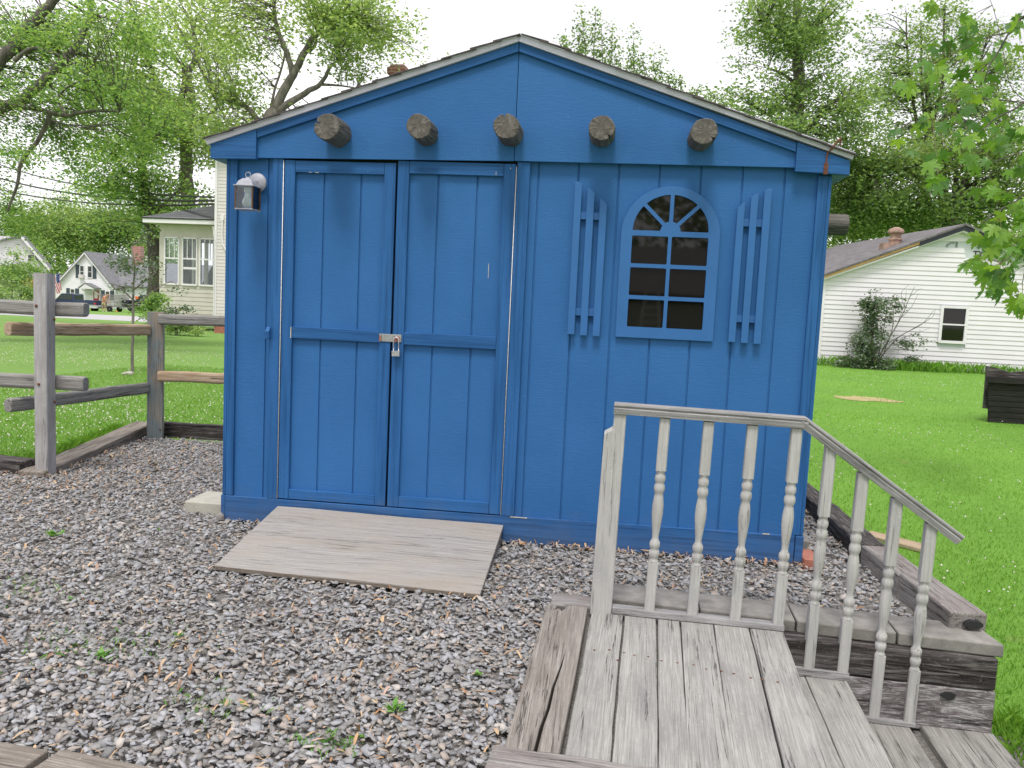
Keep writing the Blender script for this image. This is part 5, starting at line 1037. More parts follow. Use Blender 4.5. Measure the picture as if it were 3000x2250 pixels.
obj('rake_trim', MB().prism([(w2,ez2[1]-.25),(pk2[0],pk2[1]),(pk2[0],pk2[1]-.35),(w2,ez2[1]-.6)], 1.0, 1.12, 'y'), M['whitetrim'], lh)
a, zt = lxz(320,500); b_, zb = lxz(440,640); window(lh, a, b_, zb, zt, 1.48, .1); a, zt = lxz(140,500); b_, zb = lxz(220,640); window(lh, a, b_, zb, zt, 1.48, .1)
a, zt = lxz(255,700); roof_slab(lh, (-9,-1.2,lxz(0,930)[1]), (lxz(700,0)[0],-1.2,lxz(0,915)[1]), (lxz(600,0)[0],1.5,zt), (-9,1.5,zt), .14, M['shingle_mid'], 'porch_roof')
obj('porch_fascia', MB().box(-9,lxz(700,0)[0],-1.22,-1.1,lxz(0,950)[1]-.12,lxz(0,920)[1]-.05), M['whitetrim'], lh)
for q in (365, 560, 690): x, _ = lxz(q,0); obj('porch_post', MB().box(x-.08,x+.08,-1.1,-.94,.2,lxz(0,945)[1]), M['frail'], lh)
a, zt = lxz(440,960); b_, zb = lxz(500,1190); window(lh, a, b_, zb, zt, 1.46, .08); obj('porch_rail', MB().box(lxz(450,0)[0],lxz(700,0)[0],-1.1,-1.02,lxz(0,1210)[1]-.12,lxz(0,1210)[1]), plain('brown_rail',(0.16,0.05,0.04),0.7), lh)
# red hanging basket, flag on its pole
hb = P(465*0+84, 828, Zl-2.2); rd = plain('red_petals', (0.55,0.03,0.02), 0.7, 0, 0.3, 12); mb = MB()
rr = random.Random(4)
for k in range(60):
    a, el, q = rr.uniform(0,6.28), rr.uniform(-1.2,1.2), rr.uniform(.35,.55); c_ = (q*math.cos(a)*math.cos(el)*1.2, q*math.sin(a)*math.cos(el), q*math.sin(el)*.8); r_ = rr.uniform(.09,.16)
    mb.add([(c_[0]+r_,c_[1],c_[2]),(c_[0],c_[1]-r_,c_[2]),(c_[0]-r_,c_[1],c_[2]),(c_[0],c_[1]+r_,c_[2]),(c_[0],c_[1],c_[2]+r_),(c_[0],c_[1],c_[2]-r_)], [(0,1,4),(1,2,4),(2,3,4),(3,0,4),(1,0,5),(2,1,5),(3,2,5),(0,3,5)])
hbt = thing('hanging_basket', 'bright red flower basket hanging from the porch of the left house', 'flower basket', tuple(hb)); obj('flowers', mb, rd, hbt); obj('hanger', MB().tube([(0,0,.2),(0,0,1.0)], .03, 5), M['black'], hbt)
fp = P(157, 862, 76); fl_o = thing('flag', 'red, white and blue striped flag hanging from a slanted pole beside the tall post', 'flag', tuple(P(172, 801, 76)))
def flagmesh():
    rs, ws, bs = MB(), MB(), MB(); sc = 76/F_PX/5.53; n = 13
    # cloth hangs from upper right to lower right, stripes run down its length
    def cp(s, t): # s across (0 left..1 right), t down the length 0..1
        tx = (865+(975-865)*s)+t*(62-30*s)+6*math.sin(t*7+s*3)-960; ty = (915-40*s)+t*(300-6*s+12*math.sin(s*5))-890; return (tx*sc, .12*math.sin(s*9+t*4), -ty*sc)
    for i in range(n):
        for j in range(10):
            s0, s1, t0, t1 = i/n, (i+1)/n, j/10, (j+1)/10; can = (s0 > .45 and t0 < .42); mbx = bs if can else (rs if i % 2 == 0 else ws)
            q = [cp(s0,t0),cp(s1,t0),cp(s1,t1),cp(s0,t1)]; o = [(a_,b_+.02,c_) for a_,b_,c_ in q]; mbx.add(q+o, [(0,1,2,3),(7,6,5,4),(0,4,5,1),(1,5,6,2),(2,6,7,3),(3,7,4,0)])
    return rs, ws, bs, cp
rs, ws, bs, cp = flagmesh()
st = MB(); 
for i in range(5):
    for j in range(4):
        c_ = cp(.5+.1*i+.03, .04+.095*j+.02); k = .035; st.add([(c_[0]+k*(1 if q % 2 == 0 else .45)*math.sin(q*math.pi/5), c_[1]-.012, c_[2]+k*(1 if q % 2 == 0 else .45)*math.cos(q*math.pi/5)) for q in range(10)], [tuple(range(10))])
obj('red_stripes', rs, plain('flag_red',(0.50,0.05,0.07),0.8), fl_o); obj('white_stripes', ws, plain('flag_white',(0.72,0.70,0.72),0.8), fl_o); obj('blue_field', bs, plain('flag_blue',(0.06,0.10,0.30),0.8), fl_o); obj('stars', st, M['white'], fl_o)
obj('flag_pole', MB().tube([(.12,.05,.1),(-2.0,.3,-1.3)], .04, 6), M['whitetrim'], fl_o)
# ---- blue and white pickup truck, seen from its left rear three quarter side
def wheel(par, x, y, r, w_, loc_name='wheel'):
    o = obj(loc_name, MB().lathe([(r*.62,-w_/2),(r*.93,-w_/2),(r,-w_/2+.03),(r,w_/2-.03),(r*.93,w_/2),(r*.62,w_/2)], n=28), M['rubber'], par, loc=(x,y,r), rot=(R(90),0,0))
    obj('rim', MB().lathe([(r*.60,-w_/2+.03),(r*.60,w_/2-.05),(r*.5,w_/2-.01),(r*.42,w_/2-.05),(r*.16,w_/2-.03),(r*.13,w_/2+.01),(.01,w_/2+.01)], n=20), M['chrome'], o); return o
M['navy'] = plain('navy_paint', (0.030,0.045,0.105), 0.3, 0, 0.05, 2); M['offwhite'] = plain('cream_paint', (0.55,0.57,0.58), 0.35, 0, 0.05, 2)
def pickup(root, L, lower, upper, cab, cabtop, r, glass='glass_soft'):
    """local +x = rear, -y side faces the camera"""
    Wd = 1.9; x0, x1 = -L/2, L/2; ax_f, ax_r = x0+.95, x1-1.15
    def arch(cx, zb, rad): return [(cx+rad*math.cos(a), r+rad*math.sin(a)) for a in np.linspace(math.pi, 0, 9)]
    zb, zm, zt = .42, .72, 1.05
    def half(z0, z1, mat, name, y0, y1, full=True):
        pts = [(x0,z0)]
        for cx in (ax_f, ax_r):
            rad = r*1.22
            if z0 < r+rad:
                dz = max(z0-r, 0); hx = math.sqrt(max(rad*rad-(z0-r)**2, 0)); hi = min(z1-.04, r+rad)
                a0 = math.atan2(z0-r, -hx); a1 = math.atan2(z0-r, hx)
                for a in np.linspace(a0 if a0 > 0 else a0+2*math.pi, a1, 9): pts.append((cx+rad*math.cos(a), min(z1-.03, r+rad*math.sin(a))))
        pts += [(x1,z0),(x1,z1),(x0,z1)]
        return obj(name, MB().prism(pts, y0, y1, 'y'), mat, root, bevel=.015)
    half(zb, zm, lower, 'lower_body', -Wd/2, Wd/2); half(zm+.002, zt, upper, 'body', -Wd/2-.01, Wd/2+.01)
    obj('side_trim', MB().box(x0,x1,-Wd/2-.025,-Wd/2-.011,zm-.03,zm+.015), M['chrome'], root)
    hood = MB().prism([(x0,zt),(x0,zt+.03),(x0+1.25,zt+.10),(x0+1.35,zt)], -Wd/2+.03, Wd/2-.03, 'y'); obj('hood', hood, upper, root, bevel=.02)
    c = MB().prism([(x0+1.25,zt),(x0+1.85,zt+.62),(x0+1.95,zt+.66),(x0+3.0,zt+.66),(x0+3.08,zt+.60),(x0+3.12,zt)], -Wd/2+.10, Wd/2-.10, 'y'); obj('cab', c, cabtop, root, bevel=.03)
    g1 = MB().prism([(x0+1.42,zt+.08),(x0+1.86,zt+.54),(x0+2.12,zt+.56),(x0+2.12,zt+.08)], -Wd/2+.088, -Wd/2+.099, 'y'); obj('side_window', g1, M[glass], root)
    g2 = MB().prism([(x0+2.2,zt+.08),(x0+2.2,zt+.56),(x0+2.9,zt+.56),(x0+2.98,zt+.08)], -Wd/2+.088, -Wd/2+.099, 'y'); obj('side_window', g2, M[glass], root)
    obj('rear_window', MB().box(x0+3.11,x0+3.125,-.6,.6,zt+.12,zt+.52), M[glass], root)
    bd = MB(); bd.box(x0+3.15,x1-.02,-Wd/2,-Wd/2+.06,zt,zt+.09); bd.box(x0+3.15,x1-.02,Wd/2-.06,Wd/2,zt,zt+.09); bd.box(x1-.07,x1-.01,-Wd/2+.06,Wd/2-.06,zt,zt+.09); obj('bed_rail', bd, upper, root, bevel=.01)
    obj('rear_bumper', MB().box(x1+.002,x1+.16,-Wd/2,Wd/2,zb,zb+.2), M['chrome'], root, bevel=.02); obj('front_bumper', MB().box(x0-.15,x0-.002,-Wd/2,Wd/2,zb,zb+.2), M['chrome'], root, bevel=.02)
    obj('tail_light', MB().box(x1-.22,x1+.01,-Wd/2-.02,-Wd/2+.1,zt-.26,zt-.10), plain('tail_red',(0.4,0.02,0.03),0.3), root)
    obj('mirror', MB().box(x0+1.45,x0+1.55,-Wd/2-.15,-Wd/2+.09,zt+.06,zt+.2), M['chrome'], root)
    for x in (ax_f, ax_r):
        for s__ in (-1, 1): wheel(root, x, s__*(Wd/2-.14), r, .24)
Zt = 80; tp = P(226, 912, Zt); tx = P(300, 912, Zt)[0]-5.35/2
gzt = float(hgt(tx, tp[1]))
tr1 = thing('pickup_truck', 'two-tone navy and white pickup truck parked across the street by the tall post', 'pickup truck', (tx, tp[1], float(P(250,914,Zt)[2])), R(3)); pickup(tr1, 5.35, M['offwhite'], M['navy'], None, M['navy'], .36)
jt = P(440, 914, Zt+2); tr2 = thing('black_truck', 'black truck with chunky tyres and orange lights, behind the sapling and porch bush', 'pickup truck', (P(368,914,Zt+2)[0]+.95-.15+5.0/2-.8, jt[1], float(jt[2])-.02), R(2)); pickup(tr2, 5.0, M['black'], M['fascia_black'], None, plain('grey_cab',(0.12,0.13,0.14),0.5), .41)
for du in (405, 462): q = P(du, 872, Zt+1.2); lt = obj('marker_light', MB().box(-.15,.15,-.05,.05,-.12,.12), plain('orange_lens',(0.75,0.16,0.02),0.4), tr2); lt.location = (q[0]-tr2.location[0], -1.05, q[2]-tr2.location[2])
# wire sided utility trailer between them
tq = P(336, 900, Zt+1); tl_ = thing('utility_trailer', 'small trailer with tall dark mesh sides between the two trucks', 'trailer', (tq[0], tq[1], float(P(336,914,Zt+1)[2])))
mb = MB(); mb.box(-1.05,1.05,-.7,.7,.50,.58)
for z in (.95,1.3,1.62): mb.box(-1.05,1.05,-.72,-.70,z,z+.04); mb.box(-1.05,1.05,.70,.72,z,z+.04)
for k in range(22): x = -1.03+k*2.06/21; mb.box(x-.022,x+.022,-.715,-.69,.58,1.64); mb.box(x-.022,x+.022,.69,.715,.58,1.64)
obj('cage', mb, M['frail'], tl_); wheel(tl_, 0, -.8, .28, .16); wheel(tl_, 0, .8, .28, .16)
obj('tongue', MB().tube([(-1.0,0,.5),(-1.7,0,.42)], .04, 6), M['black'], tl_)
# ---- man in shorts bending over beside the truck
Zm = 78.5; mp0 = P(304, 913, Zm)
man = thing('person', 'man in a salmon shirt and khaki shorts bending forward behind the pickup, holding a tool', 'person', tuple(mp0))
M['skin'] = plain('sunburnt_skin', (0.52,0.27,0.19), 0.6, 0, 0.05, 5); M['shirt'] = plain('salmon_shirt', (0.62,0.28,0.19), 0.8, 0, 0.08, 8); M['shorts'] = plain('khaki_shorts', (0.42,0.33,0.20), 0.9, 0, 0.08, 8)
def skinned(name, verts, edges, radii, mat, par, root=0, sub=1):
    me = bpy.data.meshes.new(name); me.from_pydata(verts, edges, []); o = bpy.data.objects.new(name, me); link(o, par); me.materials.append(mat)
    md = o.modifiers.new('skin', 'SKIN'); md.use_smooth_shade = True
    for i, sv_ in enumerate(me.skin_vertices[0].data): sv_.radius = radii[i] if hasattr(radii[i], '__len__') else (radii[i], radii[i]); sv_.use_root = i == root
    s = o.modifiers.new('sub', 'SUBSURF'); s.levels = sub; s.render_levels = sub; return o
V_ = [(0,0,.90),(.02,-.02,1.08),(.08,-.03,1.26),(.19,-.02,1.42),(.27,-.02,1.49),(.36,-.01,1.55),(.42,0,1.60),(.43,0,1.68),
      (-.10,0,.84),(-.12,0,.48),(-.11,0,.10),(-.03,0,.04),(.10,0,.84),(.16,0,.48),(.19,0,.10),(.27,0,.04),
      (.18,-.20,1.40),(.28,-.26,1.13),(.42,-.22,.96),(.47,-.20,.90),(.18,.18,1.40),(.32,.22,1.14),(.46,.16,.98),(.51,.14,.92)]
E_ = [(0,1),(1,2),(2,3),(3,4),(4,5),(5,6),(6,7),(0,8),(8,9),(9,10),(10,11),(0,12),(12,13),(13,14),(14,15),(3,16),(16,17),(17,18),(18,19),(3,20),(20,21),(21,22),(22,23)]
Rd = [.15,.145,.16,.15,.075,.07,.10,.085,.10,.06,.04,.045,.10,.06,.04,.045,.062,.045,.032,.035,.062,.045,.032,.035]
for hn, (hx, hy, hz_) in ((19,(.47,-.20,.90)),(23,(.51,.14,.92))):
    for k in range(5):
        b_i = len(V_); sp = (k-2)*.018; thumb = k == 4; dx, dz = (.03,.01) if thumb else (.035,-.03); V_ += [(hx+dx, hy+sp, hz_+dz-.02), (hx+dx*1.6, hy+sp, hz_+dz*1.6-.05)]; E_ += [(hn,b_i),(b_i,b_i+1)]; Rd += [.011,.009]
skinned('body', V_, E_, Rd, M['skin'], man)
skinned('shirt', [V_[0],V_[1],V_[2],V_[3],(.25,-.02,1.47),V_[16],(.22,-.24,1.27),V_[20],(.24,.21,1.28)], [(0,1),(1,2),(2,3),(3,4),(3,5),(5,6),(3,7),(7,8)], [.165,.17,.185,.175,.10,.085,.075,.085,.075], M['shirt'], man)
skinned('shorts', [(0,0,.94),(0,0,.86),(-.10,0,.74),(-.12,0,.50),(.10,0,.74),(.15,0,.50)], [(0,1),(1,2),(2,3),(1,4),(4,5)], [.165,.165,.125,.105,.125,.105], M['shorts'], man, root=1)
skinned('hair', [(.41,0,1.69),(.385,0,1.66),(.36,0,1.62)], [(0,1),(1,2)], [.075,.08,.06], plain('dark_red_cap',(0.16,0.03,0.03),0.8), man)
skinned('shoes', [(-.13,0,.04),(0.0,0,.03)], [(0,1)], [.05,.04], M['white'], man); skinned('shoes', [(.17,0,.04),(.30,0,.03)], [(0,1)], [.05,.04], M['white'], man)
tl2 = thing('string_trimmer', 'long-handled garden tool held by the bending man', 'trimmer', (mp0[0]+.5, mp0[1]-.02, mp0[2])); obj('shaft', MB().tube([(-.25,0,1.1),(0,0,.85),(.75,.05,.12)], .016, 6), M['black'], tl2); obj('trimmer_head', MB().lathe([(.05,.0),(.09,.03),(.06,.1),(.03,.14)], (.78,.05), 10), plain('orange_guard',(0.7,0.2,0.03),0.5), tl2)
# picket fence in front of the left house
pk_ = thing('picket_fence', 'low whitish picket fence among shrubs at the left edge', 'fence', (float(P(20,0,66)[0]), float(P(20,890,66)[1]), float(P(20,890,66)[2])-.1)); mb = MB()
mb.box(-1.5,2.4,0,.04,.35,.43); mb.box(-1.5,2.4,0,.04,.85,.93)
for k in range(26): x = -1.5+k*.155; mb.box(x,x+.07,-.03,-.005,.05,1.12)
obj('pickets', mb, M['cream2'], pk_)
# ================================================================ trees
def kites(C, size, tiltup=0.6, asp=0.55):
    """leaf kites at points C (n,3); normals mostly upward"""
    n = len(C); L = size*RNG.uniform(0.65, 1.25, n); a = RNG.uniform(0, 2*np.pi, n); d = np.stack([np.cos(a), np.sin(a), RNG.normal(-0.25, 0.45, n)], -1); d /= np.linalg.norm(d, axis=1)[:,None]
    nn = RNG.normal(0, 1, (n,3))*tiltup+np.array([0,0,1.0]); s = np.cross(nn, d); s /= np.linalg.norm(s, axis=1)[:,None]+1e-9; up = np.cross(d, s)
    W = L*asp
    base = C-d*L[:,None]*0.5; tip = C+d*L[:,None]*0.5; l = C+s*W[:,None]*0.5-d*L[:,None]*0.08+up*W[:,None]*0.14; r = C-s*W[:,None]*0.5-d*L[:,None]*0.08+up*W[:,None]*0.14
    return np.stack([base, r, tip, l], 1).reshape(-1,3), np.arange(n*4).reshape(-1,4)
def crown_pts(blobs, clus_r, per, flat=0.45):
    out = []; cens = []
    for (c, rad, n) in blobs:
        k_ = max(2, n//5); d = RNG.normal(0, 1, (k_,3)); d /= np.linalg.norm(d, axis=1)[:,None]; q = RNG.random(k_)**(1/2.2); sc_ = d*q[:,None]*np.asarray(rad); ii = RNG.integers(0, k_, n); jit = RNG.normal(0, 1, (n,3))*np.minimum(np.asarray(rad)*0.22, clus_r*1.7)*np.array([1,1,.6]); cc = np.asarray(c)+sc_[ii]+jit; cens.append(cc)
        k = RNG.poisson(per, n).clip(3); idx = np.repeat(np.arange(n), k); m_ = len(idx); o = RNG.normal(0, 1, (m_,3))*np.array([clus_r, clus_r, clus_r*flat]); o[:,2] -= (np.hypot(o[:,0], o[:,1])/clus_r)*clus_r*0.18
        out.append(cc[idx]+o)
    return np.concatenate(out), np.concatenate(cens)
def B(u, v, Z, ru, rv, dz, n):
    c = P(u, v, Z); s = Z/F_PX; return (c, (ru*s, dz, rv*s), n)
def limb_tube(mb, pts, r0, r1, n=7):
    k = len(pts); mb.tube(pts, [r0+(r1-r0)*i/(k-1) for i in range(k)], n, cap=False)
def smooth_path(pts, sub=4, jit=0.0, rr=None):
    pts = [Vector(p) for p in pts]; out = []
    for i in range(len(pts)-1):
        p0, p1, p2, p3 = pts[max(i-1,0)], pts[i], pts[i+1], pts[min(i+2,len(pts)-1)]
        for k in range(sub):
            t = k/sub; v = 0.5*((2*p1)+(-p0+p2)*t+(2*p0-5*p1+4*p2-p3)*t*t+(-p0+3*p1-3*p2+p3)*t**3)
            if jit and rr: v += Vector((rr.uniform(-jit,jit),rr.uniform(-jit,jit),rr.uniform(-jit,jit)))
            out.append(v)
    out.append(pts[-1]); return out
def tree(name, label, cat, limbs, blobs, leaf, leafsize, clus_r, per, bark='bark', group=None, twigs=0.5, tiltup=0.6, flat=0.45, twr=0.012, asp=0.55, seed=1):
    """limbs: list of (points, r0, r1); first one is the trunk, from the ground"""
    rr = random.Random(seed); base = limbs[0][0][0]; t = thing(name, label, cat, tuple(base), 0, group); off = Vector(base)
    mb = MB(); nodes = []
    for pts, r0, r1 in limbs:
        sp = smooth_path(pts, 4, r1*0.4, rr); limb_tube(mb, [p-off for p in sp], r0, r1, 9 if r0 > .1 else 6); nodes += [np.array(p) for p in sp]
    L, cens = crown_pts(blobs, clus_r, per, flat); nodes = np.array(nodes)
    tw = MB(); pick = RNG.random(len(cens)) < twigs
    for c in cens[pick]:
        d = nodes-c; j = np.argmin((d**2).sum(1)+np.maximum(d[:,2],0)**2); a = Vector(nodes[j]); b = Vector(c); Ld = (b-a).length
        if Ld > clus_r*14 or Ld < .05: continue
        m1 = a.lerp(b, .5)+Vector((rr.uniform(-.08,.08),rr.uniform(-.08,.08),rr.uniform(0.0,.16)))*Ld; r = twr*(0.6+Ld*0.25)
        tw.tube([a-off, m1-off, b-off], [r*1.7, r, r*.35], 4, cap=False)
    obj('trunk', mb, M[bark], t, smooth=True)
    if tw.v: obj('twigs', tw, M[bark], t)['kind'] = 'stuff'
    v, f = kites(L, leafsize, tiltup, asp); v = v-np.array(off)[None]; npmesh('crown', v, f, M[leaf], t); return t
M['leaf_near'] = leaf_mat('leaves_maple_left', [(0.094,0.173,0.075),(0.144,0.265,0.097),(0.212,0.357,0.126),(0.301,0.439,0.155),(0.391,0.510,0.213),(0.167,0.286,0.104)], 0.50, 0.02)  # background tree greens paled, a veil of lens flare put into the colour
M['leaf_light'] = leaf_mat('leaves_yellow_green', [(0.156,0.235,0.104),(0.234,0.347,0.141),(0.324,0.439,0.184),(0.424,0.520,0.257),(0.200,0.306,0.126)], 0.50, 0.02)
M['leaf_mid'] = leaf_mat('leaves_mid_green', [(0.106,0.171,0.085),(0.157,0.253,0.111),(0.224,0.343,0.137),(0.314,0.425,0.188),(0.191,0.283,0.124)], 0.48, 0.02)
M['leaf_dark'] = leaf_mat('leaves_dark_green', [(0.077,0.133,0.053),(0.122,0.204,0.075),(0.178,0.275,0.090),(0.245,0.347,0.126),(0.122,0.184,0.068)], 0.42, 0.02)
M['leaf_fg'] = leaf_mat('leaves_foreground_maple', [(0.06,0.15,0.03),(0.10,0.22,0.04),(0.16,0.31,0.05),(0.27,0.42,0.07),(0.09,0.19,0.045)], 0.42, 0.03)
M['leaf_shrub'] = leaf_mat('leaves_shrub', [(0.045,0.09,0.045),(0.075,0.14,0.065),(0.11,0.18,0.09),(0.14,0.20,0.11),(0.13,0.13,0.06)], 0.25, 0.1)
def gp(u, v, Z): p = P(u, v, Z); p[2] = float(hgt(p[0], p[1]))-.05; return tuple(p)
def pp(Z, *uv): return [tuple(P(u, v, Z+(w[0] if w else 0))) for u, v, *w in uv]
# near maple whose trunk stands just outside the left edge
Z1 = 17
tb0 = gp(-210, 900, Z1)
tree('maple_tree', 'large maple leaning in from the left edge with dark limbs crossing the top left corner', 'tree',
    [([tb0]+pp(Z1,(-205,700),(-190,480),(-150,330)), .36, .26), (pp(Z1,(-150,330),(-60,240),(0,175),(62,100),(120,45),(170,-15),(260,-120)), .16, .07),
     (pp(Z1,(-150,330),(-60,330),(20,310),(75,288),(140,222),(200,165),(243,105),(262,40),(278,-40)), .13, .05), (pp(Z1-.4,(40,180),(90,143),(150,155),(200,175),(255,222)), .045,.02),
     (pp(Z1-.8,(-190,300),(-60,296),(20,305),(90,316),(150,330),(195,340),(255,326),(350,326)), .07, .025), (pp(Z1-.6,(150,330),(118,400),(62,480),(50,545),(22,620)), .05,.022),
     (pp(Z1,(190,335),(170,290),(205,250),(250,235)), .03,.015), (pp(Z1,(140,350),(200,365),(240,375)), .02,.01), (pp(Z1,(-205,600),(-120,480),(-60,380)), .1,.05)],
    [B(60,60,Z1+1.7,230,130,2.0,150), B(250,120,Z1+1.7,190,130,2.0,134), B(120,230,Z1+1.7,230,110,1.8,150), B(330,300,Z1+1.7,200,120,1.8,150), B(80,380,Z1+1.7,180,90,1.5,74), B(20,520,Z1+1.7,120,150,1.3,62), B(300,420,Z1+1.7,120,60,1.2,27), B(130,600,Z1+1.7,90,60,1.0,16), B(20,640,Z1+1.7,80,60,1.0,22), B(430,200,Z1+1.7,120,150,1.5,70), B(190,500,Z1+1.7,80,90,.8,10),
     B(60,270,Z1-1.6,130,60,.7,26), B(40,60,Z1-1.8,110,80,.7,19), B(180,60,Z1-1.6,110,60,.7,19), B(300,250,Z1-1.5,120,70,.7,26), B(330,60,Z1-1.5,90,60,.7,18), B(60,440,Z1-1.5,90,40,.6,10)],
    'leaf_near', 0.082, 0.22, 34, 'bark', 'big maples on the left', twigs=.55, seed=3, twr=.006)
# bare hanging twigs in the top-left
# two big maples beyond, with trunks seen beside the porch
Z2 = 37
tree('maple_tree', 'broad maple with thick grey trunk just above the porch roof, left of the shed', 'tree',
    [([gp(552,700,Z2)]+pp(Z2,(553,690),(548,560),(543,480),(548,400),(560,300),(545,200)), .36, .20), (pp(Z2,(548,420),(530,300),(556,210),(575,150),(560,60)), .18, .08), (pp(Z2,(545,330),(470,250),(420,150),(400,60)), .14,.06), (pp(Z2,(548,380),(620,330),(690,260)), .12,.05)],
    [B(540,120,Z2,180,120,4,175), B(450,270,Z2,150,120,4,148), B(590,300,Z2,90,140,3.5,74), B(540,430,Z2,110,70,3,49), B(610,420,Z2,60,70,3,39), B(360,330,Z2,130,130,3.5,114), B(560,560,Z2,80,40,2.5,14), B(600,20,Z2,140,70,4,46)],
    'leaf_light', 0.19, 0.55, 28, 'bark2', 'big maples on the left', twigs=.4, seed=4, twr=.014)
Z3 = 34
tree('maple_tree', 'maple with leaning forked trunk left of the porch, crown hanging over the cottage', 'tree',
    [([gp(452,860,Z3)]+pp(Z3,(455,760),(440,650),(430,590),(422,530),(415,440),(430,330)), .30, .13), (pp(Z3,(424,545),(395,520),(360,495),(330,430)), .13,.05), (pp(Z3,(420,480),(460,400),(500,330)), .1,.04), (pp(Z3,(440,650),(480,600),(520,560)), .09,.04)],
    [B(430,470,Z3,110,70,3,98), B(330,500,Z3,80,70,3,32), B(370,560,Z3,110,40,2.5,39), B(470,560,Z3,110,60,2.5,72), B(370,650,Z3,70,40,2,22), B(480,640,Z3,80,50,2,39), B(420,380,Z3,150,80,3,111), B(300,400,Z3,90,70,2.5,28), B(590,610,Z3,45,30,1.5,8), B(250,520,Z3,70,50,2,9)],
    'leaf_near', 0.17, 0.5, 28, 'bark', 'big maples on the left', twigs=.4, seed=5, twr=.012)
# tree with open limbs rising behind the left slope of the shed roof
Z4 = 31
tree('silver_maple_tree', 'open-limbed yellow-green maple rising behind the left slope of the shed roof', 'tree',
    [([gp(740,900,Z4)]+pp(Z4,(750,600),(778,400),(800,330)), .34, .24), (pp(Z4,(790,350),(830,270),(860,220),(890,160),(920,105),(975,88),(1040,60)), .20, .05), (pp(Z4,(858,220),(842,160),(822,115),(808,60),(800,-20)), .12,.05),
     (pp(Z4,(800,335),(850,300),(905,265),(940,245),(965,200),(985,180)), .15,.04), (pp(Z4,(940,247),(985,250),(1045,258)), .06,.02), (pp(Z4,(905,150),(925,130),(930,95),(960,60)), .07,.03), (pp(Z4,(775,400),(740,330),(690,300),(630,290)), .12,.04), (pp(Z4,(790,360),(800,280),(830,180),(835,120)), .06,.03)],
    [B(1010,110,Z4,120,80,3,119), B(960,40,Z4,150,60,3,100), B(1090,60,Z4,90,60,2.5,63), B(1050,170,Z4,80,50,2.5,36), B(700,90,Z4,150,90,3,100), B(670,250,Z4,110,90,3,82), B(820,30,Z4,140,50,3,54), B(1150,40,Z4,70,40,2,22), B(740,370,Z4,80,50,2.5,45), B(880,330,Z4,70,25,2,10), B(650,400,Z4,70,60,2.5,54), B(1010,215,Z4,60,25,2,10), B(1190,105,Z4,45,15,1.5,5)],
    'leaf_light', 0.17, 0.42, 22, 'bark2', None, twigs=.8, seed=6, twr=.012)
# slender tops behind the ridge
Z5 = 36
def plumes(name, label, base, tops, Z, leaf, n_per, group=None, seed=1, wid=16, ls=.17, bk='bark2'):
    limbs = []; blobs = []; b = gp(*base, Z)
    fork = tuple(P(base[0], base[1]-260, Z)); limbs.append(([b, tuple((np.array(b)+np.array(fork))/2), fork], .22, .14))
    for (u0, v0, u1, v1, w_) in tops:
        limbs.append(([fork]+pp(Z,(u0,v0),((u0+u1)/2,(v0+v1)/2),(u1,v1)), .035, .008)); L = math.hypot(u1-u0, v1-v0); k = max(3, int(L/26))
        for i in range(k): t = i/(k-1); q = w_*(1.15-.75*t); blobs.append(B(u0+(u1-u0)*t, v0+(v1-v0)*t, Z, q, q*1.1, q*Z/F_PX*1.2, max(2, int(n_per*(1.1-.7*t)))))
    return tree(name, label, 'tree', limbs, blobs, leaf, ls, .17, 12, bk, group, twigs=.5, seed=seed, twr=.008, flat=.9)
plumes('poplar_tree', 'slender light green treetops poking up just right of the shed ridge', (1760,620), [(1650,150,1648,108,22),(1720,185,1702,30,20),(1740,180,1745,35,16),(1765,190,1762,70,16),(1790,180,1795,70,12),(1800,250,1802,135,18),(1850,240,1858,95,14),(1830,240,1845,150,14),(1885,230,1886,165,9),(1910,240,1918,150,10),(1925,240,1940,175,10),(1700,150,1695,80,12)], Z5, 'leaf_mid', 9, 'treetops behind the roof', 7, ls=.15)
plumes('poplar_tree', 'sparse low treetop just above the right slope of the roof, left of the tall tree', (1990,640), [(1960,245,1956,225,12),(1995,245,1978,225,12),(2040,270,2040,262,12),(2090,290,2080,270,14),(2120,310,2110,290,16)], Z5, 'leaf_mid', 6, 'treetops behind the roof', 8, ls=.15)
Z6 = 33
tree('tall_tree', 'tall full tree with dark central trunk, right of the shed roof', 'tree',
    [([gp(2330,1000,Z6)]+pp(Z6,(2330,700),(2325,450),(2335,300),(2340,150),(2335,20),(2330,-120)), .38, .12), (pp(Z6,(2335,250),(2290,215),(2250,200)), .08,.03), (pp(Z6,(2335,260),(2375,245),(2410,215)), .09,.03), (pp(Z6,(2330,420),(2400,340),(2470,280)), .12,.04), (pp(Z6,(2335,170),(2280,100),(2230,60)), .07,.03), (pp(Z6,(2335,120),(2400,60),(2440,0)), .07,.03), (pp(Z6,(2330,420),(2270,350),(2220,320)), .09,.03)],
    [B(2320,40,Z6,150,90,3.5,167), B(2300,140,Z6,110,60,3,68), B(2390,100,Z6,110,80,3,79), B(2230,60,Z6,60,90,2,43), B(2380,220,Z6,100,60,3,54), B(2260,250,Z6,90,60,3,46), B(2240,330,Z6,90,60,3,58), B(2400,330,Z6,150,70,3.5,138), B(2330,420,Z6,160,60,3.5,116), B(2490,270,Z6,60,60,2,31), B(2130,310,Z6,60,30,2,13), B(2480,420,Z6,90,70,3,58), B(2190,170,Z6,30,50,1.5,8)],
    'leaf_mid', 0.17, 0.40, 24, 'bark', None, twigs=.4, seed=9, twr=.012)
Z7 = 44
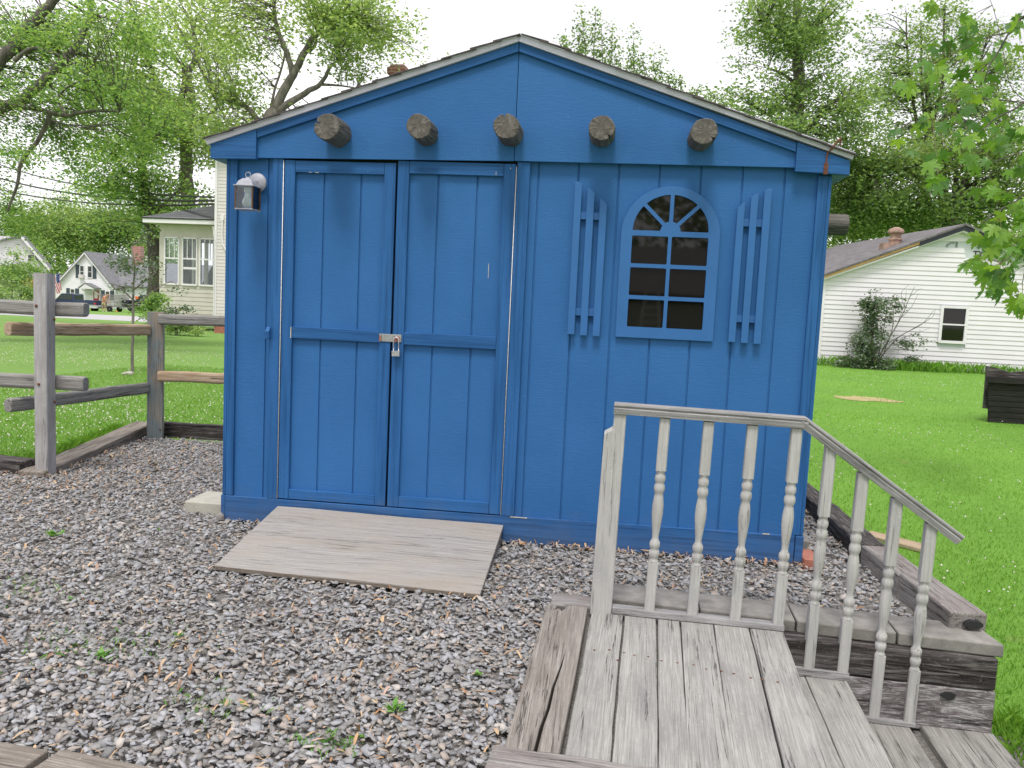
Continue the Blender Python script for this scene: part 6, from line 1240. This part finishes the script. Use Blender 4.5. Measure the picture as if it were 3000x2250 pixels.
tree('feathery_tree', 'feathery light green tree with pointed tops in the upper right', 'tree',
    [([gp(2700,1000,Z7)]+pp(Z7,(2705,700),(2712,480),(2718,330),(2715,200)), .30, .12), (pp(Z7,(2715,480),(2680,330),(2660,180),(2655,40)), .12,.03), (pp(Z7,(2715,420),(2760,250),(2765,100),(2768,10)), .12,.03), (pp(Z7,(2715,420),(2700,250),(2698,60)), .1,.03), (pp(Z7,(2718,400),(2850,230),(2900,80)), .12,.03)],
    [B(2650,90,Z7,26,70,1.5,21), B(2640,190,Z7,50,70,2.5,51), B(2700,120,Z7,26,80,1.5,23), B(2760,60,Z7,26,90,1.5,23), B(2750,160,Z7,60,60,2.5,44), B(2700,250,Z7,110,70,4,104), B(2820,120,Z7,60,80,2.5,44), B(2880,110,Z7,60,70,2.5,36), B(2840,230,Z7,110,80,4,96), B(2620,330,Z7,90,80,4,74), B(2750,350,Z7,130,80,4,111), B(2920,220,Z7,60,60,2.5,29), B(2950,330,Z7,90,90,3.5,74), B(2560,160,Z7,40,90,2,29), B(2540,60,Z7,24,50,1.5,9), B(2580,280,Z7,50,60,2.5,29), B(2870,420,Z7,150,80,4,104), B(2650,440,Z7,120,60,4,81)],
    'leaf_mid', 0.19, 0.42, 20, 'bark', None, twigs=.45, seed=10, twr=.014)
Z8 = 35
tree('maple_tree', 'dark maple with thick forked trunk behind the white outbuilding', 'tree',
    [([gp(2800,1000,Z8)]+pp(Z8,(2800,780),(2795,670),(2790,620)), .50, .40), (pp(Z8,(2790,640),(2765,570),(2762,500),(2755,420)), .26,.10), (pp(Z8,(2795,640),(2815,570),(2845,500),(2880,420)), .26,.10), (pp(Z8,(2790,620),(2800,560),(2800,500)), .16,.08), (pp(Z8,(2765,560),(2700,520),(2620,500),(2540,520)), .10,.03), (pp(Z8,(2825,550),(2900,520),(2990,500)), .1,.04)],
    [B(2520,480,Z8,110,70,4,125), B(2640,480,Z8,120,60,4,141), B(2470,560,Z8,70,80,4,91), B(2560,600,Z8,130,60,4,149), B(2680,590,Z8,90,60,4,108), B(2700,640,Z8,70,40,3,49), B(2890,460,Z8,140,60,4,141), B(2930,590,Z8,130,90,4,191), B(2790,450,Z8,110,50,4,91), B(2480,650,Z8,80,60,4,83), B(2830,600,Z8,60,50,3,41)],
    'leaf_dark', 0.18, 0.5, 28, 'bark', None, twigs=.35, seed=11, twr=.014)
tree('shrub', 'yellow-green thicket filling the gap behind the outbuilding, right of the shed', 'shrub', [([gp(2500,1000,43)]+pp(43,(2500,800),(2500,700)), .12,.08)],
    [B(2480,650,43,110,70,3,150), B(2620,660,43,120,50,3,140), B(2440,760,43,60,110,3,100), B(2740,660,43,100,40,3,90), B(2530,560,43,90,50,3,70), B(2900,700,43,130,60,3,130)], 'leaf_light', 0.19, 0.5, 26, 'bark', None, twigs=.1, seed=12)
# tree line beyond the street
k = 0
for (u, v, Z, ru, rv, n, lf, lab) in ((60,640,115,120,90,170,'leaf_near','leafy tree filling the far left edge above the left house'),(170,660,112,110,80,190,'leaf_light','bright tree between the left house and the cottage gable'),(290,640,118,110,90,190,'leaf_near','tree behind the cottage roof peak'),
        (400,640,116,100,110,190,'leaf_mid','tree behind the cottage chimney'),(130,760,108,60,70,110,'leaf_near','shorter dark tree between the two far houses'),(240,690,120,90,70,110,'leaf_light','pale tree just left of the cottage roof'),(470,700,112,60,120,120,'leaf_light','tree seen between cottage and porch')):
    s = Z/F_PX; k += 1
    tree('roadside_tree', lab, 'tree', [([gp(u,900,Z)]+pp(Z,(u,v+rv*.8),(u+8,v),(u,v-rv*.5)), .3, .1), (pp(Z,(u,v+rv*.4),(u+ru*.4,v-rv*.2)),.12,.05), (pp(Z,(u,v+rv*.5),(u-ru*.4,v)),.12,.05)],
        [B(u,v,Z,ru,rv,ru*s*.8,n), B(u+ru*.3,v+rv*.5,Z-1,ru*.7,rv*.6,ru*s*.6,n//2), B(u-ru*.4,v+rv*.4,Z-1,ru*.6,rv*.6,ru*s*.6,n//3)], lf, 0.42, 1.1, 24, 'bark', 'trees beyond the street', twigs=.12, seed=20+k, twr=.03)
# hedge / shrubs at far left in front of the left house
for i, (u, v, Z, ru, rv, n, lab) in enumerate(((35,790,62,75,75,190,'shrub mass at the extreme left, over the picket fence'),(62,855,60,30,50,50,'lower shrub between pickets and the red basket'),(0,870,58,50,40,60,'dark low shrub at the left edge above the rail'))):
    s = Z/F_PX; tree('shrub', lab, 'shrub', [([gp(u,900,Z)]+pp(Z,(u,v+20),(u,v-10)), .08,.03)], [B(u,v,Z,ru,rv,ru*s,n)], 'leaf_near', 0.2, .4, 26, 'bark', 'shrubs before the left house', twigs=.1, seed=40+i)
# far wood closing the view
wv, wf = [], []; o_ = 0
cc_ = []
for xx in np.linspace(-330, 330, 170): cc_.append((xx+RNG.uniform(-2,2), 190+RNG.uniform(-12,12)+abs(xx)*-.25+40, RNG.uniform(4,9)))
pts = []
for x, y, hh in cc_:
    m_ = 150; d = RNG.normal(0,1,(m_,3)); d /= np.linalg.norm(d,axis=1)[:,None]; pts.append(np.array([x,y,hh*.55-1.2])+d*np.array([3.6,3.6,hh*.6])*RNG.random((m_,1))**.4)
v, f = kites(np.concatenate(pts), 1.5, .8, .8); tag(npmesh('distant_wood', v, f, M['leaf_dark']), 'far wood closing the horizon', 'wood', kind='stuff')
# sapling in the lawn
sb = GZ(388, 1092, -0.02); Zs = 12.3
tree('sapling', 'thin young tree with sparse leaves standing in the left lawn between the fence posts', 'tree', [([tuple(sb)]+[tuple(P(u, v, Zs)) for u, v in ((388,1000),(390,900),(391,840),(394,780),(385,720))], .025, .008), (pp(Zs,(390,880),(350,840),(318,830)),.012,.006), (pp(Zs,(391,850),(430,820),(455,800)),.012,.006), (pp(Zs,(388,960),(420,960),(450,985)),.008,.004), (pp(Zs,(393,790),(360,760),(345,740)),.008,.004), (pp(Zs,(391,900),(440,860),(500,825),(525,845)),.009,.004)],
    [B(375,750,Zs,55,45,.35,34), B(345,800,Zs,30,40,.3,12), B(430,790,Zs,30,50,.3,16), B(400,830,Zs,40,30,.3,10), B(350,860,Zs,25,30,.2,6), B(440,950,Zs,30,40,.2,8), B(520,845,Zs,18,10,.1,4), B(425,690,Zs,30,30,.3,8)], 'leaf_shrub', 0.055, 0.085, 10, 'bark2', None, twigs=.6, seed=50, twr=.003)
dz_ = MB(); 
for k in range(4): 
    q = GZ((364,372,380,383)[k], (1096,1094,1093,1097)[k], 0.0); dz_.box(q[0]-.035,q[0]+.03,q[1]-.03,q[1]+.03,-.005,.018+.004*k)
tag(obj('stone_ring', dz_, M['concrete2'], bevel=.01), 'few pale flat stones at the foot of the sapling', 'stones')
# porch shrubs
for i, (u, v, Z, ru, rv, n, lab, lf) in enumerate(((445,885,24,32,38,60,'dark green bush left of the porch corner','leaf_near'),(455,940,22,20,22,16,'low leafy stems behind the stained fence post','leaf_near'),(515,905,26,38,14,22,'small bluish bush under the porch windows','leaf_shrub'),(520,960,26,45,16,50,'dark bush at the foot of the porch wall','leaf_dark'),(580,970,26,35,10,14,'pale weeds at the porch foundation','leaf_light'))):
    s = Z/F_PX; tree('shrub', lab, 'shrub', [([gp(u,990,Z)]+pp(Z,(u,v+rv*.6),(u,v)), .02,.01)], [B(u,v,Z,ru,rv,ru*s,n)], lf, 0.10, .14, 16, 'bark', 'bushes by the porch', twigs=.5, seed=60+i, twr=.004)
# bush against the white building, half of it bare stems
Zb = 22.3; bb0 = gp(2565,1090,Zb)
bare = [(pp(Zb,(2568,1060),(2600,1000),(2640,930),(2665,870),(2680,840)),.018,.004), (pp(Zb,(2570,1060),(2630,990),(2700,950),(2735,910)),.018,.004), (pp(Zb,(2590,1030),(2615,960),(2618,900)),.014,.004), (pp(Zb,(2610,1000),(2680,960),(2730,930),(2740,905)),.010,.003), (pp(Zb,(2640,930),(2670,900),(2690,860)),.008,.003), (pp(Zb,(2625,960),(2650,890),(2655,850)),.008,.003), (pp(Zb,(2570,1060),(2590,960),(2600,880)),.014,.005), (pp(Zb,(2640,990),(2690,975),(2725,960)),.008,.003), (pp(Zb,(2665,870),(2690,850),(2700,845)),.006,.003),(pp(Zb,(2650,900),(2640,860),(2662,835)),.006,.003)]
tree('shrub', 'dark olive bush with bare stems fanning right, against the white building', 'shrub', [([bb0]+pp(Zb,(2560,1070),(2555,1000),(2560,900),(2570,870)), .05,.02)]+bare,
    [B(2565,930,Zb,36,60,.35,85), B(2555,900,Zb,28,50,.3,45), B(2545,1000,Zb,48,45,.45,95), B(2530,1050,Zb,66,34,.5,110), B(2480,1060,Zb,30,20,.3,22), B(2620,890,Zb,20,26,.2,14), B(2610,925,Zb,12,24,.15,8), B(2660,1020,Zb,36,26,.3,22), B(2670,1050,Zb,24,16,.25,10), B(2580,1070,Zb,40,20,.4,34), B(2690,985,Zb,30,14,.2,5)], 'leaf_shrub', 0.085, 0.10, 14, 'bark', None, twigs=.6, seed=70, twr=.003)
wx = np.concatenate([np.stack([RNG.uniform(7.8,14.5,1500), RNG.uniform(19.1,19.62,1500)],-1), np.stack([RNG.normal(10.2,.7,900), RNG.uniform(18.7,19.5,900)],-1)])
a, c = blades(wx, .08, .34, .016, .35); tag(npmesh('tall_weeds', a, c, M['blade']), 'taller uncut grass along the foot of the white building', 'weeds', kind='stuff')
# ---- foreground maple branch at the right edge, real lobed leaves
def maple_leaf(s):
    half = [(0,1.0),(0.09,0.80),(0.07,0.70),(0.20,0.72),(0.13,0.58),(0.16,0.44),(0.34,0.60),(0.44,0.72),(0.47,0.60),(0.60,0.58),(0.48,0.44),(0.52,0.36),(0.30,0.22),(0.42,0.14),(0.50,0.02),(0.36,0.03),(0.28,-0.04),(0.10,0.03),(0.02,0.0)]
    pts = half+[(-x, y) for x, y in half[::-1] if x > 0.001]; return [(x*s, y*s) for x, y in pts]
def maple_branches(label, stems, clusters, Z, size, mat, seed):
    rr = random.Random(seed); t = thing('maple_tree', label, 'tree', tuple(stems[0][0][0])); off = Vector(stems[0][0][0]); mb = MB(); nodes = []
    for pts, r0, r1 in stems: sp = smooth_path(pts, 4); limb_tube(mb, [p-off for p in sp], r0, r1, 6); nodes += sp
    lf = MB(); pet = MB()
    for (u, v, dz, spread, n) in clusters:
        c = Vector(P(u, v, Z+dz)); j = min(nodes, key=lambda p: (p-c).length)
        if (j-c).length > .03: pet.tube([j-off, (j.lerp(c,.5)+Vector((0,0,.02)))-off, c-off], [.0035,.0025,.002], 4, cap=False)
        for k in range(n):
            a = Vector((rr.gauss(0,spread), rr.gauss(0,spread), rr.gauss(0,spread*.8)-spread*.5)); b = c+a; s = size*rr.uniform(.65,1.15)
            down = Vector((rr.gauss(0,.45), rr.gauss(0,.45), -1.0 if rr.random() < .7 else -.2)).normalized(); side = down.cross(Vector((rr.gauss(0,.6), -1, rr.gauss(0,.5)))).normalized(); nr = side.cross(down); curl = rr.uniform(.05,.30)
            vs = []
            for x, y in maple_leaf(s): zz = -curl*(x*x)/s*2.2-curl*.6*(y*y)/s; vs.append(b+side*x+down*y+nr*zz-off)
            cen = b+down*(.28*s)-off; n_ = len(vs); o0 = len(lf.v); lf.v += [tuple(cen)]+[tuple(p) for p in vs]; lf.f += [(o0, o0+1+i, o0+1+(i+1)%n_) for i in range(n_)]; lf.mi += [0]*n_
            pet.tube([c-off, b-off], [.0016,.001], 3, cap=False)
    obj('branch', mb, M['bark'], t, smooth=True); obj('leaf_stems', pet, M['weedstem'], t)['kind'] = 'stuff'; obj('leaves', lf, M[mat], t); return t
M['weedstem'] = plain('reddish_leaf_stalk', (0.18,0.14,0.06), 0.6)
Zf = 7.2
trunk_p = [(9.3,2.2,-0.3),(9.25,2.2,2.2),(9.1,2.25,4.5)]
st0 = [([*trunk_p]+[tuple(P(3250,-60,9.0))], .16, .10),
  (pp(Zf,(3250,-60,1.5),(3060,20),(2990,55),(2960,90),(2920,160),(2900,190),(2880,250)), .014, .005), (pp(Zf,(2955,95),(2890,110),(2830,140),(2785,158)), .006,.003), (pp(Zf,(2900,180),(2870,210),(2830,250)), .005,.003),
  (pp(Zf,(3250,-60,1.5),(3100,180),(3000,300),(2920,345),(2880,380)), .014,.004), (pp(Zf,(2830,280),(2760,315),(2730,350)), .004,.002), (pp(Zf,(3000,300),(2900,290),(2830,280)), .006,.003),
  (pp(Zf,(3250,-60,1.5),(3150,350),(3060,500),(2990,580),(2920,620),(2880,650)), .014,.004), (pp(Zf,(3060,500),(3010,640),(2970,740),(2930,770)), .008,.003), (pp(Zf,(3060,500),(3020,700),(2995,830)), .007,.003), (pp(Zf,(3100,430),(2980,450),(2900,480)), .008,.003),
  (pp(Zf,(3250,-60,1.5),(3010,-10),(2900,-30)), .006,.002), (pp(Zf,(3010,300),(2960,250),(2935,130),(2912,30),(2895,-10)), .004,.002)]
cl0 = []
rr = random.Random(77)
for (u, v, n, sp) in ((2860,60,2,.03),(2740,5,3,.03),(2860,95,4,.04),(2820,70,4,.05),(2790,80,3,.04),(2760,105,3,.04),(2830,110,5,.05),(2720,170,5,.07),(2745,190,5,.07),(2740,130,3,.05),(2760,220,6,.07),(2650,245,4,.05),(2665,240,3,.04),(2800,230,6,.07),(2830,270,7,.08),(2850,160,6,.07),(2880,210,6,.08),(2910,130,5,.07),(2920,240,6,.08),(2960,180,4,.06),(2990,60,6,.06),(2995,30,4,.05),(2990,110,4,.05),
    (2860,300,7,.08),(2800,330,6,.07),(2830,370,5,.07),(2700,360,3,.05),(2730,350,4,.05),(2620,380,3,.05),(2710,440,5,.06),(2770,430,5,.07),(2900,330,8,.09),(2960,300,8,.09),(2930,400,8,.09),(2990,380,8,.09),(2830,420,5,.07),(2890,450,7,.08),(2980,460,9,.09),(2750,520,5,.04),(2755,505,3,.04),
    (2900,520,7,.08),(2950,560,10,.09),(2990,620,10,.09),(2905,650,4,.04),(2905,700,5,.05),(2930,640,8,.08),(2960,700,9,.08),(2990,700,8,.07),(2880,690,4,.05),(2920,720,7,.07),(2860,745,4,.05),(2850,770,3,.05),(2880,770,4,.05),(2925,790,6,.06),(2880,820,3,.05),(2905,840,3,.05),(2940,800,6,.06),(2930,850,4,.05),(2960,810,4,.06),(2985,860,4,.05),(2995,890,3,.05),(2960,760,5,.06)):
    cl0.append((u, v, rr.uniform(-.5,.5), sp*(.75 if v > 560 else 1.0), n if v > 560 else max(2, int(n*.7))))
maple_branches('foreground maple branches with large lobed leaves hanging in from the right edge', st0, cl0, Zf, 0.135, 'leaf_fg', 5)
# ================================================================ what stands behind the photographer (seen in the window panes)
terr = MB().box(-8,14,-23,-14.5,-0.3,0.62); tag(obj('terrace', terr, M['lawn']), kind='structure')
nb = thing('neighbour_house', 'low house with grey shingle roof and lattice skirt behind the camera, mirrored in the window', 'house', (-6,-19,0.62)); obj('wall', MB().box(0,15,-7,0,0.0,1.2), M['fascia_black'], nb)
roof_slab(nb, (15.4,0.35,1.12), (-.4,0.35,1.12), (-.4,-4.5,2.75), (15.4,-4.5,2.75), .08, M['shingle_mid']); roof_slab(nb, (-.4,-9.2,1.12), (15.4,-9.2,1.12), (15.4,-4.5,2.75), (-.4,-4.5,2.75), .08, M['shingle_mid'])
lt = MB()
for k in range(120):
    x = k*.11-1.0
    for s_ in (-1, 1):
        xa, xb = x, x+s_*.85
        if min(xa,xb) > 0 and max(xa,xb) < 11.8: lt.add([(xa-.016,.03+s_*.004,0.02),(xa+.016,.03+s_*.004,0.02),(xb+.016,.03+s_*.004,.87),(xb-.016,.03+s_*.004,.87)], [(0,1,2,3)])
obj('lattice', lt, M['whitetrim'], nb)
ld = thing('step_ladder', 'wooden step ladder standing behind the camera, mirrored in the window', 'ladder', (3.05,-16.2,0.62)); mb = MB()
for s_ in (-1,1): mb.tube([(s_*.24,.3,0),(s_*.15,0,1.05)], .03, 4); mb.tube([(s_*.24,-.5,0),(s_*.15,0,1.05)], .02, 4)
for k in range(1,6): z = k*.18; w_ = .24-.09*z/1.05; mb.box(-w_,w_,.3-.3*z/1.05-.04,.3-.3*z/1.05+.04,z-.018,z+.018)
obj('ladder_frame', mb, M['whitetrim'], ld)
for i, (x, y, lab) in enumerate(((-2,-30,'tree behind the neighbour house, left'),(8,-32,'tree behind the neighbour house, right'),(17,-26,'tree at the far side of the neighbour house'))):
    tree('yard_tree', lab, 'tree', [([(x,y,0),(x+.2,y,3),(x,y,6)], .3,.15)], [((x,y,6.5),(5.5,4,4.2),260)], 'leaf_dark', .5, 1.0, 16, 'bark', 'trees behind the camera', twigs=.05, seed=90+i)
